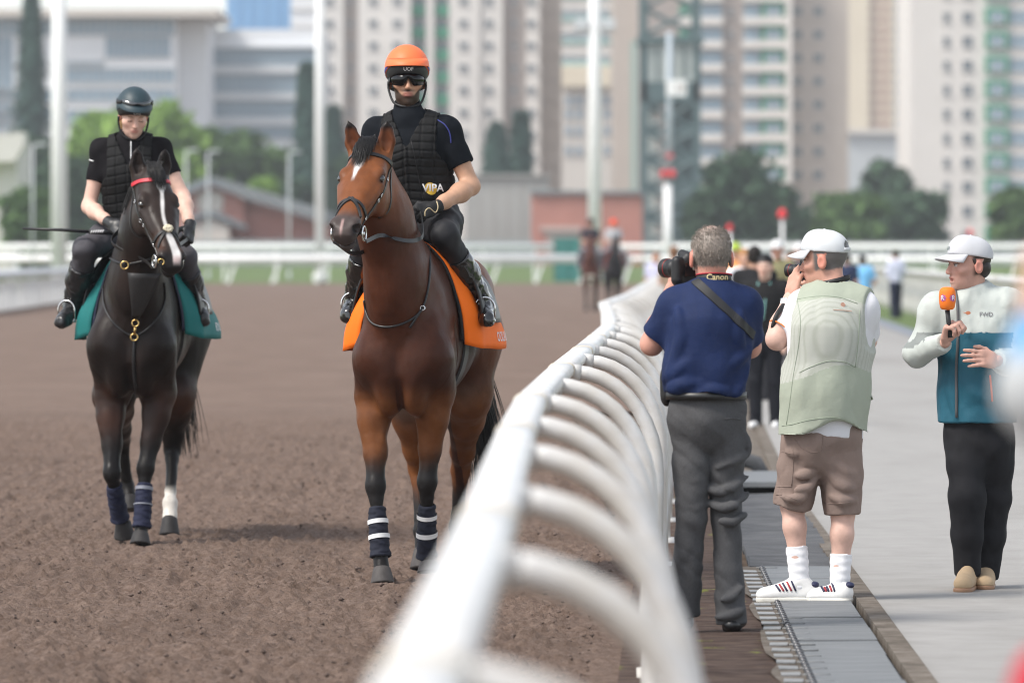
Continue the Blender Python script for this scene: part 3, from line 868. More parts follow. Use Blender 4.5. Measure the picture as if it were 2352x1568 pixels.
MB().bx(P(1817, 0, D)[0], P(1951, 0, D)[0], D + 2, D + 22, 0, P(0, -150, D)[2]).build('side_face', m_wall_g, e, loc=off)  # side away from the sun: its shade is painted in as a darker wall
windows(e, off, D + 1.95, [1832, 1879], rows, 19, 17, m_win, out=.05)
D = 1150
e, off = building('distant_tower', 'distant cream tower with brown bands between two apartment towers', D, 1945, 1996, -200, 640, 20, m_wall_c)
MB().bx(P(1996, 0, D)[0], P(2100, 0, D)[0], D + 1, D + 20, 0, P(0, -200, D)[2]).build('grid_face', m_wall_c, e, loc=off)
for k in range(14): slab(e, off, 'brown_band', D, 1997, 2046, -10 + 24 * k, 3 + 24 * k, -.8, m_wall_br, .3)
windows(e, off, D + .95, [2060, 2080], [-4 + 24 * k for k in range(13)], 12, 12, m_winb, out=.05)
e, off = building('low_hall', 'low pale hall in the gap below the distant cream tower', 900, 1940, 2105, 305, 600, 20, mat('wall_pale', (0.5, 0.53, 0.54), .8))
slab(e, off, 'roof_band', 900, 1935, 2110, 298, 308, 1.0, m_wall_w, 2)
D = 640; rows = [-16 + 55.6 * i for i in range(-1, 11)]
e, off = building('apartment_tower', 'beige apartment tower with green window columns at the right edge', D, 2091, 2500, -150, 640, 22, m_wall_w)
windows(e, off, D, [2174], rows, 14, 20, m_win, out=.05); windows(e, off, D, [2222], rows, 22, 22, m_win, out=.05)
for a, b_ in ((2262, 2316), (2420, 2470)):
    for r_ in rows: slab(e, off, 'green_bay', D, a, b_, r_ - 22, r_ + 18, .5, m_green, .6)
    windows(e, off, D, [(a + b_) / 2], rows, 30, 22, m_winb, out=.6)
windows(e, off, D, [2340, 2390], rows, 42, 30, m_winb, out=.05)

# --- low buildings near the rails
D = 430
e, off = building('retaining_wall', 'weathered grey concrete wall behind the bay horse rider', D, 1070, 1262, 402, 640, 4, m_conc, 'wall')
for k in range(6): slab(e, off, 'panel_joint', D, 1070 + k * 32, 1071.2 + k * 32, 402, 600, .03, m_wall_d, .1)
slab(e, off, 'coping', D, 1068, 1264, 400, 406, .3, m_conc, 1)
D = 410
e, off = building('brick_block', 'low red brick block with a dark parapet behind the far riders', D, 1221, 1476, 446, 640, 12, m_brick)
slab(e, off, 'parapet', D, 1219, 1478, 438, 446, .3, m_roof, 6)
slab(e, off, 'lintel', D, 1240, 1335, 520, 531, .25, mat('lintel_stone', (.50, .40, .36), .8), .4)
slab(e, off, 'doorway', D, 1255, 1330, 531, 640, .1, m_wall_d, .3)
slab(e, off, 'pipe', D, 1350, 1353, 446, 640, .2, m_roof, .2)
e, off = building('teal_gate', 'teal gate panels standing at the far rail', 327, 1273, 1332, 546, 648, .2, m_door, 'gate')
for k in range(3): slab(e, off, 'gate_post', 327, 1272 + 29 * k, 1275 + 29 * k, 544, 648, .08, m_door, .2)
D = 420
e = empty('brick_stable', tuple(P(585, 580, D) * (1, 1, 0)), 'red brick stable block with a grey pitched roof behind the near-black horse', 'building'); off = -np.array(e.location)
q = lambda x, y: (P(x, y, D)[0], P(x, y, D)[2])
MB().prism([q(400, 640), q(560, 640), q(560, 452), q(480, 418), q(400, 450)], D, D + 20).build('gable_wall', m_brick, e, loc=off)
MB().prism([q(560.5, 640), q(745, 640), q(745, 512), q(560.5, 456)], D + 1, D + 18).build('side_wall', m_brick, e, loc=off)
MB().prism([q(470, 408), q(486, 406), q(752, 486), q(752, 514), q(562, 456), q(486, 424), q(395, 462), q(392, 448)], D - 1.2, D + 21).build('roof', m_roof, e, loc=off)
for k in range(7): MB().prism([q(500 + 34 * k, 408 + 10.4 * k), q(502 + 34 * k, 408.6 + 10.4 * k), q(566 + 30 * k, 458 + 8.6 * k), q(564 + 30 * k, 457.6 + 8.6 * k)], D - 1.32, D - 1.19).build('roof_rib', m_wall_b, e, loc=off)
MB().prism([q(452, 484), q(452, 448), q(482, 434), q(512, 448), q(512, 484)], D - .12, D).build('gable_panel', m_wall_b, e, loc=off)
MB().prism([q(440, 498), q(475, 486), q(500, 486), q(568, 518), q(568, 528), q(500, 500), q(475, 498), q(440, 510)], D - 3, D - .2).build('porch_roof', m_roof, e, loc=off)
MB().prism([q(448, 552), q(448, 520), q(488, 504), q(530, 520), q(530, 552)], D - 2.6, D - .3).build('porch', m_wall_b, e, loc=off)
slab(e, off, 'plinth', D, 398, 746, 545, 640, .2, mat('brick_dark', (.20, .11, .10), .9), .3)
e, off = building('pale_shed', 'pale curved roof shed at the far left edge', 380, -60, 40, 322, 640, 10, m_wall_w)
MB().prism([(P(-60, 0, 380)[0], P(0, 318, 380)[2]), (P(60, 0, 380)[0], P(0, 305, 380)[2]), (P(62, 0, 380)[0], P(0, 330, 380)[2]), (P(40, 0, 380)[0], P(0, 372, 380)[2]), (P(-60, 0, 380)[0], P(0, 376, 380)[2])], 378, 381).build('roof', m_wall_w, e, loc=off)

# --- floodlight masts and lamp posts
def mast(label, px, base, D, w, top=-260, lamps=None, m=m_pole, name='floodlight_mast', cat='mast'):
    e = empty(name, tuple(P(px, 0, D) * (1, 1, 0)), label, cat)
    zt = P(0, top, D)[2]; r = w * D / FPX / 2
    b = MB(); b.tube([(0, 0, -.1), (0, 0, zt * .5), (0, 0, zt)], [r * 1.06, r, r * .85], 16); b.build('shaft', m, e, smooth=True)
    b = MB(); b.tube([(0, 0, 0), (0, 0, .5)], r * 1.5, 16); b.build('base', m, e, smooth=True)
    if lamps is not None:
        zl = P(0, lamps, D)[2]
        for k in (-1, 1):
            b = MB(); b.box((k * r * 2.2, -.2, zl), (r * 2.2, .35, .55)); b.build('floodlight', m_greybar, e)
        b = MB(); b.box((0, 0, zl - .35), (r * 7, .12, .12)); b.build('bracket', m_greybar, e)
    return e
mast('thick white floodlight mast left of the near-black horse', 136, 0, 250, 35)
mast('slim white floodlight mast between the two ridden horses', 735, 0, 312, 21)
mast('white floodlight mast with lamp brackets behind the far riders', 1366, 0, 318, 28, lamps=55)
for px, D, top, lab in ((75, 300, 335, 'thin grey lamp post at the far left by the pale shed'), (427, 330, 348, 'thin grey lamp post behind the near-black horse rider'), (664, 340, 352, 'thin grey lamp post in front of the brick stable'), (478, 345, 350, 'thin grey lamp post above the stable roof')):
    e = mast(lab, px, 0, D, 4.5, top, None, m_greybar, 'lamp_post', 'lamp post')
    zt = P(0, top, D)[2]; b = MB(); b.tube([(0, 0, zt - .1), (.15, 0, zt + .08), (.4, 0, zt + .1)], .05, 8); b.box((.45, 0, zt + .08), (.5, .25, .12)); b.build('lamp_head', m_greybar, e)
# signal pole and red signals
D = 318
e = empty('signal_pole', tuple(P(1538, 0, D) * (1, 1, 0)), 'grey signal pole with a white number board and red lamps', 'pole')
s_ = D / FPX
b = MB(); b.tube([(0, 0, P(0, 425, D)[2]), (0, 0, P(0, 75, D)[2])], 7 * s_, 10); b.build('shaft', mat('pole_bluegrey', (.42, .48, .53), .5), e, smooth=True)
b = MB(); b.tube([(-4 * s_, 0, 0), (-4 * s_, 0, P(0, 425, D)[2])], 10 * s_, 10); b.build('lower_shaft', m_pole, e, smooth=True)
MB().bx(-8 * s_, 38 * s_, -.4, -.15, P(0, 221, D)[2], P(0, 184, D)[2]).build('number_board', m_pole, e)
for k, w_ in ((16, 5), (26, 7)): MB().bx(k * s_, (k + w_) * s_, -.42, -.405, P(0, 210, D)[2], P(0, 196, D)[2]).build('numeral', m_wall_d, e)
for k in (-13, 6):
    b = MB(); b.lathe([(.02, -.22), (.16, -.16), (.22, 0), (.16, .16), (.02, .22)], (k * s_, -.3, P(0, 400, D)[2]), 14); b.build('red_lamp', m_red, e, smooth=True)
MB().bx(-8 * s_, 8 * s_, -.3, .3, P(0, 362, D)[2], P(0, 356, D)[2]).build('collar', m_red, e)
for (px, py, D, r0, lab) in ((1797, 490, 210, .17, 'red signal cone on a short white post before the trees'), (1676, 522, 215, .12, 'small red signal ball behind the head of the grey-haired person'), (2229, 533, 330, .18, 'small faint red signal near the beige tower')):
    e = empty('red_signal', tuple(P(px, 0, D) * (1, 1, 0)), lab, 'signal'); z = P(0, py, D)[2]
    b = MB(); b.lathe([(r0 * .9, -r0), (r0, -r0 * .4), (r0 * .75, r0 * .5), (r0 * .3, r0)], (0, 0, z), 14); b.build('signal_head', m_red, e, smooth=True)
    b = MB(); b.tube([(0, 0, 0), (0, 0, z - r0)], .055, 8); b.build('post', m_pole, e, smooth=True)

# --- green steel tower
D = 450; s_ = D / FPX
e = empty('steel_tower', tuple(P(1540, 0, D) * (1, 1, 0)), 'dark green lattice tower with a glazed cabin in front of the apartments', 'tower'); off = -np.array(e.location)
zt = P(0, -140, D)[2]; hw = 2.1
for sx in (-1, 1):
    for sy in (0, 1): MB().bx(sx * hw - .30, sx * hw + .30, sy * 4 - .3, sy * 4 + .3, 0, zt).build('leg', m_steelg, e)
lv = [0, 2.2, 4.4, 6.6, 8.8, 11, 12.4]; zc0, zc1 = P(0, 235, D)[2], P(0, 92, D)[2]
lv = list(np.linspace(0, zc0, 7))
for a, b_ in zip(lv[:-1], lv[1:]):
    for y in (0, 4.0):
        MB().tube([(-hw, y, a), (hw, y, b_)], .20, 6).tube([(hw, y, a), (-hw, y, b_)], .20, 6).build('brace', m_steelg, e)
        MB().bx(-hw, hw, y - .12, y + .12, b_ - .25, b_ + .25).build('girder', m_steelg, e)
    MB().bx(-2.0, -1.1, 1.8, 2.2, a + .2, b_ - .3).build('stair_panel', m_panelpale, e)
    MB().bx(-.3, 1.9, 2.6, 2.9, a + .1, b_ - .1).build('shaft_panel', m_steelg, e)
    MB().bx(.3, 1.1, 3.0, 3.3, a + .4, b_ - .5).build('stair_panel', m_wall_g, e)
MB().bx(-2.3, 2.3, -.3, 4.3, zc0, zc0 + 1.6).build('cabin_base', m_steelg, e)
MB().bx(-2.2, 2.2, -.2, 4.2, zc0 + 1.6, zc1 - .3).build('cabin_core', m_panelpale, e)
for k in range(5): MB().bx(-2.26 + k * 1.09, -2.1 + k * 1.09, -.34, -.18, zc0 + 1.6, zc1 - .3).build('cabin_post', m_steelg, e)
MB().bx(-2.6, 2.6, -.6, 4.6, zc1 - .3, zc1 + .3).build('cabin_roof', m_steelg, e)
for a in np.arange(zc1 + .3, zt, 2.2):
    MB().tube([(-hw, 0, a), (hw, 0, a + 2.2)], .20, 6).tube([(hw, 0, a), (-hw, 0, a + 2.2)], .20, 6).build('brace', m_steelg, e)

# --- trees
def leaf_mat(name, c, c2):
    return mat(name, c, .8, var=.5, vscale=.6, col2=c2, spec=.2)
m_leaf_light = leaf_mat('leaf_light', (0.15, 0.27, 0.040), (0.26, 0.40, 0.09))
m_leaf_mid = leaf_mat('leaf_mid', (0.055, 0.115, 0.034), (0.11, 0.18, 0.06))
m_leaf_dark = leaf_mat('leaf_dark', (0.036, 0.078, 0.046), (0.07, 0.12, 0.065))
m_leaf_pine = leaf_mat('leaf_pine', (0.038, 0.085, 0.072), (0.065, 0.12, 0.095))
m_bark = mat('bark', (0.12, 0.09, 0.07), .9, var=.3, vscale=2)
def tree(label, px, D, top, wpx, seed, m, base=None, n=2600, leaf=.46, name='tree', group='trees beyond the track'):
    r = np.random.default_rng(seed); c = P(px, 580, D); e = empty(name, (c[0], D, 0), label, 'tree', group)
    H = P(0, top, D)[2]; W = wpx * D / FPX / 2; th = H * .20
    b = MB(); b.tube([(0, 0, -.1), (r.normal(0, .1), 0, th), (r.normal(0, .3), r.normal(0, .3), H * .6)], [H * .035, H * .028, H * .012], 8)
    lobes = []
    for k in range(26):
        zf = .84 if k == 0 else r.uniform(.12, .84); a = r.uniform(0, 6.28); q = (0 if k == 0 else r.random() ** .5) * math.sqrt(max(.08, 1 - ((zf - .42) / .55) ** 2))
        lobes.append((np.array([W * .80 * q * math.cos(a), W * .55 * q * math.sin(a), H * zf]), min(W * r.uniform(.26, .42), H * .22)))
    for (p, q) in lobes[:6]: b.tube([(0, 0, th * .8), tuple(p * .5 + np.array((0, 0, th * .45))), tuple(p)], [H * .016, H * .01, H * .005], 6)
    b.build('trunk', m_bark, e, smooth=True)
    pts = []
    for k in range(n):
        p, q = lobes[r.integers(0, len(lobes))]
        d = r.normal(0, 1, 3); d /= np.linalg.norm(d); rr = q * (r.uniform(.55, 1.12) if r.random() < .75 else r.uniform(.2, 1.45))
        v = p + d * rr * np.array([1, 1, .82])
        if v[2] > H: v[2] = H - r.random() * .5
        if v[2] < th * .3: continue
        pts.append(v)
    pts = np.array(pts, np.float32); m_ = len(pts)
    A = r.normal(0, 1, (m_, 3)); A /= np.linalg.norm(A, axis=1)[:, None]; B = np.cross(A, r.normal(0, 1, (m_, 3))); B /= np.linalg.norm(B, axis=1)[:, None] + 1e-6
    s = leaf * r.uniform(.6, 1.4, (m_, 1)) * (D / 420)
    V = np.stack([pts - A * s, pts + B * s * .5, pts + A * s, pts - B * s * .5], 1).reshape(-1, 3)
    Q = np.arange(m_ * 4).reshape(-1, 4)
    mobj('crown', mesh_np('crown', V, Q, m, False), e)
    return e
def norfolk(label, px, D, top, wpx, seed, base=580):
    r = np.random.default_rng(seed); c = P(px, 580, D); e = empty('pine_tree', (c[0], D, 0), label, 'tree', 'trees beyond the track')
    H = P(0, top, D)[2]; W = wpx * D / FPX / 2
    MB().tube([(0, 0, -.1), (0, 0, H * .5), (0, 0, H)], [.35, .22, .04], 8).build('trunk', m_bark, e, smooth=True)
    V = []
    z = H * .18; k = 0
    while z < H * .985:
        t = (z - H * .18) / (H * .82); L = W * 1.15 * (1 - t) ** .7 * r.uniform(.85, 1.1) + .4
        nb = 7
        for j in range(nb):
            a = 2 * math.pi * (j + .5 * (k % 2)) / nb + r.normal(0, .12); dx, dy = math.cos(a), math.sin(a); Lj = L * r.uniform(.8, 1.1)
            for q in np.linspace(.12, 1, 9):
                p = np.array([dx * Lj * q, dy * Lj * q, z + Lj * (.10 * math.sin(q * 3) - .12 * q)])
                for _ in range(4):
                    d = r.normal(0, 1, 3); d /= np.linalg.norm(d); d2 = np.cross(d, (dx, dy, .3)); s1 = .75 * (1.15 - q * .5)
                    V += [p - d * s1, p + d2 * s1 * .42, p + d * s1, p - d2 * s1 * .42]
        z += H * .036 * (1.15 - .5 * t); k += 1
    V = np.array(V); mobj('crown', mesh_np('crown', V, np.arange(len(V)).reshape(-1, 4), m_leaf_pine, False), e)
norfolk('tall dark conifer with tiered branches left of the thick white mast', 72, 520, -12, 96, 1)
norfolk('slim dark conifer beside the middle white mast', 706, 470, 150, 62, 2)
norfolk('dark conifer in front of the white apartment tower, the wider of two', 1140, 480, 290, 78, 3)
norfolk('dark conifer in front of the white apartment tower, the narrower one', 1197, 485, 262, 56, 4)
norfolk('low dark conifer between the white mast and the bay horse', 766, 480, 250, 60, 5)
tree('bright green tree behind the teal-helmeted rider, left half', 235, 470, 222, 230, 1, m_leaf_light, n=5600)
tree('mid green tree behind the shoulder of the teal-helmeted rider', 470, 476, 275, 230, 21, m_leaf_mid, n=4600)
tree('green tree rising behind the brick stable', 640, 478, 318, 200, 22, m_leaf_mid, n=4200)
tree('dark green tree left of the bright trees', 120, 474, 300, 190, 23, m_leaf_dark, n=3600)
tree('shadowy tree behind the whip of the teal-helmeted rider', 300, 430, 380, 240, 24, m_leaf_mid, n=4200)
tree('bright green tree behind the teal-helmeted rider, right half', 385, 470, 205, 240, 2, m_leaf_light, n=6000)
tree('broad mid green tree above the stable roof', 555, 480, 285, 280, 3, m_leaf_mid, n=5600)
tree('yellowish green tree above the stable ridge', 600, 455, 385, 90, 13, m_leaf_light, n=1600)
tree('dark tree behind the thick white mast', 45, 440, 270, 150, 4, m_leaf_dark, n=3000)
tree('dark tree below the bright trees at the left', 175, 400, 350, 230, 5, m_leaf_dark, n=4200)
tree('low olive tree at the far left edge', 60, 360, 420, 160, 6, m_leaf_mid, n=2600)
tree('dark tree under the middle white mast', 690, 465, 392, 120, 7, m_leaf_dark, n=2200)
tree('dark tree beside the concrete wall', 790, 470, 330, 100, 17, m_leaf_dark, n=2200)
tree('large dark tree behind the grey-haired person', 1712, 420, 335, 262, 8, m_leaf_dark, n=6500)
tree('dark tree at the foot of the green steel tower', 1618, 425, 420, 120, 9, m_leaf_dark, n=2400)
tree('dark green tree in the gap between the two towers', 2025, 500, 345, 150, 10, m_leaf_dark, n=3000)
tree('wide green tree behind the person in the sage vest', 1955, 430, 440, 235, 11, m_leaf_mid, n=4600)
tree('dark green tree left of the beige tower', 2110, 440, 432, 165, 12, m_leaf_dark, n=3600)
tree('green tree at the right edge before the beige tower', 2330, 420, 418, 150, 14, m_leaf_mid, n=3400)
tree('low dark tree beside the signal cone', 1840, 440, 470, 120, 15, m_leaf_dark, n=2200)
# low hedge and parapet along the far side
m_par = mat('far_parapet', (0.33, 0.35, 0.37), .9, var=.1, vscale=.2)
e, off = building('parapet_wall', 'long grey parapet wall behind the far rails on the right', 400, 1480, 2420, 556, 640, .4, m_par, 'wall')
for k in range(20): slab(e, off, 'pier', 400, 1484 + 47 * k, 1487 + 47 * k, 552, 640, .15, m_par, .3)
e, off = building('parapet_wall', 'long grey parapet wall below the stable on the left', 400, -60, 1225, 552, 640, .4, m_par, 'wall')
for k in range(20): slab(e, off, 'pier', 400, -50 + 63 * k, -47 + 63 * k, 548, 640, .15, m_par, .3)
# ================================================================== PEOPLE
SKIN_L, SKIN_T, SKIN_P = (0.56, 0.33, 0.235), (0.53, 0.31, 0.205), (0.68, 0.44, 0.35)
m_skin = mat('skin', rough=0.5, vcol=True, var=0.13, vscale=22, bump=0.08, bscale=160, bdist=0.003, spec=0.35, sss=0.0)

class HeadFrame:
    """c: middle of the head at eye level; f: where the face points; up: towards the crown"""
    def __init__(s, c, f, up=(0, 0, 1), sc=1.0):
        s.c = np.array(c, float); s.f = nrm(f); up = np.array(up, float); s.u = nrm(up - s.f * (up @ s.f)); s.s = np.cross(s.f, s.u) * -1; s.sc = sc
        s.ax = (s.s, s.f, s.u)                 # s: the person's left
    def at(s, a, b, c): return s.c + (s.s * a + s.f * b + s.u * c) * s.sc
    def loc(s, V): r = (V - s.c) / s.sc; return r @ s.s, r @ s.f, r @ s.u

def head_prims(h, neck=None, mouth=0.0, female=False):
    e = lambda a, b, c, r, k=.015, op='u': ell(h.at(a, b, c), np.array(r) * h.sc, k, h.ax, op)
    A = [e(0, -.012, .030, (.0765, .096, .088), .02), e(0, .020, -.042, (.0585, .076, .087), .03),
         e(0, .034, -.083, (.044 if not female else .041, .052, .034), .025), e(0, .070, -.106, (.020, .020, .017), .018),
         cone(h.at(-.034, .080, .016), h.at(.034, .080, .016), .013 if not female else .010, .013 if not female else .010, .018),
         cone(h.at(0, .090, .004), h.at(0, .110, -.034), .0085, .0115, .010), e(0, .104, -.039, (.016, .013, .009), .008)]
    for s in (-1, 1):
        A += [e(s * .032, .102, -.004, (.019, .022 if not female else .017, .011), .012, 'c'), e(s * .032, .0775, -.004, (.0135, .0135, .0125), .002),
              e(s * .045, .058 if not female else .050, -.028, (.024, .026, .022), .02 if not female else .03),
              e(s * .079, -.012, -.014, (.011, .022, .033), .008), e(s * .090, -.008, -.012, (.007, .013, .021), .004, 'c')]
    A += [e(0, .090, -.062, (.024, .011, .0065), .006), e(0, .088, -.075 - mouth, (.020, .012, .007), .006)]
    if mouth: A.append(e(0, .100, -.069 - mouth / 2, (.017, .02, .004 + mouth / 2), .003, 'c'))
    if neck is not None:
        A.append(cone(h.at(0, -.022, -.045), neck, .051, .057, .03)); A.append(cone(h.at(0, .010, -.085), np.array(neck) + h.f * .02, .038, .046, .02))
    return A

def face_cols(h, V, skin, beard=0.0, lips=(0.42, 0.16, 0.13), eyes=True, brow=(0.03, 0.02, 0.015), hairline=None):
    a, b, c = h.loc(V); n = len(V)
    col = np.tile(np.array([skin]), (n, 1)); nz = fbm(V, 60, 2, 5)
    infront = b > .03
    flush = np.exp(-(((np.abs(a) - .045) / .025) ** 2 + ((c + .035) / .025) ** 2)) * infront + np.exp(-((a / .016) ** 2 + ((c + .03) / .02) ** 2)) * (b > .09)
    col = mixc(col, np.array(skin) * (1.0, .74, .70), np.clip(flush, 0, 1) * .35)
    ear = (np.abs(a) > .074) & (np.abs(c + .012) < .04) & (np.abs(b + .012) < .03)
    col = mixc(col, np.array(skin) * (1.05, .62, .58), ear * .6)
    if beard:
        bd = sst(-.062, -.080, c - np.maximum(0, np.abs(a) - .030) * 1.1) * sst(-.02, .02, b) * sst(-.15, -.11, c)
        mus = np.exp(-((a / .030) ** 2 + ((c + .052) / .007) ** 2)) * (b > .06)
        col = mixc(col, (0.035, 0.022, 0.016), np.clip(np.maximum(bd * .95 * beard, mus * beard * .85) * (1.2 + .3 * nz), 0, .96))
    lp = np.exp(-((a / .023) ** 4 + ((c + .068) / .011) ** 4)) * (b > .082)
    col = mixc(col, lips, np.clip(lp * 1.1, 0, 1) * .8)
    br = np.exp(-(((np.abs(a) - .034) / .020) ** 4 + ((c - .020 + .25 * (np.abs(a) - .034) ** 2 / .02) / .0055) ** 2)) * (b > .055)
    col = mixc(col, brow, np.clip(br, 0, 1) * .8)
    if eyes == 'shut':
        lash = (np.abs(np.abs(a) - .032) < .015) & (np.abs(c + .010) < .0025) & (b > .06)
        col[lash] = (0.10, 0.06, 0.05)
    elif eyes:
        ey = (np.abs(np.abs(a) - .032) < .0125) & (np.abs(c + .004) < .0065) & (b > .07)
        col[ey] = (0.55, 0.52, 0.50)
        ir = ((np.abs(a) - .032) ** 2 + (c + .004) ** 2 < .0055 ** 2) & (b > .07)
        col[ir] = (0.03, 0.025, 0.025)
        lash = (np.abs(np.abs(a) - .032) < .015) & (np.abs(c - .004) < .0025) & (b > .065)
        col[lash] = (0.05, 0.03, 0.025)
    if hairline is not None:
        hr, hc = hairline(a, b, c, nz)
        col = mixc(col, hc, hr)
    return col

def hand_prims(wrist, d, palm_n, thumb, curl=(0.5, 0.5, 0.5, 0.5), spread=0.12, sc=1.0, thumb_curl=.3):
    """wrist position, d: along the palm, palm_n: direction the palm faces, thumb: direction of the thumb side"""
    w = np.array(wrist, float); d = nrm(d); pn = np.array(palm_n, float); pn = nrm(pn - d * (pn @ d)); th = np.cross(d, pn); 
    if th @ np.array(thumb) < 0: th = -th
    A = [cone(w, w + d * .03 * sc, .026 * sc, .030 * sc, .015, pn, .65)]
    A.append(cone(w + d * .035 * sc + th * .016 * sc, w + d * .082 * sc + th * .024 * sc, .026 * sc, .022 * sc, .015, pn, .6))
    A.append(cone(w + d * .035 * sc - th * .016 * sc, w + d * .078 * sc - th * .024 * sc, .026 * sc, .020 * sc, .015, pn, .6))
    lens = [(.045, .026, .022), (.050, .030, .023), (.046, .028, .022), (.036, .021, .019)]
    for i in range(4):
        o = (1.5 - i) * .0195
        p = w + d * (.086 - abs(1.2 - i) * .004) * sc + th * o * sc
        ang = 0.0; dd = nrm(d + th * (1.5 - i) * spread)
        pts = [p - dd * .02 * sc, p]; rs = [.0098 * sc, .0098 * sc]
        for j, L in enumerate(lens[i]):
            ang += curl[i] * (1.0, 1.15, .8)[j]
            q = pts[-1] + (dd * math.cos(ang) + pn * math.sin(ang)) * L * sc
            pts.append(q); rs.append((.0092, .0085, .0075)[j] * sc)
        A += chain(pts, rs, .005)
    p0 = w + d * .022 * sc + th * .022 * sc + pn * .008 * sc
    p1 = p0 + (d * .55 + th * .75 + pn * .25 * (1 + thumb_curl)) * .042 * sc
    p2 = p1 + nrm(d * .85 + th * (.35 - thumb_curl) + pn * thumb_curl * 1.2) * .034 * sc
    p3 = p2 + nrm(d * .9 + th * (.1 - thumb_curl) + pn * thumb_curl * 1.4) * .026 * sc
    A += chain([p0, p1, p2, p3], [.019 * sc, .0125 * sc, .0105 * sc, .0085 * sc], .008)
    return A

class Person:
    def __init__(s, loc, label, group=None, name='person', cat='person'):
        s.o = np.array([loc[0], loc[1], 0.0]); s.root = empty(name, tuple(s.o), label, cat, group)
    def part(s, name, prims, m, h=.007, clip=None, disp=None, cols=None, parent=None, it=2):
        V, Q, N = organic(prims, h, clip, disp, it)
        c = cols(V) if cols is not None else None
        o = mobj(name, mesh_np(name, V - s.o.astype(np.float32), Q, m, True, c), parent or s.root)
        return o, V, Q
    def merged(s, name, sets, m):
        """several grids of one body joined: sets of (prims, h, colfn)"""
        Vs, Qs, Cs = [], [], []; b = 0
        for pr, h, cf in sets:
            V, Q, N = organic(pr, h, None, None, 2)
            Vs.append(V - s.o.astype(np.float32)); Qs.append(Q + b); Cs.append(cf(V)); b += len(V)
        return mobj(name, mesh_np(name, np.vstack(Vs), np.vstack(Qs), m, True, np.vstack(Cs)), s.root)
    def mb(s, name, b, m, parent=None, smooth=False):
        b.v = [tuple(np.array(v) - s.o) for v in b.v]
        return b.build(name, m, parent or s.root, smooth=smooth)

def tint(c): return lambda V: np.tile(np.array([c]), (len(V), 1))
def folds(amp, sx=(9, 9, 3), seed=0, fine=0.0):
    def f(V, N):
        d = (np.abs(noise(V * np.array(sx), 1.0, seed)) - .35) * amp + noise(V * np.array(sx) * 2.3, 1.0, seed + 5) * amp * .35
        if fine: d = d + noise(V, 60, seed + 9) * fine
        return d
    return f
def torso(p, w, c, n, shR, shL, f, pad=0.0, wide=(.155, .150, .165), dep=(.72, .72, .68), shr=.062, slope=True):
    p, w, c, n, shR, shL = [np.array(x, float) for x in (p, w, c, n, shR, shL)]
    A = [cone(p, w, wide[0] + pad, wide[1] + pad, .03, f, dep[0]), cone(w, c, wide[1] + pad, wide[2] + pad, .05, f, dep[1]),
         cone(c, (shR + shL) / 2 * .6 + c * .4 + (n - c) * .25, wide[2] + pad, .11 + pad, .05, f, dep[2])]
    for s in (shR, shL):
        A += [cone(n + (s - n) * .22 - np.array([0, 0, .035]), s, .052 + pad, shr + pad, .05), cone(c + (s - c) * .45, s, .10 + pad, shr + pad, .06, f, .8)]
    return A
def strip_on(bvh, pts, width, thick, off, cen, n=6):
    return surface_strap(pts, bvh, width, thick, off, n, True, False, cen)
# ================================================================== HORSES
HS = 1.09      # head scale
class Frame:
    """place of a horse: origin on the ground, heading a degrees off the camera direction"""
    def __init__(s, O, a):
        s.O = np.array([O[0], O[1], 0.0]); a = R(a); s.a = a
        s.h = np.array([-math.sin(a), -math.cos(a), 0]); s.l = np.array([math.cos(a), -math.sin(a), 0])
        s.rz = -math.pi / 2 - a
    def at(s, px, py, xl):
        k = (px - 1176) / FPX
        y = (k * (s.O[1] + s.h[1] * xl) - s.O[0] - s.h[0] * xl) / (s.l[0] - k * s.l[1])
        Y = s.O[1] + s.h[1] * xl + s.l[1] * y
        return np.array([xl, y, HC - (py - 580) * Y / FPX])
    def dirl(s, d): d = np.array(d, float); return np.array([d @ s.h, d @ s.l, d[2]])
    def pix(s, p):
        w = s.O + s.h * p[0] + s.l * p[1] + np.array([0, 0, p[2]])
        return 1176 + FPX * w[0] / w[1], 580 - FPX * (w[2] - HC) / w[1]

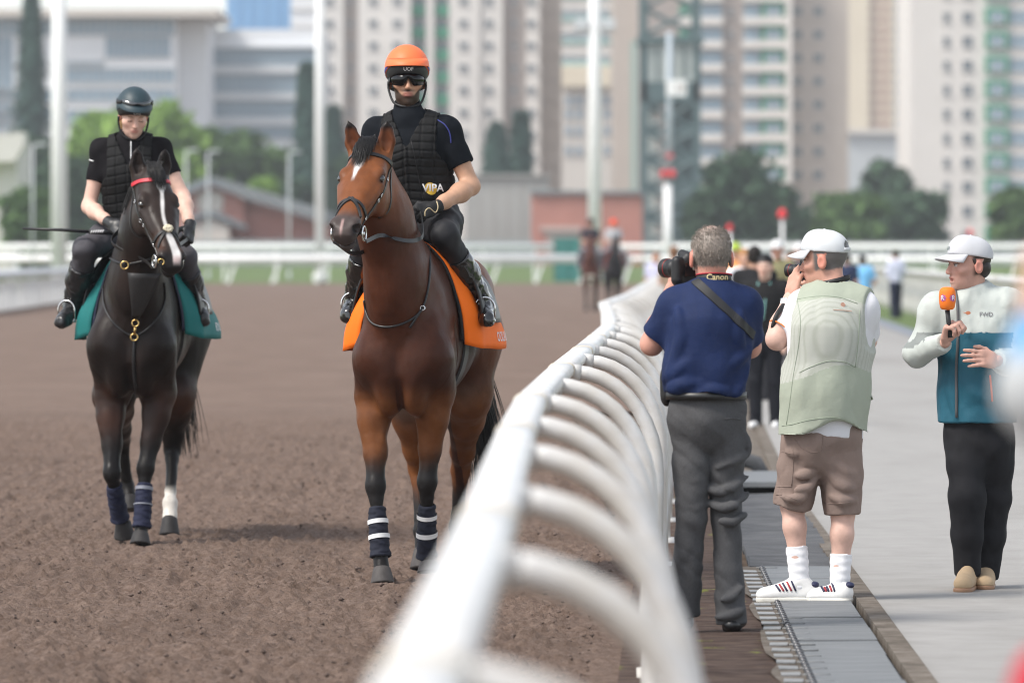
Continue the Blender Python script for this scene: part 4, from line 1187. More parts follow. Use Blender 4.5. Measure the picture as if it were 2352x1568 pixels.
def horse_prims(poll, u, v, w, fore, hind, ears):
    A = []
    u, v, w = nrm(u), nrm(v), nrm(w)
    A.append(loft((0, 0, 0), (1, 0, 0), (0, 1, 0), (0, 0, 1), [
        (-.94, 0, 1.28, .05, .07, .09), (-.86, 0, 1.30, .13, .17, .20), (-.70, 0, 1.32, .190, .27, .26), (-.50, 0, 1.32, .232, .315, .28),
        (-.25, 0, 1.26, .248, .325, .27), (0, 0, 1.22, .262, .325, .31), (.25, 0, 1.21, .245, .36, .335), (.45, 0, 1.20, .208, .43, .325),
        (.62, 0, 1.20, .180, .34, .28), (.76, 0, 1.17, .14, .22, .20), (.84, 0, 1.14, .07, .10, .10)], k=.02))
    for s in (-1, 1):
        A.append(cone((.40, s * .115, 1.50), (.70, s * .155, 1.16), .10, .12, .09, (0, 1, 0), .6))
        A.append(cone((.25, s * .155, 1.36), (.52, s * .172, 1.10), .10, .11, .08, (0, 1, 0), .55))
        A.append(ell((.715, s * .140, 1.15), (.12, .072, .15), .09))
        A.append(ell((.785, s * .078, 1.07), (.085, .080, .15), .035))
        A.append(ell((.71, s * .072, .935), (.12, .070, .10), .05))
        A.append(ell((-.58, s * .145, 1.20), (.27, .105, .33), .08))
        A.append(ell((-.62, s * .12, 1.42), (.25, .11, .2), .08))
    for s in (-1, 1):
        A.append(cone((.855, s * .055, 1.24), (.80, s * .085 + poll[1] * .25, 1.62), .014, .016, .045, op='c'))
        A.append(cone((.80, s * .128, 1.22), (.765, s * .125, 1.00), .012, .010, .035, op='c'))
        A.append(cone((.50, s * .235, 1.30), (.40, s * .235, 1.05), .012, .010, .04, op='c'))
    for q in A:                                # slim thoroughbred trunk
        if q['t'] == 'cone': q['a'][1] *= .93; q['b'][1] *= .93
        elif q['t'] == 'ell': q['c0'][1] *= .93; q['r'][1] *= .95
        else: q['s'][:, 3] *= .93
    for L in fore:
        e, kn, fe, co = [np.array(p, float) for p in L]
        f = kn - e; sd = np.sign(e[1])
        A.append(cone((.72, sd * .146, 1.12), e + (0, 0, .02), .098, .086, .09))
        A += chain([e, e + f * .28 + (.012, sd * .006, 0), e + f * .62, kn - f * .06], [.082, .071, .053, .047], .045, first_k=.08)
        A.append(cone(e + f * .05 + (.03, sd * .03, 0), e + f * .45 + (.025, sd * .022, 0), .055, .04, .04))
        A += chain([e + f * .10 + (.075, -sd * .02, 0), e + f * .35 + (.070, sd * .012, 0), e + f * .60 + (.054, -sd * .006, 0), e + f * .85 + (.046, sd * .01, 0)], [.006, .008, .007, .005], .008)
        A.append(cone(e + f * .02 + (.05, -sd * .04, .02), e + f * .50 + (.035, -sd * .035, 0), .035, .022, .02))
        A.append(ell(kn, (.052, .050, .062), .025))
        c = fe - kn
        A += chain([kn, kn + c * .2, kn + c * .8, fe], [.044, .033, .030, .036], .02)
        A.append(cone(kn + c * .2 + (-.022, 0, 0), kn + c * .9 + (-.022, 0, 0), .018, .02, .02))
        A.append(ell(fe, (.043, .041, .043), .02))
        A += chain([fe, co], [.034, .040], .02)
    for L in hind:
        st, ho, fe, co = [np.array(p, float) for p in L]
        sd = np.sign(st[1]); f = ho - st
        A.append(cone((-.52, sd * .16, 1.22), st, .19, .13, .08, (0, 1, 0), .75))
        A += chain([st, st + f * .35, st + f * .75, ho], [.125, .095, .060, .050], .04, first_k=.07)
        A.append(cone(st + f * .3 + (-.07, 0, 0), ho + (-.035, 0, .05), .06, .022, .04))
        A.append(ell(ho, (.058, .042, .062), .025))
        c = fe - ho
        A += chain([ho, ho + c * .2, ho + c * .8, fe], [.048, .038, .033, .036], .02)
        A.append(ell(fe, (.044, .042, .044), .02))
        A += chain([fe, co], [.036, .042], .02)
    poll = np.array(poll, float)
    # neck
    th = poll - w * .03 + u * .06
    n0, n1, n2 = np.array([.48, 0, 1.30]), np.array([.70, poll[1] * .22, 1.50]), np.array([.70 + (th[0] - .70) * .55, poll[1] * .60, 1.50 + (th[2] - 1.50) * .55])
    nd = np.cross(th - n0, (0, 0, 1)); nd = nrm(nd) if np.linalg.norm(nd) > .01 else np.array([0, 1., 0])
    A += [cone(n0, n1, .31, .245, .10, (0, 1, 0), .60), cone(n1, n2, .245, .19, .08, nd, .62), cone(n2, th, .19, .135, .06, nd, .64)]
    # crest
    A.append(cone((.45, 0, 1.60), n2 + (-.12, 0, .07), .055, .05, .09)); A.append(cone(n2 + (-.12, 0, .07), poll - u * .01 - w * .05, .05, .045, .07))
    S = HS
    H = lambda a, b, c: poll + (u * a + v * b + w * c) * S
    hsec = np.array([
        (-.035, 0, -.01, .040, .030, .05), (.03, 0, 0, .078, .056, .10), (.12, 0, 0, .097, .068, .135), (.20, 0, 0, .099, .068, .155), (.29, 0, 0, .085, .062, .132),
        (.39, 0, 0, .066, .057, .094), (.46, 0, 0, .057, .052, .074), (.53, 0, 0, .061, .048, .066), (.585, 0, 0, .058, .038, .060), (.62, 0, -.005, .040, .018, .040)])
    A.append(loft(poll, u, v, w, hsec * S, k=.03, e=2.35))
    eh = lambda c, r, k, ax=(u, v, w), op='u': ell(c, np.array(r) * S, k * S, ax, op)
    for s in (-1, 1):
        A.append(eh(H(.188, s * .082, .036), (.042, .024, .025), .018))
        A.append(eh(H(.20, s * .070, -.100), (.085, .032, .068), .03))
        A.append(cone(H(.235, s * .091, .0), H(.38, s * .062, .004), .019 * S, .010 * S, .02))
        A.append(eh(H(.210, s * .102, .026), (.024, .014, .0145), .005, op='c'))
        A.append(eh(H(.548, s * .046, .014), (.044, .029, .032), .018))
        A.append(eh(H(.574, s * .063, .012), (.027, .026, .019), .008, (nrm(u * .8 + w * .55), v, nrm(w * .8 - u * .55)), 'c'))
        b, t = H(.0, s * .070, .012), H(.0, s * .070, .012) + np.array(ears[0 if s < 0 else 1])
        d = t - b; fw = nrm(w - d * (w @ d) / (d @ d)); fw = nrm(fw + v * s * .25)
        A.append(cone(H(.03, s * .06, -.01), b + d * .15, .040, .034, .03))
        A += chain([b, b + d * .38, b + d * .72, t], [.033, .043, .030, .004], .012, fw, .62)
        A += [dict(q, op='c') for q in chain([b + d * .12 + fw * .026, b + d * .40 + fw * .031, b + d * .76 + fw * .018], [.014, .029, .012], .006, fw, .8)]
    A.append(eh(H(.592, 0, -.012), (.032, .050, .040), .02))
    A.append(eh(H(.566, 0, -.074), (.046, .040, .028), .012))
    A.append(eh(H(.59, 0, -.053), (.060, .075, .0045), .006, op='c'))
    return A

def hoof_part(name, co, toe, root, m):
    """truncated hoof from the coronet to the ground"""
    co = np.array(co); toe = np.array(toe); b = MB(); ax = nrm(toe - co)
    fw = np.array([1.0, 0, 0]); fw = nrm(fw - ax * (fw @ ax)); sd_ = np.cross(ax, fw)
    V = []; n = 20; rings = [(-.10, .040, .036), (0, .047, .044), (.35, .053, .050), (.9, .061, .060), (1.0, .062, .061), (1.0, .02, .02)]
    for t, a, c in rings:
        for k in range(n):
            th = 2 * math.pi * k / n
            off = fw * a * (1.08 if math.cos(th) > 0 else .88) * math.cos(th) + sd_ * c * math.sin(th)
            V.append(co + (toe - co) * t + off)
    F = [[i * n + k, i * n + (k + 1) % n, (i + 1) * n + (k + 1) % n, (i + 1) * n + k] for i in range(len(rings) - 1) for k in range(n)]
    F += [[(len(rings) - 1) * n + k for k in range(n)], list(range(n))[::-1]]
    b.add(V, F); return b.build(name, m, root, smooth=True)

def hair(name, strands, root, m, r=0.003, n=3):
    """strands: list of polylines"""
    b = MB()
    for s in strands:
        s = np.array(s); k = len(s)
        b.tube(s, [r * (1 - 0.75 * (i / (k - 1)) ** 1.5) for i in range(k)], n, cap=False)
    me = mesh_np(name, b.v, b.f, m, True)
    return mobj(name, me, root)

def wrap_part(a, b_, root, m, r0, r1, m_tape=None, tapes=(), top_tab=False):
    """leg bandage with slanted layers, tape bands as sub-parts"""
    a = np.array(a); b_ = np.array(b_); d = b_ - a; ax = nrm(d); fw = nrm(np.array([1., 0, 0]) - ax * ax[0]); sd_ = np.cross(ax, fw)
    L = np.linalg.norm(d); n = 28; rows = 46; V = []
    def rad(t): return r0 + (r1 - r0) * t + 0.006 * math.sin(t * math.pi) * .5 + (0.008 if t > .85 else 0) * (t - .85) / .15
    for i in range(rows):
        t = i / (rows - 1)
        for k in range(n):
            th = 2 * math.pi * k / n
            ph = (t * 7.0 + th / (2 * math.pi) * 0.6) % 1.0
            rr = rad(t) + 0.0045 * (ph - .5) + 0.0015 * math.sin(3 * th + t * 20)
            if i in (0, rows - 1): rr *= .86
            V.append(a + d * t + fw * rr * 1.12 * math.cos(th) + sd_ * rr * math.sin(th))
    F = [[i * n + k, i * n + (k + 1) % n, (i + 1) * n + (k + 1) % n, (i + 1) * n + k] for i in range(rows - 1) for k in range(n)]
    bb = MB().add(V, F); o = bb.build('leg_wrap', m, root, smooth=True)
    for (t, wd, tilt) in tapes:
        V = []
        for j, q in enumerate((-.5, .5)):
            for k in range(n):
                th = 2 * math.pi * k / n
                rr = rad(t) + 0.0055
                V.append(a + d * (t + q * wd / L + tilt * math.sin(th) * .02) + fw * rr * 1.12 * math.cos(th) + sd_ * rr * math.sin(th))
        F = [[k, (k + 1) % n, n + (k + 1) % n, n + k] for k in range(n)]
        MB().add(V, F).build('tape', m_tape, o, smooth=True)
    return o

def surface_strap(pts, bvh, width, thick, off=0.002, n=7, project=True, closed=False, cen=None):
    """leather strap that follows a surface; returns (verts, faces)"""
    c = catmull(pts, n) if len(pts) > 2 else np.array(pts, float)
    P_, N_ = [], []
    for q in c:
        if project:
            r = bvh.find_nearest(Vector(q)); loc, nr = np.array(r[0]), np.array(r[1])
            if cen is not None and (loc - cen) @ nr < 0: nr = -nr
        else: loc, nr = q, np.array([0, 0, 1.0])
        P_.append(loc + nr * off); N_.append(nr)
    P_ = np.array(P_); N_ = np.array(N_)
    for _ in range(2):
        N_[1:-1] = (N_[:-2] + N_[1:-1] * 2 + N_[2:]) / 4
        P_[1:-1] = (P_[:-2] + P_[1:-1] * 2 + P_[2:]) / 4
    T = np.gradient(P_, axis=0); T /= np.linalg.norm(T, axis=1)[:, None] + 1e-9
    V = []
    for p, t, nr in zip(P_, T, N_):
        nr = nr - t * (nr @ t); nr /= np.linalg.norm(nr) + 1e-9
        s = np.cross(t, nr)
        V += [p - s * width / 2, p - s * width / 2 * .9 + nr * thick, p + s * width / 2 * .9 + nr * thick, p + s * width / 2]
    m = len(P_)
    F = [[i * 4 + k, i * 4 + (k + 1) % 4, (i + 1) * 4 + (k + 1) % 4, (i + 1) * 4 + k] for i in range(m - 1) for k in range(4)]
    F += [[3, 2, 1, 0], [(m - 1) * 4 + k for k in range(4)]]
    return V, F
def strap_obj(name, root, m, *a, smooth=True, **kw):
    V, F = surface_strap(*a, **kw)
    return MB().add(V, F).build(name, m, root, smooth=False)
def ring_obj(name, root, m, c, nrm_, R0, r, n=20):
    c = np.array(c, float); a = nrm(nrm_); u_ = nrm(np.cross(a, (0.3, 0.2, 1))); v_ = np.cross(a, u_)
    pts = [c + R0 * (math.cos(t) * u_ + math.sin(t) * v_) for t in np.linspace(0, 2 * math.pi, n + 1)]
    return MB().tube(pts, r, 6, cap=False).build(name, m, root, smooth=True)

m_leather = mat('black_leather', (0.012, 0.012, 0.013), 0.42, var=0.2, vscale=40, bump=0.15, bscale=150, bdist=0.002)
m_rubber = mat('black_rubber', (0.014, 0.014, 0.015), 0.55)
m_chrome = mat('bright_steel', (0.72, 0.72, 0.72), 0.18, metal=1.0)
m_brass = mat('brass', (0.62, 0.42, 0.16), 0.28, metal=1.0)
m_eye = mat('horse_eye', (0.010, 0.006, 0.004), 0.06, spec=0.7, coat=1.0)
m_hairblack = mat('black_horse_hair', (0.010, 0.0085, 0.008), 0.42, var=0.3, vscale=40)

def build_horse(F, name, label, poll, u, v, w, fore, hind, toes_f, toes_h, ears, colfn, m_coat, h=0.0065, m_hoof=None):
    u, v, w = [F.dirl(x) for x in (u, v, w)]
    root = empty(name, (F.O[0], F.O[1], 0), label, 'horse', 'horses ridden on the track', rz=F.rz)
    pr = horse_prims(poll, u, v, w, fore, hind, ears)
    def disp(V, N):
        d = fbm(V, 8.0, 2, 2) * 0.0045 + fbm(V * np.array([1, 1, .6]), 22.0, 2, 4) * 0.0016 * (V[:, 2] > .6)
        return d
    V, Q, N = organic(pr, h, disp=disp, it=3)
    rel = V - np.array(poll, np.float32)
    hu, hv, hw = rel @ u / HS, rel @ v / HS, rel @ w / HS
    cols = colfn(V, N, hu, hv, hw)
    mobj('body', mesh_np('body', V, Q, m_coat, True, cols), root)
    H = lambda a, b, c: np.array(poll) + (u * a + v * b + w * c) * HS
    for s in (-1, 1):
        b = MB(); c = H(.208, s * .0905, .0265); n = 14
        for i in range(9):
            pass
        vs, fs = [], []
        for i in range(9):
            ph = math.pi * i / 8
            for k in range(n):
                th = 2 * math.pi * k / n
                vs.append(c + 0.0225 * (math.sin(ph) * math.cos(th) * u + math.sin(ph) * math.sin(th) * w * .9 + math.cos(ph) * v))
        for i in range(8):
            for k in range(n): fs.append([i * n + k, i * n + (k + 1) % n, (i + 1) * n + (k + 1) % n, (i + 1) * n + k])
        b.add(vs, fs); b.build('eye', m_eye, root, smooth=True)
    for L, t in list(zip(fore, toes_f)) + list(zip(hind, toes_h)):
        hoof_part('hoof', L[3], t, root, m_hoof)
    bv = bvh_of(V, Q)
    return root, bv, H, (u, v, w), V, Q
# ------------------------------------------------------------------ the bay horse
FB = Frame((-.430, 29.36), 9.5)
uB = nrm((-.195, -.78, -.595)); vB = nrm((.78, -.195, 0)); wB = np.cross(uB, vB)
pollB = FB.at(830, 411, 1.20) - (FB.dirl(uB) * .206 + FB.dirl(wB) * .024) * HS
foreB = [[FB.at(863, 905, .60), FB.at(862, 1118, .74), FB.at(873, 1262, .80), FB.at(877, 1305, .835)],
         [FB.at(998, 905, .58), FB.at(981, 1108, .60), FB.at(980, 1262, .50), FB.at(984, 1290, .52)]]
toesB = [FB.at(879, 1345, .855) * (1, 1, 0), FB.at(986, 1312, .53)]
hindB = [[FB.at(938, 900, -.36), FB.at(960, 1075, -.62), FB.at(968, 1210, -.52), FB.at(970, 1235, -.48)],
         [FB.at(1075, 900, -.46), FB.at(1058, 1080, -.95), FB.at(1050, 1185, -1.02), FB.at(1050, 1215, -.97)]]
for L in hindB + foreB:
    pass
toesHB = [np.array([-.45, hindB[0][3][1], 0.0]), np.array([-.93, hindB[1][3][1], 0.02])]
hindB[0][2][2] = .20; hindB[0][3][2] = .10; hindB[1][2][2] = .20; hindB[1][3][2] = .11
def bay_cols(V, N, a, b, c):
    n = V.shape[0]
    nz = fbm(V, 5.0, 3, 8)
    base = np.tile(np.array([[0.046, 0.0155, 0.0085]]), (n, 1))
    z, x = V[:, 2], V[:, 0]
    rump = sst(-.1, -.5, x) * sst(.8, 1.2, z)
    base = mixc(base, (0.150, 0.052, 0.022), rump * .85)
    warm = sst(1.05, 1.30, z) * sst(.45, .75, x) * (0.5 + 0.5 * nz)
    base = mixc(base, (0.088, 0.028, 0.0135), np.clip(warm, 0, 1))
    leg = sst(1.02, .86, z) * (np.abs(V[:, 1]) > .02)
    base = mixc(base, (0.185, 0.068, 0.023), leg * np.clip(.75 + .4 * nz, 0, 1))
    belly = sst(1.02, .93, z) * sst(.50, .30, x) * sst(-.4, -.2, x)
    base = mixc(base, (0.17, 0.13, 0.11), belly * .8)
    blk = sst(.70, .54, z + nz * .05 + .22 * sst(-.1, -.4, x))
    base = mixc(base, (0.016, 0.0145, 0.0145), blk)
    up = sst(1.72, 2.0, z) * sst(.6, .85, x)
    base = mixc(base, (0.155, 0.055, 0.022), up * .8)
    face = sst(-.06, .02, a) * sst(-.19, -.12, c) * sst(.17, .12, np.abs(b)) * (z > 1.5)
    base = mixc(base, (0.175, 0.060, 0.022), face)
    base = mixc(base, (0.11, 0.038, 0.018), face * sst(.10, .25, a) * sst(-.03, -.10, c) * .7)
    eye = np.exp(-(((a - .205) / .032) ** 2 + ((np.abs(b) - .10) / .03) ** 2 + ((c - .028) / .024) ** 2))
    base = mixc(base, (0.03, 0.022, 0.02), np.clip(eye * 1.1, 0, .95))
    muz = face * sst(.445, .53, a + .03 * nz)
    base = mixc(base, (0.055, 0.048, 0.047), muz * .93)
    nos = np.exp(-(((a - .578) / .026) ** 2 + ((np.abs(b) - .050) / .018) ** 2 + ((c - .012) / .020) ** 2))
    base = mixc(base, (0.008, 0.007, 0.007), np.clip(nos * 1.4, 0, 1))
    star = sst(.007 + .020 * sst(.24, .13, a), .0, np.abs(b + .012 + .05 * (a - .1) + nz * .006) - .004) * sst(.03, .06, a) * sst(.285, .22, a) * (c > .02)
    base = mixc(base, (0.70, 0.68, 0.66), np.clip(star, 0, 1) * face)
    snip = sst(.010, .0, np.abs(b + .006)) * sst(.53, .56, a) * sst(.63, .60, a) * (c > 0)
    base = mixc(base, (0.45, 0.30, 0.28), np.clip(snip, 0, 1) * .8)
    # ear rims and hollows
    ear = sst(.02, -.03, a) * (z > pollB[2] + .03) * (x > .8)
    rim = sst(pollB[2] + .12, pollB[2] + .155, z) * ear
    base = mixc(base, (0.10, 0.033, 0.015), ear * .9)
    base = mixc(base, (0.012, 0.009, 0.008), rim)
    return base
m_bay = mat('bay_coat', rough=0.42, vcol=True, var=0.22, vscale=14, bump=0.22, bscale=38, bdist=0.006, spec=0.14, fine=0.2, fscale=300, rvar=.12)
m_hoof = mat('hoof_horn', (0.06, 0.053, 0.05), 0.7, var=0.35, vscale=18, bump=0.3, bscale=40)
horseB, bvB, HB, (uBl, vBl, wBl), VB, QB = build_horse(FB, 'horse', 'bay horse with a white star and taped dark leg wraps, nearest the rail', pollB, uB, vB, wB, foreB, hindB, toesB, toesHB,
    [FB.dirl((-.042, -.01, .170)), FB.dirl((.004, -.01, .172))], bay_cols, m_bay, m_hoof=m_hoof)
# ------------------------------------------------------------------ the dark horse
FD = Frame((-2.115, 33.18), 4.5)
uD = nrm((.235, -.60, -.765)); vD = nrm((.60, .235, 0)); wD = np.cross(uD, vD)
pollD = FD.at(365, 470, 1.17) - (FD.dirl(uD) * .206 + FD.dirl(wD) * .024) * HS
foreD = [[FD.at(258, 905, .56), FD.at(257, 1088, .74), FD.at(274, 1182, .60), FD.at(283, 1198, .56)],
         [FD.at(366, 905, .58), FD.at(334, 1078, .72), FD.at(326, 1200, .79), FD.at(323, 1224, .82)]]
toesD = [FD.at(286, 1232, .53), FD.at(322, 1252, .845) * (1, 1, 0)]
hindD = [[FD.at(262, 905, -.42), FD.at(280, 1010, -.98), FD.at(292, 1115, -1.10), FD.at(297, 1140, -1.06)],
         [FD.at(400, 905, -.36), FD.at(397, 1030, -.55), FD.at(391, 1165, -.28), FD.at(390, 1196, -.23)]]
toesHD = [FD.at(300, 1172, -1.04), FD.at(389, 1228, -.20)]
toesHD[1][2] = 0.0; hindD[1][3][2] = .10; hindD[1][2][2] = .19
def dark_cols(V, N, a, b, c):
    n = V.shape[0]; nz = fbm(V, 5.0, 3, 8); z, x = V[:, 2], V[:, 0]
    base = np.tile(np.array([[0.0125, 0.0090, 0.0080]]), (n, 1))
    br = np.clip(nz * .8 + .15, 0, 1)
    base = mixc(base, (0.045, 0.022, 0.016), br * .6)
    base = mixc(base, (0.060, 0.024, 0.014), sst(1.0, .8, z) * sst(.55, .75, z) * np.clip(.45 + nz, 0, 1))
    base = mixc(base, (0.011, 0.010, 0.010), sst(.62, .50, z))
    face = sst(-.06, .02, a) * sst(-.19, -.12, c) * sst(.17, .12, np.abs(b)) * (z > 1.4)
    base = mixc(base, (0.030, 0.021, 0.018), face)
    base = mixc(base, (0.085, 0.038, 0.024), face * sst(.36, .46, a) * sst(.56, .50, a) * sst(.02, .05, np.abs(b)) * .55)
    base = mixc(base, (0.018, 0.016, 0.016), face * sst(.53, .57, a))
    nos = np.exp(-(((a - .566) / .026) ** 2 + ((np.abs(b) - .052) / .018) ** 2 + ((c - .012) / .020) ** 2))
    base = mixc(base, (0.006, 0.005, 0.005), np.clip(nos * 1.4, 0, 1))
    wv = .006 + .022 * sst(.17, .11, a) + .011 * sst(.34, .46, a) + .008 * nz
    blaze = sst(.006, -.004, np.abs(b - .004 - .012 * np.sin(a * 14)) - wv) * sst(.085, .105, a) * sst(.62, .58, a) * (c > .0)
    base = mixc(base, (0.62, 0.60, 0.58), np.clip(blaze, 0, 1) * face)
    base = mixc(base, (0.50, 0.36, 0.34), np.clip(blaze, 0, 1) * face * sst(.55, .60, a))
    sock = sst(.30, .24, z + .03 * nz) * (x > -.55) * (x < .1) * (V[:, 1] > 0)
    base = mixc(base, (0.66, 0.62, 0.56), sock)
    base = mixc(base, (0.42, 0.24, 0.16), sock * sst(.12, .07, z) * .8)
    return base
m_dark = mat('dark_brown_coat', rough=0.42, vcol=True, var=0.25, vscale=12, bump=0.22, bscale=38, bdist=0.006, spec=0.15, fine=0.2, fscale=300, rvar=.12)
m_hoofd = mat('hoof_dark', (0.022, 0.020, 0.020), 0.7, var=0.35, vscale=18, bump=0.3, bscale=40)
horseD, bvD, HD, (uDl, vDl, wDl), VD, QD = build_horse(FD, 'horse', 'near-black horse with a long white blaze and one white hind sock', pollD, uD, vD, wD, foreD, hindD, toesD, toesHD,
    [FD.dirl((-.004, -.01, .155)), FD.dirl((.010, -.01, .155))], dark_cols, m_dark, m_hoof=m_hoofd)
# ================================================================== RIDERS
m_vest = mat('vest_black', (0.0085, 0.0085, 0.009), 0.8, var=0.2, vscale=60, bump=0.25, bscale=250, bdist=0.002, spec=0.3)
m_tee = mat('shirt_blueblack', (0.0065, 0.0085, 0.012), 0.8, var=0.15, vscale=30, spec=0.12, bump=.1, bscale=200, bdist=.002, crease=(.5, 7, 0.036, (1, 1, .7)))
m_teeD = mat('shirt_charcoal', (0.009, 0.008, 0.0095), 0.8, var=0.15, vscale=30, spec=0.12, bump=.1, bscale=200, bdist=.002, crease=(.5, 8, 0.036, (1, 1, .7)))
m_breech = mat('breeches_charcoal', (0.018, 0.018, 0.021), 0.65, var=0.15, vscale=20, spec=0.3, bump=.1, bscale=200, bdist=.002, crease=(.5, 7, 0.036, (1, 1, 1)))
m_breechG = mat('breeches_grey', (0.075, 0.072, 0.082), 0.75, var=0.1, vscale=20, spec=0.25, bump=.1, bscale=200, bdist=.002, crease=(.5, 7, 0.036, (1, 1, 1)))
m_boot = mat('boot_patent', (0.006, 0.006, 0.0065), 0.16, bump=0.25, bscale=16, bdist=0.012, spec=0.6, coat=0.6)
m_bootD = mat('boot_leather', (0.020, 0.020, 0.022), 0.33, bump=0.25, bscale=18, bdist=0.01, spec=0.5)
m_glove = mat('glove_black', (0.008, 0.008, 0.009), 0.7, var=0.1)
m_gloveL = mat('glove_leather', (0.014, 0.014, 0.015), 0.4, bump=0.2, bscale=60, bdist=0.004)
m_orange = mat('helmet_orange', (0.92, 0.185, 0.062), 0.5, var=0.04, vscale=12, bump=0.06, bscale=14, spec=0.35)
m_blue = mat('royal_blue', (0.035, 0.045, 0.24), 0.6)
m_shell = mat('helmet_black', (0.008, 0.008, 0.009), 0.5)
m_teal = mat('helmet_teal', (0.019, 0.042, 0.053), 0.5, var=0.06, vscale=20, bump=0.08, bscale=30)
m_lens = mat('lens_black', (0.003, 0.003, 0.004), 0.12, spec=0.35)
m_lensS = mat('lens_smoke', (0.03, 0.035, 0.04), 0.06, spec=0.8, coat=1.0)
m_print = mat('print_white', (0.75, 0.75, 0.75), 0.6)
m_gold = mat('print_gold', (0.72, 0.47, 0.05), 0.45)
m_piping = mat('piping_beige', (0.62, 0.50, 0.30), 0.5)
m_silver = mat('print_silver', (0.35, 0.35, 0.36), 0.35, metal=0.5)

def rider(J, label, cfg):
    f = nrm(cfg['front'])
    g = Person((J['pel'][0], J['pel'][1]), label, 'riders on the track')
    h = HeadFrame(J['head'], cfg['face'], (cfg.get('roll', 0), 0, 1), cfg.get('hs', 1.06))
    skin = cfg['skin']
    # body: head, arms, hands, hidden trunk and legs
    sets = [(head_prims(h, J['neck'], female=cfg.get('female', False)), .0042, lambda V: face_cols(h, V, skin, cfg.get('beard', 0), cfg.get('lips', (0.40, 0.15, 0.12)), eyes=cfg.get('eyes', True), brow=cfg.get('brow', (.03, .02, .015))))]
    bp = torso(J['pel'], J['waist'], J['chest'], J['neck'], J['shR'], J['shL'], f, -.02)
    ar = cfg.get('arm', 1.0)
    for s in 'RL':
        sh, el, wr = J['sh' + s], J['el' + s], J['wr' + s]
        bp += chain([sh, sh + (el - sh) * .45, el], [.048 * ar, .051 * ar, .042 * ar], .03)
        fa = wr - el
        bp += chain([el, el + fa * .3, el + fa * .75, wr], [.042 * ar, .047 * ar, .033 * ar, .027 * ar], .03)
        bp += chain([J['hp' + s], J['kn' + s], J['an' + s]], [.075, .05, .035], .04)
    sets.append((bp, .008, tint(skin)))
    g.merged('body', sets, m_skin)
    for s in 'RL':
        hd = J['hd' + s] - J['wr' + s]
        inw = (J['waist'] - J['wr' + s]); 
        pn = cfg['palm' + s]
        pr = hand_prims(J['wr' + s] + nrm(hd) * .01, hd, pn, cfg['thumb' + s], (1.15, 1.2, 1.25, 1.2), .03, 1.08, .6)
        pr += [cone(J['wr' + s] - nrm(hd) * .03, J['wr' + s] + nrm(hd) * .03, .036, .033, .01, fl=2)]
        o, V, Q = g.part('glove', pr, cfg['glove'], .0045)
    # shirt
    sp = torso(J['pel'], J['waist'], J['chest'], J['neck'], J['shR'], J['shL'], f, .0)
    for s in 'RL':
        sh, el = J['sh' + s], J['el' + s]; t = cfg.get('sleeve', .62)
        sp.append(cone(sh, sh + (el - sh) * t, .066 * ar, .064 * ar, .03, fl=1))
    hn = nrm(h.at(0, -.02, -.09) - J['neck'])
    sp.append(cone(J['neck'] - hn * .04, J['neck'] + hn * cfg.get('collar', .055), .082, .066, .03, fl=1))
    shirt, V, Q = g.part('shirt', sp, cfg['shirt_m'], .0065, disp=folds(.006, (14, 14, 10), 3))
    bvs = bvh_of(V, Q)
    # vest
    vp = torso(J['pel'] + (0, 0, .03), J['waist'], J['chest'], J['neck'], J['shR'], J['shL'], f, .020, shr=.05)
    lat = nrm(J['shL'] - J['shR']); mid = (J['shL'] + J['shR']) / 2; upv = nrm(J['neck'] - J['waist'])
    w2 = np.linalg.norm(J['shL'] - J['shR']) / 2
    c0 = J['chest']; nk = J['neck']
    def vclip(X, Y, Z):
        a = (X - mid[0]) * lat[0] + (Y - mid[1]) * lat[1] + (Z - mid[2]) * lat[2]
        z = (X - mid[0]) * upv[0] + (Y - mid[1]) * upv[1] + (Z - mid[2]) * upv[2]
        ff = (X - mid[0]) * f[0] + (Y - mid[1]) * f[1] + (Z - mid[2]) * f[2]
        arm = np.maximum(np.abs(a) - (w2 * .80 + .07 * np.clip((-z - .12) / .12, 0, 1) + 0 * ff), -9)     # armholes
        # neckline: V opening in front, close behind
        neckh = np.where(ff > 0, (z - cfg.get('vee', -.075)) * .50 - np.abs(a), np.where(z > .02, .062 - np.abs(a), -1))
        bot = -z - cfg['vest_len']
        return np.maximum(np.maximum(arm, neckh), bot)
    def quilt(V, N):
        a = (V - mid) @ lat; z = (V - mid) @ upv
        gz = np.abs(((z + .20 * np.abs(a)) / cfg.get('qz', .042)) % 1.0 - .5); ga = np.abs((np.abs(a) - .012) / .062 % 1.0 - .5)
        gr = np.exp(-((.5 - gz) * cfg.get('qz', .042) / .0045) ** 2) + np.exp(-((.5 - ga) * .062 / .0045) ** 2) * .8
        z0 = np.exp(-(a / .006) ** 2) * ((V - mid) @ f > 0)
        return -.0065 * np.clip(gr, 0, 1.2) + .004 * z0 + noise(V, 18, 4) * .002
    vest, Vv, Qv = g.part('vest', vp, m_vest, .0055, clip=vclip, disp=quilt, it=1)
    bvv = bvh_of(Vv, Qv)
    # trousers and boots
    tp = [cone(J['pel'] + (0, 0, -.02), J['waist'] - (0, 0, .04), .172, .150, .04, f, .78)]
    for s in 'RL':
        hp, kn, an, to = J['hp' + s], J['kn' + s], J['an' + s], J['to' + s]
        tp += chain([hp, hp + (kn - hp) * .5, kn], [.100, .092, .070], .05)
        tp.append(cone(kn, kn + (an - kn) * .45, .068, .060, .03))
    tr, _, _ = g.part('trousers', tp, cfg['trouser_m'], .0075, disp=folds(.008, (12, 12, 12), 8))
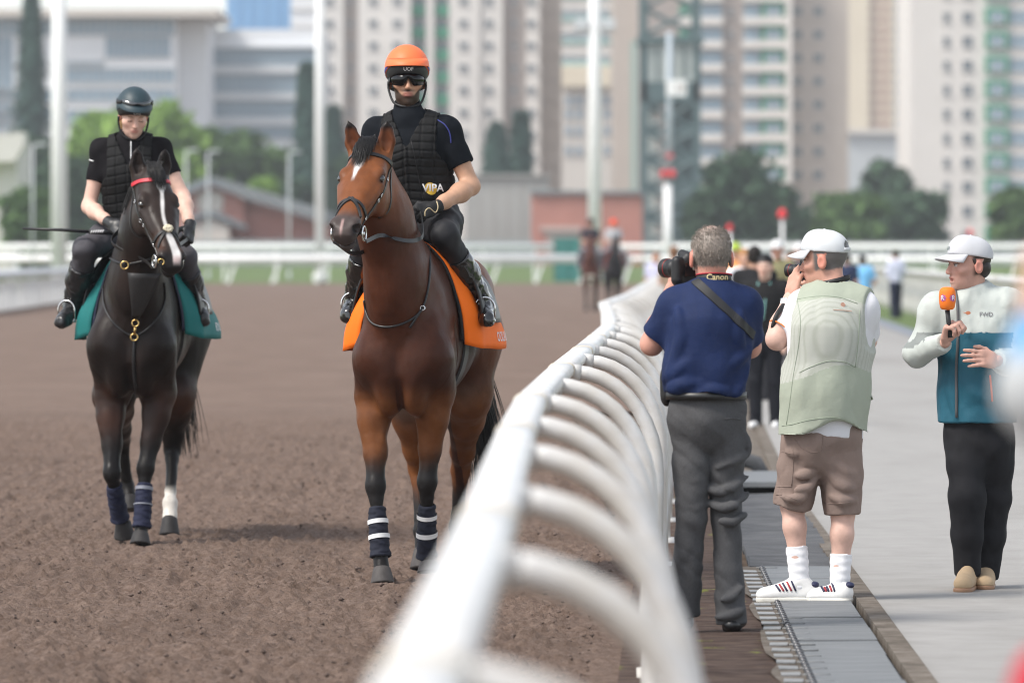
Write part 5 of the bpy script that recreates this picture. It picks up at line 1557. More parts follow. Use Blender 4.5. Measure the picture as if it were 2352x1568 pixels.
    for s in 'RL':
        kn, an, to = J['kn' + s], J['an' + s], J['to' + s]
        sh = an - kn; ft = to - an
        pr = chain([kn + sh * .30, kn + sh * .55, kn + sh * .85, an], [.074, .074, .062, .056], .02)
        pr[0]['fl'] = 2
        pr += [cone(an, an - nrm(ft) * .035 + np.array([0, 0, -.045]), .052, .046, .03), cone(an + (0, 0, -.02), to, .054, .042, .03), cone(an - nrm(ft) * .03 + np.array([0, 0, -.06]), to + (0, 0, -.022), .034, .030, .02, (0, 0, 1), .6)]
        g.part('boot', pr, cfg['boot_m'], .0055, disp=folds(.009, (22, 22, 16), 3))
    return g, h, bvs, bvv, (mid, lat, upv, f)

def helmet(g, h, m_cover, m_shell_, text, m_band=None, peak=True, goggles_up=False):
    """jockey helmet: shell, fabric cover, peak, chin strap"""
    def cl(lo_f, lo_b):
        def fn(X, Y, Z):
            dx, dy, dz = X - h.c[0], Y - h.c[1], Z - h.c[2]
            b = (dx * h.f[0] + dy * h.f[1] + dz * h.f[2]) / h.sc; c = (dx * h.u[0] + dy * h.u[1] + dz * h.u[2]) / h.sc
            t = np.clip((b + .10) / .20, 0, 1)
            return (lo_b + (lo_f - lo_b) * t) - c
        return fn
    e = lambda a, b, c, r, k=.01: ell(h.at(a, b, c), np.array(r) * h.sc, k, h.ax)
    sh, V, Q = g.part('helmet', [e(0, -.006, .048, (.101, .124, .108))], m_shell_, .005, clip=cl(.026 if m_band else .036, -.055))
    bv = bvh_of(V, Q)
    cv, V2, Q2 = g.part('helmet_cover', [e(0, -.006, .052, (.1045, .1275, .112))], m_cover, .005, clip=cl(.078, -.035), parent=sh)
    if peak:
        b = MB(); rows = []
        for i in range(25):
            t = R(-70 + 140 * i / 24); ca = math.cos(t)
            for j, (rr, dz) in enumerate([(-.008, .102), (.006 * ca, .090), (.034 * ca ** 2, .064 + .006 * ca), (.033 * ca ** 2, .060 + .006 * ca), (-.004, .074)]):
                rows.append(h.at(math.sin(t) * (.103 + rr), math.cos(t) * (.126 + rr) - .004, dz - .006 + .004 * ca))
        b.add(rows, [[i * 5 + k, (i + 1) * 5 + k, (i + 1) * 5 + (k + 1) % 5, i * 5 + (k + 1) % 5] for i in range(24) for k in range(5)])
        g.mb('peak', b, m_cover, sh, True)
    if m_band:
        b = MB(); rows = []
        for i in range(41):
            t = R(-125 + 250 * i / 40); cc = math.cos(t)
            zc = -.035 + .113 * np.clip((cc * .125 - .006 + .10) / .20, 0, 1)
            for dz in (0.003, .021):
                z = zc + dz; q = math.sqrt(max(.05, 1 - ((z - .052) / .112) ** 2))
                rows.append(h.at(math.sin(t) * .1065 * q, math.cos(t) * .1295 * q - .006, z))
        b.add(rows, [[i * 2, (i + 1) * 2, (i + 1) * 2 + 1, i * 2 + 1] for i in range(40)]); g.mb('band', b, m_band, sh, True)
    # chin strap
    for s in (-1, 1):
        pts = catmull([h.at(s * .088, .005, -.01), h.at(s * .086, .012, -.05), h.at(s * .066, .040, -.105), h.at(s * .03, .066, -.124), h.at(0, .072, -.126)], 5)
        b = MB(); b.tube(pts, .0065, 6); g.mb('chin_strap', b, m_shell_, sh, True)
    return sh, bv

def visor(g, h, m_l, m_f, z0, dz, rx, ry, yc=0.0, span=72, nose=True, strap=True):
    b = MB(); rows = []
    n = 30
    for i in range(n + 1):
        t = R(-span + 2 * span * i / n); a = abs(math.sin(t))
        top = z0 + dz; bot = z0 - dz * (1.0 - .25 * a)
        if nose: bot += dz * 1.25 * math.exp(-(math.degrees(t) / 11) ** 2)
        if abs(i - n / 2) > n / 2 - 2: top -= dz * .35; bot += dz * .35
        for (rr, z) in ((0, top), (.006, (top + bot) / 2), (0, bot), (-.006, bot), (-.006, top)):
            rows.append(h.at(math.sin(t) * (rx + rr), math.cos(t) * (ry + rr) + yc, z))
    b.add(rows, [[i * 5 + k, (i + 1) * 5 + k, (i + 1) * 5 + (k + 1) % 5, i * 5 + (k + 1) % 5] for i in range(n) for k in range(5)])
    gl = g.mb('goggles', b, m_l, None, True)
    if strap:
        b = MB(); rows = []
        for i in range(31):
            t = R(span - 4 + (360 - 2 * span + 8) * i / 30)
            zz = z0 - .05 * min(1, math.sin(math.pi * i / 30))
            for rr, z in ((0, zz + .012), (.004, zz + .012), (.004, zz - .012), (0, zz - .012)):
                rows.append(h.at(math.sin(t) * (rx + .004 + rr), math.cos(t) * (ry + .006 + rr) + yc, z))
        b.add(rows, [[i * 4 + k, (i + 1) * 4 + k, (i + 1) * 4 + (k + 1) % 4, i * 4 + (k + 1) % 4] for i in range(30) for k in range(4)])
        g.mb('goggle_strap', b, m_f, gl, True)
    return gl
goggle_tilt = False

def text_on(g, txt, m, origin, right, up, size, bvh, toward, parent=None, name='lettering', off=.0025, bold=0.012, shear=0.0, depth_dir=None, root_o=None):
    """flat print: letters laid on a surface"""
    cu = bpy.data.curves.new(name, 'FONT'); cu.body = txt; cu.size = 1.0; cu.align_x = 'CENTER'; cu.align_y = 'CENTER'; cu.offset = bold; cu.shear = shear; cu.resolution_u = 3
    o = bpy.data.objects.new(name, cu); COL.objects.link(o)
    dg = bpy.context.evaluated_depsgraph_get(); dg.update()
    me = bpy.data.meshes.new_from_object(o.evaluated_get(dg))
    bpy.data.objects.remove(o); bpy.data.curves.remove(cu)
    bm = bmesh.new(); bm.from_mesh(me)
    bmesh.ops.triangulate(bm, faces=bm.faces); bmesh.ops.subdivide_edges(bm, edges=[e for e in bm.edges if e.calc_length() > .15], cuts=1); bmesh.ops.triangulate(bm, faces=bm.faces)
    right, up, td = nrm(right), nrm(up), nrm(toward)
    base = np.zeros(3) if g is None else g.o
    for v in bm.verts:
        p = np.array(origin) + right * v.co.x * size + up * v.co.y * size
        if bvh is not None:
            r = bvh.ray_cast(Vector(p - td * .25), Vector(td), .6)
            if r[0] is None: r = bvh.find_nearest(Vector(p))
            p = np.array(r[0])
        p = p - td * off - base
        v.co = Vector(p)
    bm.to_mesh(me); bm.free(); me.materials.clear(); me.materials.append(m)
    return mobj(name, me, parent or (g.root if g else None))

# ------------------------------------------------------------------ rider of the bay horse
YB = 29.25
J1 = dict(pel=P(985, 512, YB), waist=P(966, 440, YB), chest=P(948, 352, YB - .03), neck=P(938, 262, YB - .02), shR=P(866, 303, YB + .02), shL=P(1026, 301, YB - .05),
          head=P(935, 183, YB - .01), elR=P(838, 425, YB - .02), wrR=P(905, 490, YB - .32), hdR=P(935, 500, YB - .40),
          elL=P(1082, 428, YB - .06), wrL=P(1000, 476, YB - .30), hdL=P(968, 486, YB - .36),
          hpR=P(940, 500, YB + .06), hpL=P(1010, 500, YB + .08), knR=P(842, 548, YB - .25), knL=P(1022, 540, YB - .36),
          anR=P(818, 690, YB + .03), anL=P(1106, 700, YB - .10), toR=P(800, 722, YB - .12), toL=P(1118, 732, YB - .26))
g1, h1, bs1, bv1, fr1 = rider(J1, 'person riding the bay horse in an orange helmet, dark goggles and black vest', dict(front=(.06, -1, 0), face=(.07, -1, -.03), skin=SKIN_T, beard=1.0, eyes=False,
    shirt_m=m_tee, trouser_m=m_breech, boot_m=m_boot, glove=m_glove, arm=1.04, sleeve=.62, vest_len=.435, hs=1.10, collar=.075,
    palmR=(.6, 0, -.4), palmL=(-.5, .5, -.5), thumbR=(0, -.3, 1), thumbL=(0, -.3, 1)))
hel1, hb1 = helmet(g1, h1, m_orange, m_shell, 'UOF', m_blue)
visor(g1, h1, m_lens, m_shell, -.002, .031, .082, .109, yc=.006)
text_on(g1, 'UOF', m_print, h1.at(0, .12, .048), h1.s, h1.u, .026, hb1, -h1.f, hel1, 'lettering', off=.003)
mid, lat, upv, f1 = fr1
o1 = P(991, 433, YB) + f1 * .2
# vest badge: a ball with the maker's letters
bd = MB(); n = 24; cpt = P(991, 433, YB - .2)
ring = []
for k in range(n):
    t = 2 * math.pi * k / n; ring.append(cpt + lat * .032 * math.cos(t) + upv * .032 * math.sin(t))
pts = [];
for q in [cpt] + ring:
    r_ = bv1.ray_cast(Vector(q - f1 * -.2), Vector(-f1), .8); q2 = np.array(r_[0]) if r_[0] is not None else q
    pts.append(q2 + f1 * .003)
bd.add(pts, [[0, 1 + k, 1 + (k + 1) % n] for k in range(n)]); badge = g1.mb('badge', bd, m_gold)
text_on(g1, 'VIPA', m_print, P(991, 433, YB), lat, upv, .056, bv1, -f1, badge, 'lettering', off=.007, shear=.15, bold=.02)
# zip and blue seams
b = MB(); pts = []
for t in np.linspace(0, 1, 14):
    q = P(936 + 34 * t, 300 + 165 * t, YB); r_ = bv1.ray_cast(Vector(q + f1 * .3), Vector(-f1), .8)
    if r_[0] is not None: pts.append(np.array(r_[0]) + f1 * .002)
b.tube(pts, .0022, 6); g1.mb('zip', b, m_shell, None, True)
for pp in ([(1002, 276), (1018, 287), (1028, 302), (1032, 316), (1033, 330)], [(888, 290), (876, 303), (870, 318)]):
    pts = []
    for x, y in catmull(pp, 5):
        q = P(x, y, YB); r_ = bs1.ray_cast(Vector(q + f1 * .4), Vector(-f1), .8)
        if r_[0] is not None: pts.append(np.array(r_[0]) + f1 * .001)
    if len(pts) > 3: b = MB(); b.tube(pts, .0035, 5); g1.mb('seam', b, m_blue, None, True)
# glove piping
b = MB(); c_ = J1['wrL']
pts = catmull([P(1003, 462, YB - .36), P(1006, 476, YB - .37), P(1000, 488, YB - .37), P(986, 478, YB - .39), P(977, 485, YB - .40), P(976, 497, YB - .40)], 5)
b.tube(pts, .003, 6); g1.mb('glove_piping', b, m_piping, None, True)

# ------------------------------------------------------------------ rider of the dark horse
YD = 33.05
J2 = dict(pel=P(316, 545, YD + .05), waist=P(310, 478, YD), chest=P(303, 395, YD - .05), neck=P(303, 318, YD - .06), shR=P(236, 347, YD - .04), shL=P(366, 345, YD - .06),
          head=P(307, 264, YD - .12), elR=P(204, 475, YD - .06), wrR=P(252, 512, YD - .32), hdR=P(275, 525, YD - .40),
          elL=P(421, 452, YD - .12), wrL=P(436, 520, YD - .38), hdL=P(432, 548, YD - .45),
          hpR=P(282, 530, YD + .10), hpL=P(350, 530, YD + .10), knR=P(196, 572, YD - .30), knL=P(424, 590, YD - .30),
          anR=P(170, 700, YD - .02), anL=P(448, 700, YD - .02), toR=P(142, 737, YD - .18), toL=P(466, 732, YD - .18))
g2, h2, bs2, bv2, fr2 = rider(J2, 'person riding the near-black horse in a teal helmet, looking down, holding a whip', dict(front=(.03, -1, -.02), face=(.20, -.92, -.36), roll=.03, skin=SKIN_P, beard=0, eyes='shut', female=True,
    shirt_m=m_teeD, trouser_m=m_breechG, boot_m=m_bootD, glove=m_gloveL, arm=.93, sleeve=.55, vest_len=.42, hs=1.0, collar=.05, qz=.055, lips=(.50, .20, .17), brow=(.20, .12, .07),
    palmR=(.6, 0, -.4), palmL=(-.6, .4, -.2), thumbR=(0, -.3, 1), thumbL=(0, -.5, .6)))
hel2, hb2 = helmet(g2, h2, m_teal, m_shell, 'LAS', None, peak=True)
visor(g2, h2, m_lensS, m_shell, .098, .018, .099, .122, yc=-.004, span=62, nose=True)
text_on(g2, 'LAS', m_print, h2.at(0, .12, .050), h2.s, h2.u, .026, hb2, -h2.f, hel2, 'lettering', off=.003)
mid, lat, upv, f2 = fr2
# blonde hair showing below the helmet
m_blonde = mat('hair_blonde', (0.42, 0.27, 0.12), 0.5, var=0.2, vscale=60)
g2.part('hair', [ell(h2.at(-.03, -.075, -.05), (.045, .03, .05), .02, h2.ax), cone(h2.at(-.04, -.07, -.06), h2.at(-.05, -.07, -.12), .024, .01, .02)], m_blonde, .006)
b = MB(); pts = []
for t in np.linspace(0, 1, 10):
    q = P(303 - 0 * t, 325 + 40 * t, YD); r_ = bs2.ray_cast(Vector(q + f2 * .4), Vector(-f2), .8)
    if r_[0] is not None: pts.append(np.array(r_[0]) + f2 * .004)
if len(pts) > 2: b.tube(pts, .004, 6); g2.mb('zip', b, m_print, None, True)
b = MB(); pts = []
for x, y in [(201, 366), (206, 367), (212, 369), (216, 370)]:
    q = P(x, y, YD); r_ = bs2.ray_cast(Vector(q + f2 * .4), Vector(-f2), .8)
    if r_[0] is not None: pts.append(np.array(r_[0]) + f2 * .003)
if len(pts) > 2: b.tube(pts, .004, 5); g2.mb('sleeve_print', b, m_print, None, True)
# knee patches darker suede
# whip in the right hand
wh = empty('whip', tuple(P(150, 525, YD - .36)), 'long black riding whip with a striped grip held beside the teal-helmeted rider', 'whip')
wo_ = np.array(wh.location)
b = MB(); b.tube([P(52, 525, YD - .36) - wo_, P(140, 528, YD - .36) - wo_, P(205, 532, YD - .36) - wo_], [.007, .009, .010], 8); b.build('shaft', m_leather, wh, smooth=True)
b = MB(); b.tube([P(204, 532, YD - .36) - wo_, P(262, 535, YD - .36) - wo_], .014, 10); grip = b.build('grip', m_rubber, wh, smooth=True)
for k in range(6):
    x = 209 + k * 5
    b = MB(); b.tube([P(x, 531.6, YD - .36) - wo_, P(x + 2.4, 533.4, YD - .36) - wo_], .0146, 10); b.build('grip_stripe', m_print, grip, smooth=True)
# ================================================================== TACK, WRAPS, MANES AND TAILS
m_orangecloth = mat('orange_cloth', (0.92, 0.17, 0.008), 0.7, var=0.05, vscale=6, bump=0.15, bscale=9, bdist=0.015, spec=0.25)
m_tealcloth = mat('teal_cloth', (0.015, 0.16, 0.155), 0.7, var=0.06, vscale=6, bump=0.15, bscale=9, bdist=0.015, spec=0.25)
m_pad = mat('black_pad', (0.010, 0.010, 0.011), 0.8, bump=0.2, bscale=40)
m_padnavy = mat('navy_pad', (0.012, 0.016, 0.045), 0.38, bump=0.5, bscale=14, bdist=0.02)
m_wrapnavy = mat('wrap_navy', (0.006, 0.008, 0.020), 0.85, var=0.15, vscale=40, bump=0.3, bscale=120, bdist=0.003)
m_wrapblue = mat('wrap_blue', (0.007, 0.010, 0.034), 0.85, var=0.15, vscale=40, bump=0.3, bscale=120, bdist=0.003)
m_tape = mat('tape_white', (0.72, 0.72, 0.72), 0.5)
m_tapeg = mat('tape_grey', (0.20, 0.21, 0.25), 0.5)
m_fleece = mat('fleece', (0.62, 0.56, 0.42), 0.95, bump=0.6, bscale=120, bdist=0.01)
m_browred = mat('browband_red', (0.62, 0.03, 0.05), 0.5)

def tackroot(F, name, label, cat):
    e = empty(name, (F.O[0], F.O[1], 0), label, cat, rz=F.rz); return e
def w2l(F, p): d = np.array(p, float) - F.O; return np.array([d @ F.h, d @ F.l, d[2]])
def drape(F, bvh, x0f, x1, phimax, offs, nx=30, nphi=45, wave=0.0, thick=.008, skew=0.0, seed=3, flare=(0, 0)):
    """a cloth laid over the back: grid over length and angle, offset from the coat"""
    V = []
    for i in range(nx):
        for j in range(nphi):
            ph = -phimax + 2 * phimax * j / (nphi - 1)
            xf = x0f(abs(ph) / phimax); x = xf + (x1 - xf) * i / (nx - 1)
            d = np.array([0, math.sin(ph), math.cos(ph)]); a = np.array([x, 0, 1.27])
            r = bvh.ray_cast(Vector(a + d * 1.2), Vector(-d), 1.3)
            q = np.array(r[0]) if r[0] is not None else a + d * .25
            if abs(ph) < .5 and q[2] > 1.75: q[2] = 1.66
            o = offs(i / (nx - 1), abs(ph) / phimax) + flare[0 if ph < 0 else 1] * sst(.35, 1, abs(ph) / phimax) * sst(-.05, .12, i / (nx - 1))
            V.append(q + d * (o + wave * math.sin(9 * x + 3 * ph + seed) * (abs(ph) / phimax) ** 2))
    V = np.array(V).reshape(nx, nphi, 3)
    for _ in range(3):
        V[1:-1, 1:-1] = (V[1:-1, 1:-1] * 2 + V[:-2, 1:-1] + V[2:, 1:-1] + V[1:-1, :-2] + V[1:-1, 2:]) / 6
    V = V.reshape(-1, 3)
    Fc = [[i * nphi + j, i * nphi + j + 1, (i + 1) * nphi + j + 1, (i + 1) * nphi + j] for i in range(nx - 1) for j in range(nphi - 1)]
    return V, Fc
def drape_obj(name, root, V, Fc, m, thick=.008, label=None):
    me = mesh_np(name, V, Fc, m, True); o = mobj(name, me, root)
    md = o.modifiers.new('solid', 'SOLIDIFY'); md.thickness = thick; md.offset = 1
    return o

def stirrup(root, c, fw, m):
    """iron: arch and tread; c: eye of the arch, fw: foot direction"""
    c = np.array(c); fw = nrm(fw); up = np.array([0, 0, 1.]); sd_ = nrm(np.cross(fw, up))
    pts = [c + sd_ * .052 * math.cos(t) * (1 if True else 1) + up * (.055 * math.sin(t) - .055) for t in np.linspace(math.pi, 0, 13)]
    pts = [pts[0] - up * .06] + pts + [pts[-1] - up * .06]
    b = MB(); b.tube(np.array(pts), .0055, 8); arch = b.build('stirrup_iron', m, root, smooth=True)
    b = MB(); q = c - up * .118; b.tube([q - sd_ * .056, q - sd_ * .03, q + sd_ * .03, q + sd_ * .056], .010, 8); b.build('tread', m, arch, smooth=True)

def cast(F, bvh, px, py, off=.003):
    o = np.array([0, 0, HC]) - F.O; o = np.array([o @ F.h, o @ F.l, HC])
    d = np.array([(px - 1176) / FPX, 1, -(py - 580) / FPX]); d = nrm(np.array([d @ F.h, d @ F.l, d[2]]))
    r = bvh.ray_cast(Vector(o), Vector(d), 60)
    return None if r[0] is None else np.array(r[0]) + np.array(r[1]) * off
def tack_common(F, bvh, H, hx, J, pre, cloth_m, pad_m, cloth_label, saddle_label, bridle_label, txt, phi=1.86):
    # saddle cloth with quilted pad
    sc_ = tackroot(F, 'saddle_cloth', cloth_label, 'saddle cloth')
    V, Fc = drape(F, bvh, lambda t: .45 - .05 * t, -.27, phi, lambda i, t: .012 + .066 * sst(0, .16, i) * (.25 + .75 * t) + .012 * t + .022 * sst(.5, 1, i) * sst(.72, 1, t) - .015 * sst(.4, .7, i) * sst(.85, .6, t), wave=.006, flare=hx.get('flare', (.070, .022)))
    cl = drape_obj('cloth', sc_, V, Fc, cloth_m)
    bvc = BVHTree.FromPolygons([tuple(v) for v in V], Fc)
    V2, F2 = drape(F, bvh, lambda t: .462 - .05 * t, -.25, phi * .97, lambda i, t: .004 + .020 * sst(0, .18, i) * (.3 + .7 * t), nx=24, flare=tuple(.8 * q for q in hx.get('flare', (.070, .022))))
    drape_obj('pad', sc_, V2, F2, pad_m, .012)
    text_on(None, txt, m_print, (-.12, .45, 1.225), (-1, 0, 0), (0, 0, 1), .070, bvc, (0, -1, 0), sc_, 'lettering', off=.012, bold=.01)
    text_on(None, txt, m_print, (-.12, -.45, 1.225), (1, 0, 0), (0, 0, 1), .070, bvc, (0, 1, 0), sc_, 'lettering', off=.012, bold=.01)
    # saddle
    sd_ = tackroot(F, 'saddle', saddle_label, 'saddle')
    V3, F3 = drape(F, bvh, lambda t: .355 - .03 * t, -.16, phi * .80, lambda i, t: .050 + .055 * sst(0, .6, t) + .01 * math.sin(i * 3), nx=18)
    drape_obj('flap', sd_, V3, F3, m_leather, .012)
    V, Q, N = organic([cone((.30, 0, 1.66), (.05, 0, 1.63), .07, .085, .05, (0, 0, 1), .6), cone((.05, 0, 1.63), (-.20, 0, 1.68), .085, .12, .05, (0, 0, 1), .5)], .008)
    mobj('seat', mesh_np('seat', V, Q, m_leather, True), sd_)
    for s in 'RL':
        an, to = w2l(F, J['an' + s]), w2l(F, J['to' + s]); sg = np.sign(an[1])
        tread = an + (to - an) * .62 + np.array([0, 0, -.035])
        eye = tread + np.array([0, 0, .118])
        stirrup(sd_, eye, to - an, m_chrome)
        bb = MB(); top = np.array([.16, sg * .17, 1.52]); bb.tube(catmull([top, (top + eye) / 2 + np.array([0, sg * .05, 0]), eye], 5), .009, 6); bb.build('stirrup_leather', m_leather, sd_, smooth=True)
    # girth
    pts = [np.array([.24, math.sin(t) * .33, 1.22 - math.cos(t) * .42]) for t in np.linspace(-1.75, 1.75, 15)]
    strap_obj('girth', sd_, m_leather, pts, bvh, .085, .010, off=.004, n=3, cen=np.array([.24, 0, 1.2]))
    # bridle
    br = tackroot(F, 'bridle', bridle_label, 'bridle')
    cen = H(.25, 0, -.04)
    st = lambda nm, pts, wd, th_=.0045, m=m_leather, off=.001: strap_obj(nm, br, m, [H(*p) for p in pts], bvh, wd, th_, off=off, cen=cen)
    for s in (-1, 1):
        st('cheekpiece', [(.0, s * .085, -.035), (.08, s * .105, -.035), (.16, s * .112, -.030), (.26, s * .10, -.035), (.36, s * .08, -.045), (.45, s * .066, -.050), (.51, s * .062, -.050)], .018)
        st('throatlatch', [(.0, s * .085, -.045), (.09, s * .10, -.085), (.16, s * .085, -.14), (.20, s * .03, -.18), (.205, 0, -.185)], .013)
    st('headpiece', [(.0, -.085, -.035), (-.02, -.05, -.0), (-.03, 0, .015), (-.02, .05, -.0), (.0, .085, -.035)], .022)
    st('browband', [(.035, -.095, -.02), (.06, -.085, .03), (.085, -.04, .068), (.09, 0, .075), (.085, .04, .068), (.06, .085, .03), (.035, .095, -.02)], .022, .006, hx.get('brow', m_leather))
    for s in (-1, 1):
        st('noseband', [(.405, -s * .012, .062), (.415, s * .035, .055), (.43, s * .068, .02), (.425, s * .074, -.03), (.40, s * .078, -.06)], .016, .007, m_rubber)
        st('noseband', [(.395, -s * .012, .062), (.43, s * .03, .058), (.475, s * .060, .03), (.515, s * .068, -.015), (.525, s * .050, -.065), (.52, 0, -.09)], .015, .007, m_rubber)
        c = H(.525, s * .072, -.050); ring_obj('bit_ring', br, m_chrome, c, vdir(H), .036, .0048)
        b = MB(); b.tube([H(.525, s * .05, -.05), c + (c - H(.525, 0, -.05)) * .05], .009, 8); b.build('bit', m_chrome, br, smooth=True)
        if hx.get('guard'):
            b = MB(); b.tube([c - (H(0, s, 0) - H(0, 0, 0)) * .008, c + (H(0, s, 0) - H(0, 0, 0)) * .002], .040, 18); b.build('bit_guard', m_rubber, br, smooth=False)
        for (a, c2) in ((.14, -.028), (.27, -.036), (.30, -.040), (.44, -.052)):
            q = bvh.find_nearest(Vector(H(a, s * .12, c2))); 
            ring_obj('buckle', br, m_chrome, np.array(q[0]) + np.array(q[1]) * .007, q[1], .010, .0022, 10)
        hand = w2l(F, J['hd' + ('R' if s < 0 else 'L')])
        ctrl = hx['rein'][0 if s < 0 else 1]
        pts = catmull([H(.535, s * .078, -.085)] + [q for q in (cast(F, bvh, *q_, .03) for q_ in ctrl) if q is not None] + [hand], 8)
        b = MB(); V = []
        T = np.gradient(pts, axis=0)
        for p_, t_ in zip(pts, T):
            t_ = nrm(t_); sdv = nrm(np.cross(t_, (0, 1, .2))); n_ = np.cross(t_, sdv)
            V += [p_ - sdv * .010 - n_ * .002, p_ - sdv * .010 + n_ * .002, p_ + sdv * .010 + n_ * .002, p_ + sdv * .010 - n_ * .002]
        b.add(V, [[i * 4 + k, i * 4 + (k + 1) % 4, (i + 1) * 4 + (k + 1) % 4, (i + 1) * 4 + k] for i in range(len(pts) - 1) for k in range(4)] + [[3, 2, 1, 0]])
        b.build('rein', m_leather, br, smooth=False)
    return sc_, sd_, br
def vdir(H): return H(0, 1, 0) - H(0, 0, 0)

tack_common(FB, bvB, HB, dict(rein=([(838, 575)], [(872, 537), (900, 545), (925, 551), (945, 551), (958, 540)])), J1, 'bay', m_orangecloth, m_pad,
    'bright orange saddle cloth with white lettering under the saddle of the bay horse', 'black saddle with bright stirrups on the bay horse', 'black leather bridle with crossed noseband on the bay horse', 'OCKLAN')
tack_common(FD, bvD, HD, dict(rein=([(330, 590), (270, 560)], [(366, 600)]), brow=m_browred, guard=True, flare=(.072, .048)), J2, 'dark', m_tealcloth, m_padnavy,
    'teal saddle cloth with white lettering on the near-black horse', 'dark saddle with bright stirrups on the near-black horse', 'black bridle with a red browband on the near-black horse', 'ROYAL')

def seen_strap(root, name, F, bvh, pix, r, m):
    pts = [q for q in (cast(F, bvh, x, y, r * .8) for x, y in catmull(pix, 6)) if q is not None]
    pts = np.array(pts)
    for _ in range(3): pts[1:-1] = (pts[:-2] + 2 * pts[1:-1] + pts[2:]) / 4
    b = MB(); b.tube(pts, r, 6); return b.build(name, m, root, smooth=True)
nsB = tackroot(FB, 'neck_strap', 'thin black neck strap hanging across the chest of the bay horse', 'strap')
seen_strap(nsB, 'strap', FB, bvB, [(984, 560), (986, 620), (978, 680), (962, 718), (930, 740), (890, 750), (856, 742), (842, 715), (838, 690)], .006, m_leather)
seen_strap(nsB, 'strap_end', FB, bvB, [(968, 708), (955, 728), (940, 752)], .0065, m_leather)
ring_obj('buckle', nsB, m_chrome, cast(FB, bvB, 968, 707, .008), (1, 0, .2), .012, .003, 10)
bpD = tackroot(FD, 'breastplate', 'black leather breastplate with a hanging bib and brass rings on the near-black horse', 'breastplate')
seen_strap(bpD, 'strap', FD, bvD, [(238, 650), (240, 700), (258, 738), (285, 762), (308, 772)], .006, m_leather)
seen_strap(bpD, 'strap', FD, bvD, [(376, 650), (378, 690), (362, 728), (335, 758), (312, 772)], .006, m_leather)
seen_strap(bpD, 'strap', FD, bvD, [(310, 778), (308, 830), (312, 880), (320, 925)], .009, m_leather)
seen_strap(bpD, 'strap', FD, bvD, [(252, 592), (270, 602), (290, 606)], .007, m_leather)
seen_strap(bpD, 'strap', FD, bvD, [(298, 606), (330, 598), (352, 590)], .007, m_leather)
for (x, y, r0) in ((291, 608, .022), (312, 740, .019), (311, 774, .020), (374, 606, .017)):
    q = cast(FD, bvD, x, y, .016)
    if q is not None: ring_obj('ring', bpD, m_brass, q, (1, 0, .1), r0, .0042)
bib = MB(); rows = []
for i in range(9):
    t = i / 8; y = 626 + 104 * t; xl, xr = 297 + 8 * t, 371 - 52 * t
    for j in range(7):
        q = cast(FD, bvD, xl + (xr - xl) * j / 6, y, .018)
        rows.append(q)
rows = np.array(rows).reshape(9, 7, 3)
rows[:, :, 0] = np.maximum(rows[:, :, 0], rows[:, :, 0].max(1, keepdims=True) - .03)
bib.add(rows.reshape(-1, 3), [[i * 7 + j, i * 7 + j + 1, (i + 1) * 7 + j + 1, (i + 1) * 7 + j] for i in range(8) for j in range(6)])
bo = bib.build('bib', mat('bib_leather', (0.018, 0.017, 0.017), 0.6, var=0.2, vscale=30, bump=0.2, bscale=90, bdist=0.003), bpD, smooth=True); md = bo.modifiers.new('s', 'SOLIDIFY'); md.thickness = .004
b = MB(); b.tube([cast(FD, bvD, 312, 748, .018), cast(FD, bvD, 311, 768, .018)], .007, 8); b.build('snap', m_brass, bpD, smooth=True)
# fleece on the crossed noseband of the near-black horse
V, Q, N = organic([ell(HD(.40, 0, .066), (.030, .030, .014), .01, (uDl, vDl, wDl))], .005, disp=lambda V, N: noise(V, 140, 3) * .006)
mobj('nose_fleece', mesh_np('nose_fleece', V, Q, m_fleece, True), bpy.data.objects['bridle.001'])

# leg wraps
for L, tp in ((foreB[0], ((.30, .022, .4), (.60, .022, .5))), (foreB[1], ((.22, .022, -.1), (.55, .025, .3)))):
    kn, fe = L[1], L[2]; d = fe - kn
    wrap_part(kn + d * .32, fe + d * .12, horseB, m_wrapnavy, .043, .049, m_tape, tp)
for L, tp in ((foreD[0], ()), (foreD[1], ((.12, .02, .0), (.48, .008, .2)))):
    kn, fe = L[1], L[2]; d = fe - kn
    wrap_part(kn + d * .26, fe + d * .10, horseD, m_wrapblue, .044, .050, m_tapeg, tp)

# manes, forelocks, tails
def forelock(root, H, bvh, n, seed, sway, reach):
    r = np.random.default_rng(seed); S = []
    for _ in range(n):
        v0 = r.uniform(-.035, .035); u0 = r.uniform(-.035, .01)
        end_u = u0 + reach * (1 - .35 * (abs(v0) / .035) ** 2) * r.uniform(.62, 1.15); end_v = v0 * 1.5 + sway + r.normal(0, .010)
        pts = []
        for t in np.linspace(0, 1, 7):
            uu = u0 + (end_u - u0) * t; vv = v0 + (end_v - v0) * t ** 1.3
            q = H(uu, vv, .10); h_ = bvh.find_nearest(Vector(q)); base = np.array(h_[0]); nn = np.array(h_[1])
            lift = .010 + .020 * math.sin(math.pi * min(1, t * 1.1)) * (.5 + .5 * r.random()) + (.012 if t < .3 else 0)
            pts.append(base + nn * lift)
        S.append(pts)
    return hair('forelock', S, root, m_hairblack, .0022)
forelock(horseB, HB, bvB, 520, 4, -.020, .165)
forelock(horseD, HD, bvD, 330, 5, .010, .15)
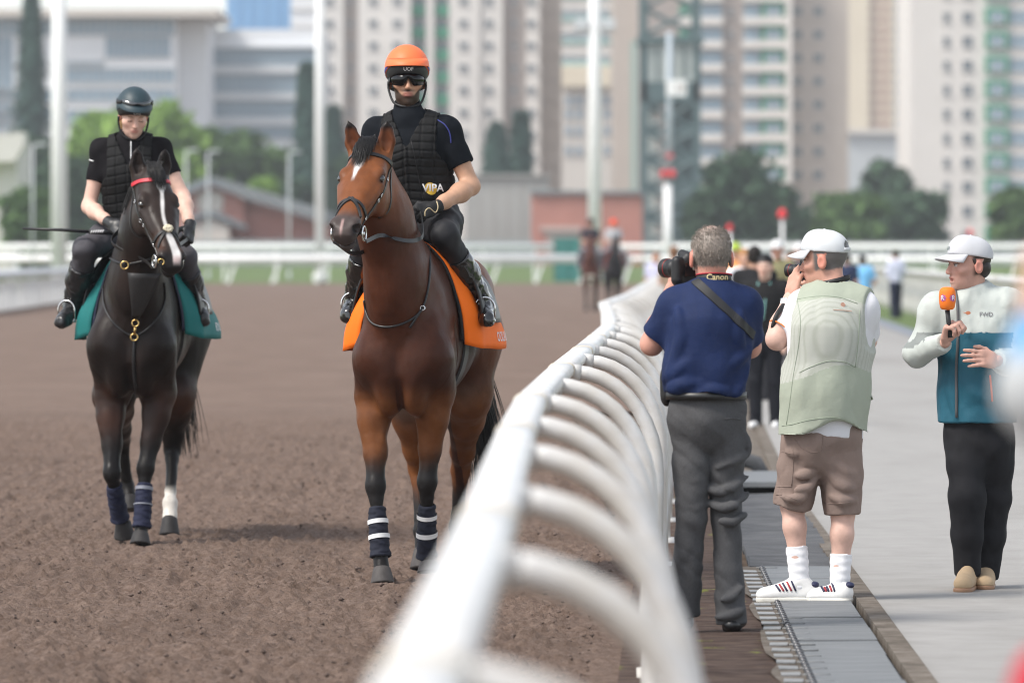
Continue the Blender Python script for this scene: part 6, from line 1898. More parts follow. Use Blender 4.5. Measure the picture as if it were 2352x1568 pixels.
def tail(root, n, seed, side=0.0, length=1.0, fan=.09):
    r = np.random.default_rng(seed); S = []
    for _ in range(n):
        a = r.uniform(0, 2 * math.pi); q = r.random() ** .5
        x0, y0 = -.93 + .03 * math.cos(a) * q, .03 * math.sin(a) * q
        ex, ey = -1.05 + .12 * math.cos(a) * q + r.normal(0, .02), side + fan * math.sin(a) * q + r.normal(0, .03)
        L = length * r.uniform(.75, 1.05)
        ph = r.uniform(0, 6.3); S.append([np.array([x0 + (ex - x0) * (t ** .6) + .012 * t * math.sin(6 * t + ph), y0 + (ey - y0) * t + .014 * t * math.sin(5 * t + ph * 2), 1.44 - L * t]) for t in np.linspace(0, 1, 10)])
    return hair('tail', S, root, m_hairblack, .0045)
tail(horseB, 330, 3, .12, 1.0, .10)
tail(horseD, 280, 6, .05, .98, .08)
def mane(root, H, poll, side, n, seed, length):
    r = np.random.default_rng(seed); S = []
    p0, p1 = np.array([.48, 0, 1.66]), H(-.01, 0, -.03) + np.array([0, 0, .02])
    n2 = (p0 + p1) / 2 + np.array([-.06, 0, .08])
    path = catmull([p0, n2, p1], 30)
    for _ in range(n):
        b = path[r.integers(0, len(path))] + r.normal(0, .008, 3)
        L = length * r.uniform(.6, 1.1)
        pts = [b + np.array([-.01 * t, side * (.03 + .10 * t ** .7) * 1.0, .03 * math.sin(t * 3) - L * t]) for t in np.linspace(0, 1, 6)]
        S.append(pts)
    return hair('mane', S, root, m_hairblack, .005)
mane(horseB, HB, pollB, -1, 200, 8, .20)
mane(horseD, HD, pollD, -1, 240, 9, .22)
# ================================================================== THE TWO PHOTOGRAPHERS AND THE PRESENTER
m_navy = mat('polo_navy', (0.0075, 0.0185, 0.070), 0.75, var=0.12, vscale=12, bump=0.4, bscale=5, bdist=0.03, spec=0.25, crease=(.7, 3.2, 0.072, (1.2, 1, .55, .25)))
m_slacks = mat('slacks_grey', (0.074, 0.074, 0.077), 0.85, var=0.14, vscale=120, bump=0.5, bscale=8, bdist=0.02, spec=0.2, stretch=(1, 1, .8), crease=(.8, 4.5, 0.063, (1, 1, .9, .5)))
m_belt = mat('belt_black', (0.012, 0.012, 0.012), 0.4)
m_shoeb = mat('shoe_black', (0.010, 0.010, 0.011), 0.35, spec=0.5)
m_hairg = mat('hair_grey', (0.27, 0.235, 0.20), 0.6, var=0.4, vscale=70, bump=0.8, bscale=160, bdist=0.006, stretch=(1, 1, .35))
m_cambody = mat('camera_black', (0.010, 0.010, 0.011), 0.5, bump=0.2, bscale=200, bdist=0.002)
m_camred = mat('camera_red', (0.55, 0.02, 0.02), 0.4)
m_glass = mat('camera_glass', (0.01, 0.012, 0.016), 0.05, coat=1.0)
m_tee_w = mat('tee_white', (0.68, 0.68, 0.71), 0.8, var=0.04, vscale=10, spec=0.2, bump=.2, bscale=12, bdist=.01, crease=(.5, 6, 0.045, (1, 1, .7)))
m_sage = mat('vest_sage', (0.345, 0.378, 0.305), 0.75, var=0.07, vscale=9, bump=0.3, bscale=9, bdist=0.02, spec=0.25, crease=(.55, 4.0, 0.054, (1.4, 1, .45)))
m_short = mat('shorts_brown', (0.235, 0.175, 0.150), 0.85, var=0.10, vscale=14, bump=0.4, bscale=10, bdist=0.02, spec=0.2, crease=(.7, 5.5, 0.054, (1, 1, .8, .6)))
m_sock = mat('sock_white', (0.80, 0.80, 0.82), 0.9, bump=0.4, bscale=90, bdist=0.004, stretch=(3, 3, .2))
m_trainer = mat('trainer_white', (0.76, 0.75, 0.73), 0.5, var=0.05, vscale=20)
m_sole = mat('trainer_sole', (0.66, 0.64, 0.58), 0.7, var=0.1)
m_stripe_n = mat('stripe_navy', (0.015, 0.018, 0.06), 0.6)
m_stripe_r = mat('stripe_red', (0.33, 0.02, 0.03), 0.6)
m_cap = mat('cap_white', (0.58, 0.60, 0.615), 0.75, var=0.04, vscale=14, bump=0.1, bscale=30, bdist=0.004)
m_jacket = mat('jacket', rough=0.6, vcol=True, var=0.05, vscale=10, bump=0.3, bscale=9, bdist=0.02, spec=0.3, crease=(.8, 6.0, 0.054, (1, 1, .7, .3)))
m_blackp = mat('trousers_black', (0.0115, 0.0115, 0.014), 0.8, var=0.15, vscale=20, bump=0.2, bscale=30, bdist=0.008, spec=0.25)
m_mesh = None
def mesh_fabric():
    """airy mesh: pale net over a white shirt, cells as a fine voronoi relief"""
    m = bpy.data.materials.new('vest_mesh'); m.use_nodes = True; nt = m.node_tree; L = nt.links.new; b = nt.nodes['Principled BSDF']
    b.inputs['Roughness'].default_value = .85
    tc = nt.nodes.new('ShaderNodeTexCoord'); mp = nt.nodes.new('ShaderNodeMapping'); mp.inputs['Scale'].default_value = (1, .25, 1); L(tc.outputs['Object'], mp.inputs['Vector'])
    v = nt.nodes.new('ShaderNodeTexVoronoi'); v.inputs['Scale'].default_value = 240; v.inputs['Randomness'].default_value = .25; v.feature = 'DISTANCE_TO_EDGE'; L(mp.outputs[0], v.inputs['Vector'])
    cr = nt.nodes.new('ShaderNodeMapRange'); cr.inputs[1].default_value = .08; cr.inputs[2].default_value = .28; L(v.outputs['Distance'], cr.inputs[0])
    mx = nt.nodes.new('ShaderNodeMix'); mx.data_type = 'RGBA'; mx.inputs['A'].default_value = (.37, .385, .33, 1); mx.inputs['B'].default_value = (.52, .53, .49, 1)
    L(cr.outputs[0], mx.inputs['Factor']); L(mx.outputs['Result'], b.inputs['Base Color'])
    return m

def cap(g, h, m, back_gap=False, brim_dir=0.0, curve=.012):
    e = lambda a, b, c, r, k=.01, op='u': ell(h.at(a, b, c), np.array(r) * h.sc, k, h.ax, op)
    def cl(X, Y, Z):
        dx, dy, dz = X - h.c[0], Y - h.c[1], Z - h.c[2]
        b = (dx * h.f[0] + dy * h.f[1] + dz * h.f[2]) / h.sc; c = (dx * h.u[0] + dy * h.u[1] + dz * h.u[2]) / h.sc
        a = (dx * h.s[0] + dy * h.s[1] + dz * h.s[2]) / h.sc
        d = (.020 + .030 * np.clip((b + .1) / .2, 0, 1)) - c
        if back_gap:
            gap = .030 - np.sqrt(a * a + ((c - .045) * 1.05) ** 2); gap = np.where(b < -.02, gap, -1)
            gap = np.where(c < .040, -1, gap)
            d = np.maximum(d, gap)
        return d
    crown, V, Q = g.part('cap', [e(0, -.010, .036, (.0865, .108, .094), .01), e(0, .03, .06, (.07, .07, .075), .02)], m, .0045, clip=cl, disp=lambda V, N: noise(V, 40, 2) * .0006)
    bv = bvh_of(V, Q)
    b = MB(); rows = []; n = 20
    for i in range(n + 1):
        t = R(-68 + 136 * i / n); ca = math.cos(t)
        for j, q in enumerate((0, .33, .66, 1.0)):
            ext = .075 * ca ** .8 * q
            rows.append(h.at(math.sin(t) * (.083 + ext * .25), math.cos(t) * (.094) + ext, .052 - .020 * q - curve * (math.sin(t) ** 2) * 2.2 * q - .002))
    b.add(rows, [[i * 4 + k, (i + 1) * 4 + k, (i + 1) * 4 + k + 1, i * 4 + k + 1] for i in range(n) for k in range(3)])
    o = g.mb('brim', b, m, crown, True); md = o.modifiers.new('s', 'SOLIDIFY'); md.thickness = .004
    if back_gap:
        b = MB(); rows = []
        for i in range(11):
            t = R(180 - 26 + 52 * i / 10)
            for z in (.028, .042): rows.append(h.at(math.sin(t) * .0885, math.cos(t) * .1175 - .004, z))
        b.add(rows, [[i * 2, i * 2 + 1, (i + 1) * 2 + 1, (i + 1) * 2] for i in range(10)]); o2 = g.mb('cap_strap', b, m, crown, True); md = o2.modifiers.new('s', 'SOLIDIFY'); md.thickness = .003
    q = h.at(0, -.01, .131); b = MB(); b.lathe([(.006, -.003), (.007, .001), (.004, .004), (.001, .005)], q, 10); g.mb('cap_button', b, m, crown, True)
    return crown, bv

def legs(hp, kn, an, rs, k=.05): return chain([hp, hp + (kn - hp) * .5, kn, kn + (an - kn) * .5, an], rs, k)

# ------------------------------------------------------------------ navy polo photographer
Y1 = 24.9
A1 = dict(pel=P(1622, 925, Y1), waist=P(1624, 850, Y1), chest=P(1632, 745, Y1), neck=P(1635, 652, Y1 + .02), shR=P(1706, 706, Y1 + .03), shL=P(1556, 704, Y1 + .02), head=P(1633, 588, Y1 + .04))
f = nrm((-.10, 1, 0))
p1 = Person((A1['pel'][0], A1['pel'][1]), 'person in a navy polo and grey slacks raising a camera beside the rail', 'people photographing from the walkway')
h = HeadFrame(A1['head'], (-.12, .98, -.05), (0, 0, 1), 1.12)
elL, wrL, elR, wrR = P(1497, 790, Y1 + .10), P(1545, 660, Y1 + .36), P(1722, 796, Y1 + .16), P(1640, 690, Y1 + .42)
skin1 = (0.56, 0.285, 0.215)
bp = torso(A1['pel'], A1['waist'], A1['chest'], A1['neck'], A1['shR'], A1['shL'], f, -.02)
for sh, el, wr in ((A1['shL'], elL, wrL), (A1['shR'], elR, wrR)):
    fa = wr - el; bp += chain([sh, sh + (el - sh) * .5, el], [.05, .052, .047], .03) + chain([el, el + fa * .3, wr], [.047, .05, .032], .03)
an1 = [(P(1585, 940, Y1), P(1588, 1190, Y1 - .02), P(1572, 1405, Y1 + .06)), (P(1668, 940, Y1), P(1668, 1190, Y1 + .02), P(1680, 1428, Y1))]
for hp, kn, an in an1: bp += legs(hp, kn, an, [.055, .05, .04, .036, .03])
def hairback(a, b, c, nz):
    hl = sst(-.050, -.036, c + .006 * nz) * sst(.055, .03, b) * (1 - (np.abs(a) > .076) * (np.abs(c + .014) < .04) * (b > -.045))
    thin = np.exp(-(((a - .005) / .03) ** 2 + ((b + .02) / .035) ** 2)) * (c > .07)
    return np.clip(hl * (1 - .45 * thin), 0, 1), (0.25, 0.21, 0.18)
hp_ = hand_prims(wrL, nrm(P(1552, 622, Y1 + .40) - wrL), (.7, .3, -.1), (.3, -.5, .6), (.6, .6, .6, .6), .05, 1.05)
hq_ = hand_prims(wrR, nrm(P(1605, 625, Y1 + .40) - wrR), (-.6, .3, .2), (-.3, -.5, .6), (.7, .7, .7, .7), .05, 1.05)
p1.merged('body', [(head_prims(h, A1['neck']), .0042, lambda V: face_cols(h, V, skin1, 0, hairline=hairback)), (bp, .008, tint(skin1)), (hp_, .0045, tint(skin1)), (hq_, .0045, tint(skin1))], m_skin)
# short hair: a cap of stubble strands
r_ = np.random.default_rng(2); S = []
hv, hq, hn = organic(head_prims(h), .009)
ha, hb, hc = h.loc(hv)
okv = np.where((hc > -.048) & (hb < .05) & ~((np.abs(ha) > .066) & (np.abs(hc + .014) < .042) & (hb > -.05)) )[0]
for i in r_.choice(okv, 2600):
    b0 = hv[i] + r_.normal(0, .003, 3); n0 = hn[i]
    thin = math.exp(-(((ha[i] - .005) / .03) ** 2 + ((hb[i] + .02) / .035) ** 2)) if hc[i] > .07 else 0
    if r_.random() < thin * .7: continue
    d = nrm(n0 * .28 - h.u * (.9 if hc[i] < .06 else .1) - h.f * .2 + r_.normal(0, .10, 3)); L = r_.uniform(.007, .011)
    S.append([b0 - p1.o, b0 + (d * .6 + n0 * .4) * L * .5 - p1.o, b0 + d * L - p1.o])
hair('hair', S, p1.root, m_hairg, .0015)
# polo
sp = torso(A1['pel'] + (0, 0, .03), A1['waist'], A1['chest'], A1['neck'], A1['shR'], A1['shL'], f, .012, wide=(.150, .168, .172), dep=(.80, .80, .72), shr=.058)
sp.append(cone(A1['pel'] + (0, 0, .05), A1['pel'] - (0, 0, .03), .168, .172, .03, f, .82))
for sh, el in ((A1['shL'], elL), (A1['shR'], elR)): sp.append(cone(sh, sh + (el - sh) * .80, .076, .074, .04, fl=1))
sp.append(cone(A1['neck'] - (0, 0, .07), A1['neck'] + (0, .0, -.006), .085, .070, .03, fl=1))
zb = P(0, 903, Y1)[2]
def foldpolo(V, N):
    back = (V - A1['chest']) @ np.array([1., 0, 0])
    d = folds(.014, (5.5, 6, 3.2), 4)(V, N) + folds(.007, (14, 14, 5), 14)(V, N)
    low = sst(A1['waist'][2] + .12, A1['waist'][2] - .08, V[:, 2])
    return d * (.45 + .8 * low) + .012 * low * np.sin(V[:, 0] * 26 + V[:, 2] * 8)
rp = []
for cv in ([(1528, 872), (1556, 852), (1586, 832)], [(1536, 898), (1570, 884), (1610, 880)], [(1679, 840), (1702, 822), (1722, 800)], [(1690, 905), (1708, 878), (1720, 842)], [(1556, 712), (1566, 750), (1562, 800)], [(1702, 720), (1694, 760), (1700, 800)], [(1600, 905), (1630, 898), (1665, 902)], [(1545, 850), (1560, 800), (1572, 760)]):
    pts = []
    for x, y in catmull(cv, 4):
        dx = (x - 1628) * Y1 / FPX; pts.append(P(x, y, Y1 - .145 * math.sqrt(max(.06, 1 - (dx / .19) ** 2)) + .006))
    rp += chain(pts, [.009 + .007 * math.sin(math.pi * i / (len(pts) - 1)) for i in range(len(pts))], .03)
sp += rp
polo, Vp, Qp = p1.part('polo_shirt', sp, m_navy, .0068, clip=lambda X, Y, Z: zb + .006 * np.sin(X * 30) - Z + 0 * Y, disp=foldpolo)
bvp = bvh_of(Vp, Qp)
# collar strap of the camera with its maker's letters, and a bag strap across the back
b = MB(); rows = []
m_cstrap = mat('camera_strap', (0.012, 0.012, 0.013), 0.6); m_cred = mat('strap_red', (0.50, 0.03, 0.05), 0.6); m_cgold = mat('strap_gold', (0.70, 0.56, 0.30), 0.5)
def strap_ring(c, rx, ry, z0, z1, tilt, m, name, a0=-130, a1=130, off=0.0, parent=None):
    b = MB(); rows = []
    for i in range(37):
        t = R(a0 + (a1 - a0) * i / 36)
        for z in (z0, z1): rows.append(np.array(c) + np.array([math.sin(t) * (rx + off), -math.cos(t) * (ry + off), z - tilt * (1 - math.cos(t))]))
    b.add(rows, [[i * 2, (i + 1) * 2, (i + 1) * 2 + 1, i * 2 + 1] for i in range(36)]); o = p1.mb(name, b, m, parent, True); md = o.modifiers.new('s', 'SOLIDIFY'); md.thickness = .003; return o, rows
cst = A1['neck'] + np.array([.01, .005, .026])
so, rows = strap_ring(cst, .078, .072, -.018, .024, .010, m_cstrap, 'neck_strap')
strap_ring(cst, .078, .072, -.019, -.013, .010, m_cred, 'strap_edge', off=.003, parent=so); strap_ring(cst, .078, .072, .020, .025, .010, m_cred, 'strap_edge', off=.003, parent=so)
bvn = BVHTree.FromPolygons([tuple(v) for v in rows], [[i * 2, (i + 1) * 2, (i + 1) * 2 + 1, i * 2 + 1] for i in range(36)])
text_on(p1, 'Canon', m_cgold, cst + np.array([.012, -.2, .004]), (1, 0, 0), (0, 0, 1), .036, bvn, (0, 1, 0), so, 'lettering', off=.006, bold=.015)
pts = [P(x, y, Y1 - .3) for x, y in [(1596, 640), (1625, 668), (1665, 705), (1708, 745), (1736, 772)]]
prj = []
for q in catmull(pts, 5):
    r = bvp.ray_cast(Vector(q), Vector((0, 1, 0)), 1.0)
    if r[0] is not None: prj.append(np.array(r[0]))
V, F_ = surface_strap(prj, bvp, .040, .004, .003, 2, True, False, A1['chest']); p1.mb('bag_strap', MB().add(V, F_), m_cstrap)
bag = [cone(P(1530, 865, Y1 + .05), P(1532, 905, Y1 + .05), .05, .055, .02, (1, 0, 0), .55)]
p1.part('pouch', bag, m_cambody, .007)
# slacks, belt, shoes
tp = [cone(A1['pel'] + (0, 0, .03), A1['pel'] - (0, 0, .06), .158, .172, .03, f, .82, fl=2)]
for hp, kn, an in an1: tp += chain([hp, hp + (kn - hp) * .5, kn, kn + (an - kn) * .5, an - (0, 0, .01)], [.092, .082, .069, .066, .070], .012)
for q in (tp[4], tp[8]): q['fl'] = 1
def foldleg(V, N):
    z = V[:, 2]
    W = V + np.stack([z * .0, z * 0, V[:, 0] * .8], 1)
    return folds(.009, (6, 6, 7), 21)(W, N) + folds(.007, (3.5, 3.5, 15), 25)(W, N) * sst(.05, .3, z) + .0015 * np.exp(-((z - .12) / .08) ** 2) * np.sin(z * 60 + V[:, 0] * 20)
def ridges(curves, cxs, Yc, R_, r0=.017, up=.0055):
    A = []
    for cv in curves:
        pts, rs = [], []
        c2 = catmull(cv, 4)
        for i, (x, y) in enumerate(c2):
            cx = np.interp(y, [q[0] for q in cxs], [q[1] for q in cxs]); dx = (x - cx) * Yc / FPX
            sf = Yc - math.sqrt(max(.0004, R_ ** 2 - min(dx * dx, R_ ** 2 * .95)))
            t = i / (len(c2) - 1); r = r0 * (.55 + .45 * math.sin(math.pi * (.15 + .7 * t)))
            pts.append(P(x, y, sf + r - up)); rs.append(r)
        A += chain(pts, rs, .012)
    return A
tp += ridges([[(1722, 1040), (1688, 1058), (1650, 1072)], [(1716, 1095), (1685, 1118), (1648, 1128), (1622, 1118)], [(1718, 1132), (1690, 1156), (1660, 1166), (1624, 1154)], [(1712, 1180), (1685, 1198), (1655, 1196)], [(1705, 1348), (1685, 1368), (1660, 1376)], [(1708, 1398), (1680, 1412), (1645, 1416)], [(1662, 985), (1640, 1010), (1620, 1050)], [(1704, 990), (1716, 1010), (1722, 1032)]], [(940, 1668), (1190, 1668), (1428, 1680)], Y1, .082)
tp += ridges([[(1560, 1080), (1585, 1105), (1612, 1098)], [(1560, 1150), (1590, 1170), (1612, 1160)]], [(940, 1585), (1190, 1588), (1405, 1572)], Y1, .082)
slk, Vs_, Qs_ = p1.part('slacks', tp, m_slacks, .0075, disp=foldleg)
b = MB(); rows = []
for i in range(49):
    t = 2 * math.pi * i / 48
    for z, o in ((.016, 0), (.016, .006), (-.016, .006), (-.016, 0)): rows.append(A1['pel'] + np.array([math.sin(t) * (.172 + o), -math.cos(t) * (.150 + o), .032 + z]))
b.add(rows, [[i * 4 + k, (i + 1) * 4 + k, (i + 1) * 4 + (k + 1) % 4, i * 4 + (k + 1) % 4] for i in range(48) for k in range(4)]); p1.mb('belt', b, m_belt, slk, True)
bvk = bvh_of(Vs_, Qs_)
pk = [q for q in (bvk.ray_cast(Vector(P(x, y, Y1 - .5)), Vector((0, 1, 0)), 1.0)[0] for x, y in [(1672, 968), (1684, 967), (1696, 967), (1708, 969)]) if q is not None]
b = MB(); b.tube([np.array(q) for q in pk], .005, 6); p1.mb('pocket', b, m_slacks, slk, True)
for an, dx in ((an1[0][2], -.02), (an1[1][2], .02)):
    heel = an * (1, 1, 0) + np.array([0, -.045, .035]); toe = heel + np.array([dx * 2, .23, -.002])
    p1.part('shoe', [cone(heel, toe, .038, .036, .02, (0, 0, 1), .75), cone(heel + (0, .03, .01), an - (0, 0, .02), .038, .04, .02)], m_shoeb, .006, clip=lambda X, Y, Z: .004 - Z + 0 * X + 0 * Y)
# camera
def camera_obj(c, ax, up, label, sc=1.0, big=True):
    e = empty('camera', tuple(c), label, 'camera'); ax = nrm(ax); up = np.array(up, float); up = nrm(up - ax * (up @ ax)); sd_ = np.cross(ax, up); o = np.array(c) * 0
    M = lambda a, b, c_: (sd_ * a + ax * b + up * c_) * sc
    V, Q, N = organic([ell(M(0, 0, 0), np.array((.070, .034, .048)) * sc * 1.05, .01, (sd_, ax, up)), cone(M(-.055, 0, -.05 if big else -.03), M(-.055, 0, .03), .028 * sc, .026 * sc, .01), cone(M(.055, 0, -.05 if big else -.03), M(.055, 0, .03), .028 * sc, .026 * sc, .01),
        cone(M(-.045, 0, -.06 if big else -.035), M(.045, 0, -.06 if big else -.035), .026 * sc, .026 * sc, .01), cone(M(0, -.012, .045), M(0, .03, .062), .030 * sc, .022 * sc, .012)], .0042)
    mobj('body', mesh_np('body', V, Q, m_cambody, True), e)
    b = MB(); prof = [(.034, .02), (.040, .035), (.040, .075), (.042, .078), (.042, .085), (.040, .088), (.041, .120), (.044, .125), (.044, .150), (.040, .152), (.036, .148)]
    n = 24; vs = []
    for r0, t in prof:
        for k in range(n): a = 2 * math.pi * k / n; vs.append(M(r0 * math.cos(a), t, r0 * math.sin(a)))
    b.add(vs, [[i * n + k, i * n + (k + 1) % n, (i + 1) * n + (k + 1) % n, (i + 1) * n + k] for i in range(len(prof) - 1) for k in range(n)]); ln = b.build('lens', m_cambody, e, smooth=True)
    b = MB(); b.tube([M(0, .142, 0), M(0, .146, 0)], .0372 * sc, 24); b.build('front_glass', m_glass, ln)
    b = MB(); b.tube([M(0, .1205, 0), M(0, .1235, 0)], .0425 * sc, 24); b.build('red_ring', m_camred, ln)
    b = MB(); s_ = [M(-.04, -.036, -.035), M(.035, -.036, -.035), M(.035, -.036, .022), M(-.04, -.036, .022)]; b.add(s_, [[0, 1, 2, 3]]); b.build('screen', m_glass, e)
    return e
camera_obj(P(1577, 616, Y1 + .16), (-.62, .78, .0), (0, 0, 1), 'black camera with a wide lens raised by the person in the navy polo', .98)

# ------------------------------------------------------------------ sage vest photographer
Y2 = 26.8
m_mesh = mesh_fabric()
f = nrm((-.35, .94, 0))
B1 = dict(pel=P(1888, 985, Y2), waist=P(1892, 900, Y2), chest=P(1908, 765, Y2), neck=P(1915, 655, Y2 + .02), shL=P(1846, 710, Y2 + .08), shR=P(1978, 712, Y2 - .02), head=P(1894, 595, Y2 + .05))
p2 = Person((B1['pel'][0], B1['pel'][1]), 'person in a pale cap, sage mesh vest and brown shorts raising a camera', 'people photographing from the walkway')
h = HeadFrame(B1['head'], (-.93, .36, -.08), (-.04, 0, 1), 1.06)
elL, wrL, elR, wrR = P(1785, 778, Y2 + .02), P(1815, 684, Y2 + .10), P(1988, 780, Y2 + .16), P(1880, 690, Y2 + .40)
skin2 = (0.58, 0.315, 0.235)
bp = torso(B1['pel'], B1['waist'], B1['chest'], B1['neck'], B1['shR'], B1['shL'], f, -.02)
for sh, el, wr in ((B1['shL'], elL, wrL), (B1['shR'], elR, wrR)):
    fa = wr - el; bp += chain([sh, sh + (el - sh) * .5, el], [.05, .054, .05], .03) + chain([el, el + fa * .35, wr], [.05, .052, .033], .03)
an2 = [(P(1848, 1000, Y2), P(1820, 1160, Y2 + .04), P(1838, 1335, Y2 + .0)), (P(1930, 1000, Y2), P(1936, 1178, Y2), P(1928, 1352, Y2 - .03))]
for hp, kn, an in an2:
    c = an - kn; bp += chain([hp, kn, kn + c * .28 + (0, -.012, 0), kn + c * .7, an], [.08, .053, .052, .041, .035], .03)
hp_ = hand_prims(wrL, nrm(P(1830, 625, Y2 + .12) - wrL), (.85, .5, 0), (.6, .4, .3), (.30, .35, .40, .45), .05, 1.15)
hq_ = hand_prims(wrR, nrm(P(1858, 640, Y2 + .30) - wrR), (-.6, .3, .2), (-.3, -.5, .6), (.7, .7, .7, .7), .05, 1.05)
def hair2(a, b, c, nz):
    hl = sst(-.055, -.040, c + .008 * nz) * sst(.045, .02, b) * (1 - (np.abs(a) > .074) * (np.abs(c + .014) < .038) * (b > -.04))
    return np.clip(hl, 0, 1), (0.13, 0.12, 0.115)
p2.merged('body', [(head_prims(h, B1['neck']), .0042, lambda V: face_cols(h, V, skin2, 0, hairline=hair2)), (bp, .008, tint((0.62, 0.40, 0.325))), (hp_, .0042, tint(skin2)), (hq_, .0045, tint(skin2))], m_skin)
cap2, _ = cap(p2, h, m_cap, back_gap=True)
# white tee: sleeves and hem
sp = torso(B1['pel'] + (0, 0, .04), B1['waist'], B1['chest'], B1['neck'], B1['shR'], B1['shL'], f, .010, wide=(.172, .180, .185), dep=(.80, .85, .75), shr=.064)
for sh, el in ((B1['shL'], elL), (B1['shR'], elR)): sp.append(cone(sh, sh + (el - sh) * .78, .078, .076, .04, fl=1))
zt = P(0, 1000, Y2)[2]; sp.append(cone(B1['pel'] + (.01, 0, .04), B1['pel'] + (.01, 0, -.08), .180, .186, .03, f, .84))
p2.part('shirt', sp, m_tee_w, .007, clip=lambda X, Y, Z: zt - .10 * (X - B1['pel'][0]) - Z + 0 * Y, disp=folds(.010, (9, 9, 5), 6))
b = MB(); d_ = nrm(elL - B1['shL']); c_ = B1['shL'] + (elL - B1['shL']) * .785
ring_obj('sleeve_edge', p2.root, mat('edge_orange', (.80, .20, .03), .6), c_ - p2.o, d_, .080, .0035)
# sage vest: solid yoke and skirt with a mesh back
vp = torso(B1['pel'] + (0, 0, .02), B1['waist'], B1['chest'], B1['neck'], B1['shR'], B1['shL'], f, .030, wide=(.195, .190, .186), dep=(.84, .88, .80), shr=.066)
vp.append(cone(B1['pel'] + (-.015, 0, .03), B1['pel'] + (-.02, 0, -.06), .215, .232, .03, f, .84))
latv = nrm(B1['shR'] - B1['shL']); midv = (B1['shR'] + B1['shL']) / 2; wv = np.linalg.norm(B1['shR'] - B1['shL']) / 2
zv = P(0, 985, Y2)[2]
def vclip2(X, Y, Z):
    a = (X - midv[0]) * latv[0] + (Y - midv[1]) * latv[1]
    z = Z - midv[2]
    arm = np.abs(a) - (wv * np.where(a < 0, 1.0, 1.30) + .06 * np.clip((-z - .17) / .10, 0, 1))
    neck = .072 - np.sqrt((X - B1['neck'][0]) ** 2 + (Y - B1['neck'][1]) ** 2); neck = np.where(z > .02, neck, -1)
    bot = zv - .030 + .085 * np.exp(-(((X - B1['pel'][0]) - .06) / .11) ** 2) - Z + 0 * Y
    return np.maximum(np.maximum(arm, neck), bot)
dispv = lambda V, N: folds(.016, (6, 6, 2.2), 12)(V, N) * sst(midv[2] - .05, midv[2] - .4, V[:, 2]) + folds(.006, (11, 11, 5), 15)(V, N)
zy, zm = P(0, 690, Y2)[2], P(0, 838, Y2)[2]
seamm = lambda X, Y: zm + .012 - .10 * np.abs(X - B1['chest'][0] - .02)
vest, Vv, Qv = p2.part('vest', vp, m_sage, .0068, clip=vclip2, disp=dispv)
# mesh panel: the faces of the back between yoke and skirt form their own part
ctr = Vv[Qv].mean(1); nf = np.cross(Vv[Qv[:, 2]] - Vv[Qv[:, 0]], Vv[Qv[:, 3]] - Vv[Qv[:, 1]])
ztop = np.interp(ctr[:, 0], [P(x, 0, Y2)[0] for x in (1800, 1850, 1895, 1945, 1990, 2020)], [P(0, y, Y2)[2] for y in (700, 690, 683, 685, 700, 720)])
zlow = np.interp(ctr[:, 0], [P(x, 0, Y2)[0] for x in (1760, 1852, 1880, 1920, 1960, 1985, 2020)], [P(0, y, Y2)[2] for y in (890, 862, 848, 835, 838, 850, 862)])
selm = (ctr[:, 2] < ztop) & (ctr[:, 2] > zlow)
me = vest.data; me.materials.append(m_mesh)
me.polygons.foreach_set('material_index', selm.astype(np.int32)); me.update()
# pockets, flap, mesh seams
def on_front(bv, px, py, Y, off=.004):
    r = bv.ray_cast(Vector(P(px, py, Y - .8)), Vector((0, 1, 0)), 2.0)
    return None if r[0] is None else np.array(r[0]) + np.array((0, -off, 0))
bvv2 = bvh_of(Vv, Qv)
def seam(bv, pix, Y, r, m, name, g, parent=None):
    pts = [q for q in (on_front(bv, x, y, Y, .001) for x, y in catmull(pix, 5)) if q is not None]
    if len(pts) > 3: b = MB(); b.tube(pts, r, 5); g.mb(name, b, m, parent, True)
m_sage2 = mat('vest_seam', (0.30, 0.35, 0.27), .8)
for pix in ([(1850, 690), (1895, 683), (1945, 685), (1990, 700)], [(1852, 862), (1880, 848), (1920, 835), (1960, 838), (1985, 850)], [(1850, 690), (1855, 740), (1850, 800), (1838, 870), (1830, 930), (1822, 985)], [(1995, 715), (1992, 780), (1985, 850)], [(1785, 990), (1830, 985), (1880, 972), (1940, 968), (1985, 985)]):
    seam(bvv2, pix, Y2, .0018, m_sage2, 'seam', p2, vest)
b = MB(); rows = [on_front(bvv2, x, y, Y2, .010) for x, y in [(1780, 918), (1812, 905), (1822, 880), (1826, 905), (1818, 925), (1784, 930)]]
if all(r is not None for r in rows): rows = [r + np.array((0, -.012 * (i in (0, 5)), 0)) for i, r in enumerate(rows)]; b.add(rows, [list(range(6))]); o = p2.mb('pocket_flap', b, m_sage, vest); md = o.modifiers.new('s', 'SOLIDIFY'); md.thickness = .006
b = MB(); rows = [on_front(bvv2, x, y, Y2, .007) for x, y in [(1782, 932), (1818, 926), (1818, 968), (1780, 976)]]
if all(r is not None for r in rows): b.add(rows, [[0, 1, 2, 3]]); o = p2.mb('pocket', b, m_sage, vest); md = o.modifiers.new('s', 'SOLIDIFY'); md.thickness = .010
b = MB(); b.add([P(1992, 893, Y2 - .02), P(2002, 912, Y2 - .04), P(2004, 918, Y2 - .02), P(1990, 922, Y2)], [[0, 1, 2, 3]]); o = p2.mb('pocket_flap', b, m_sage, vest); md = o.modifiers.new('s', 'SOLIDIFY'); md.thickness = .006
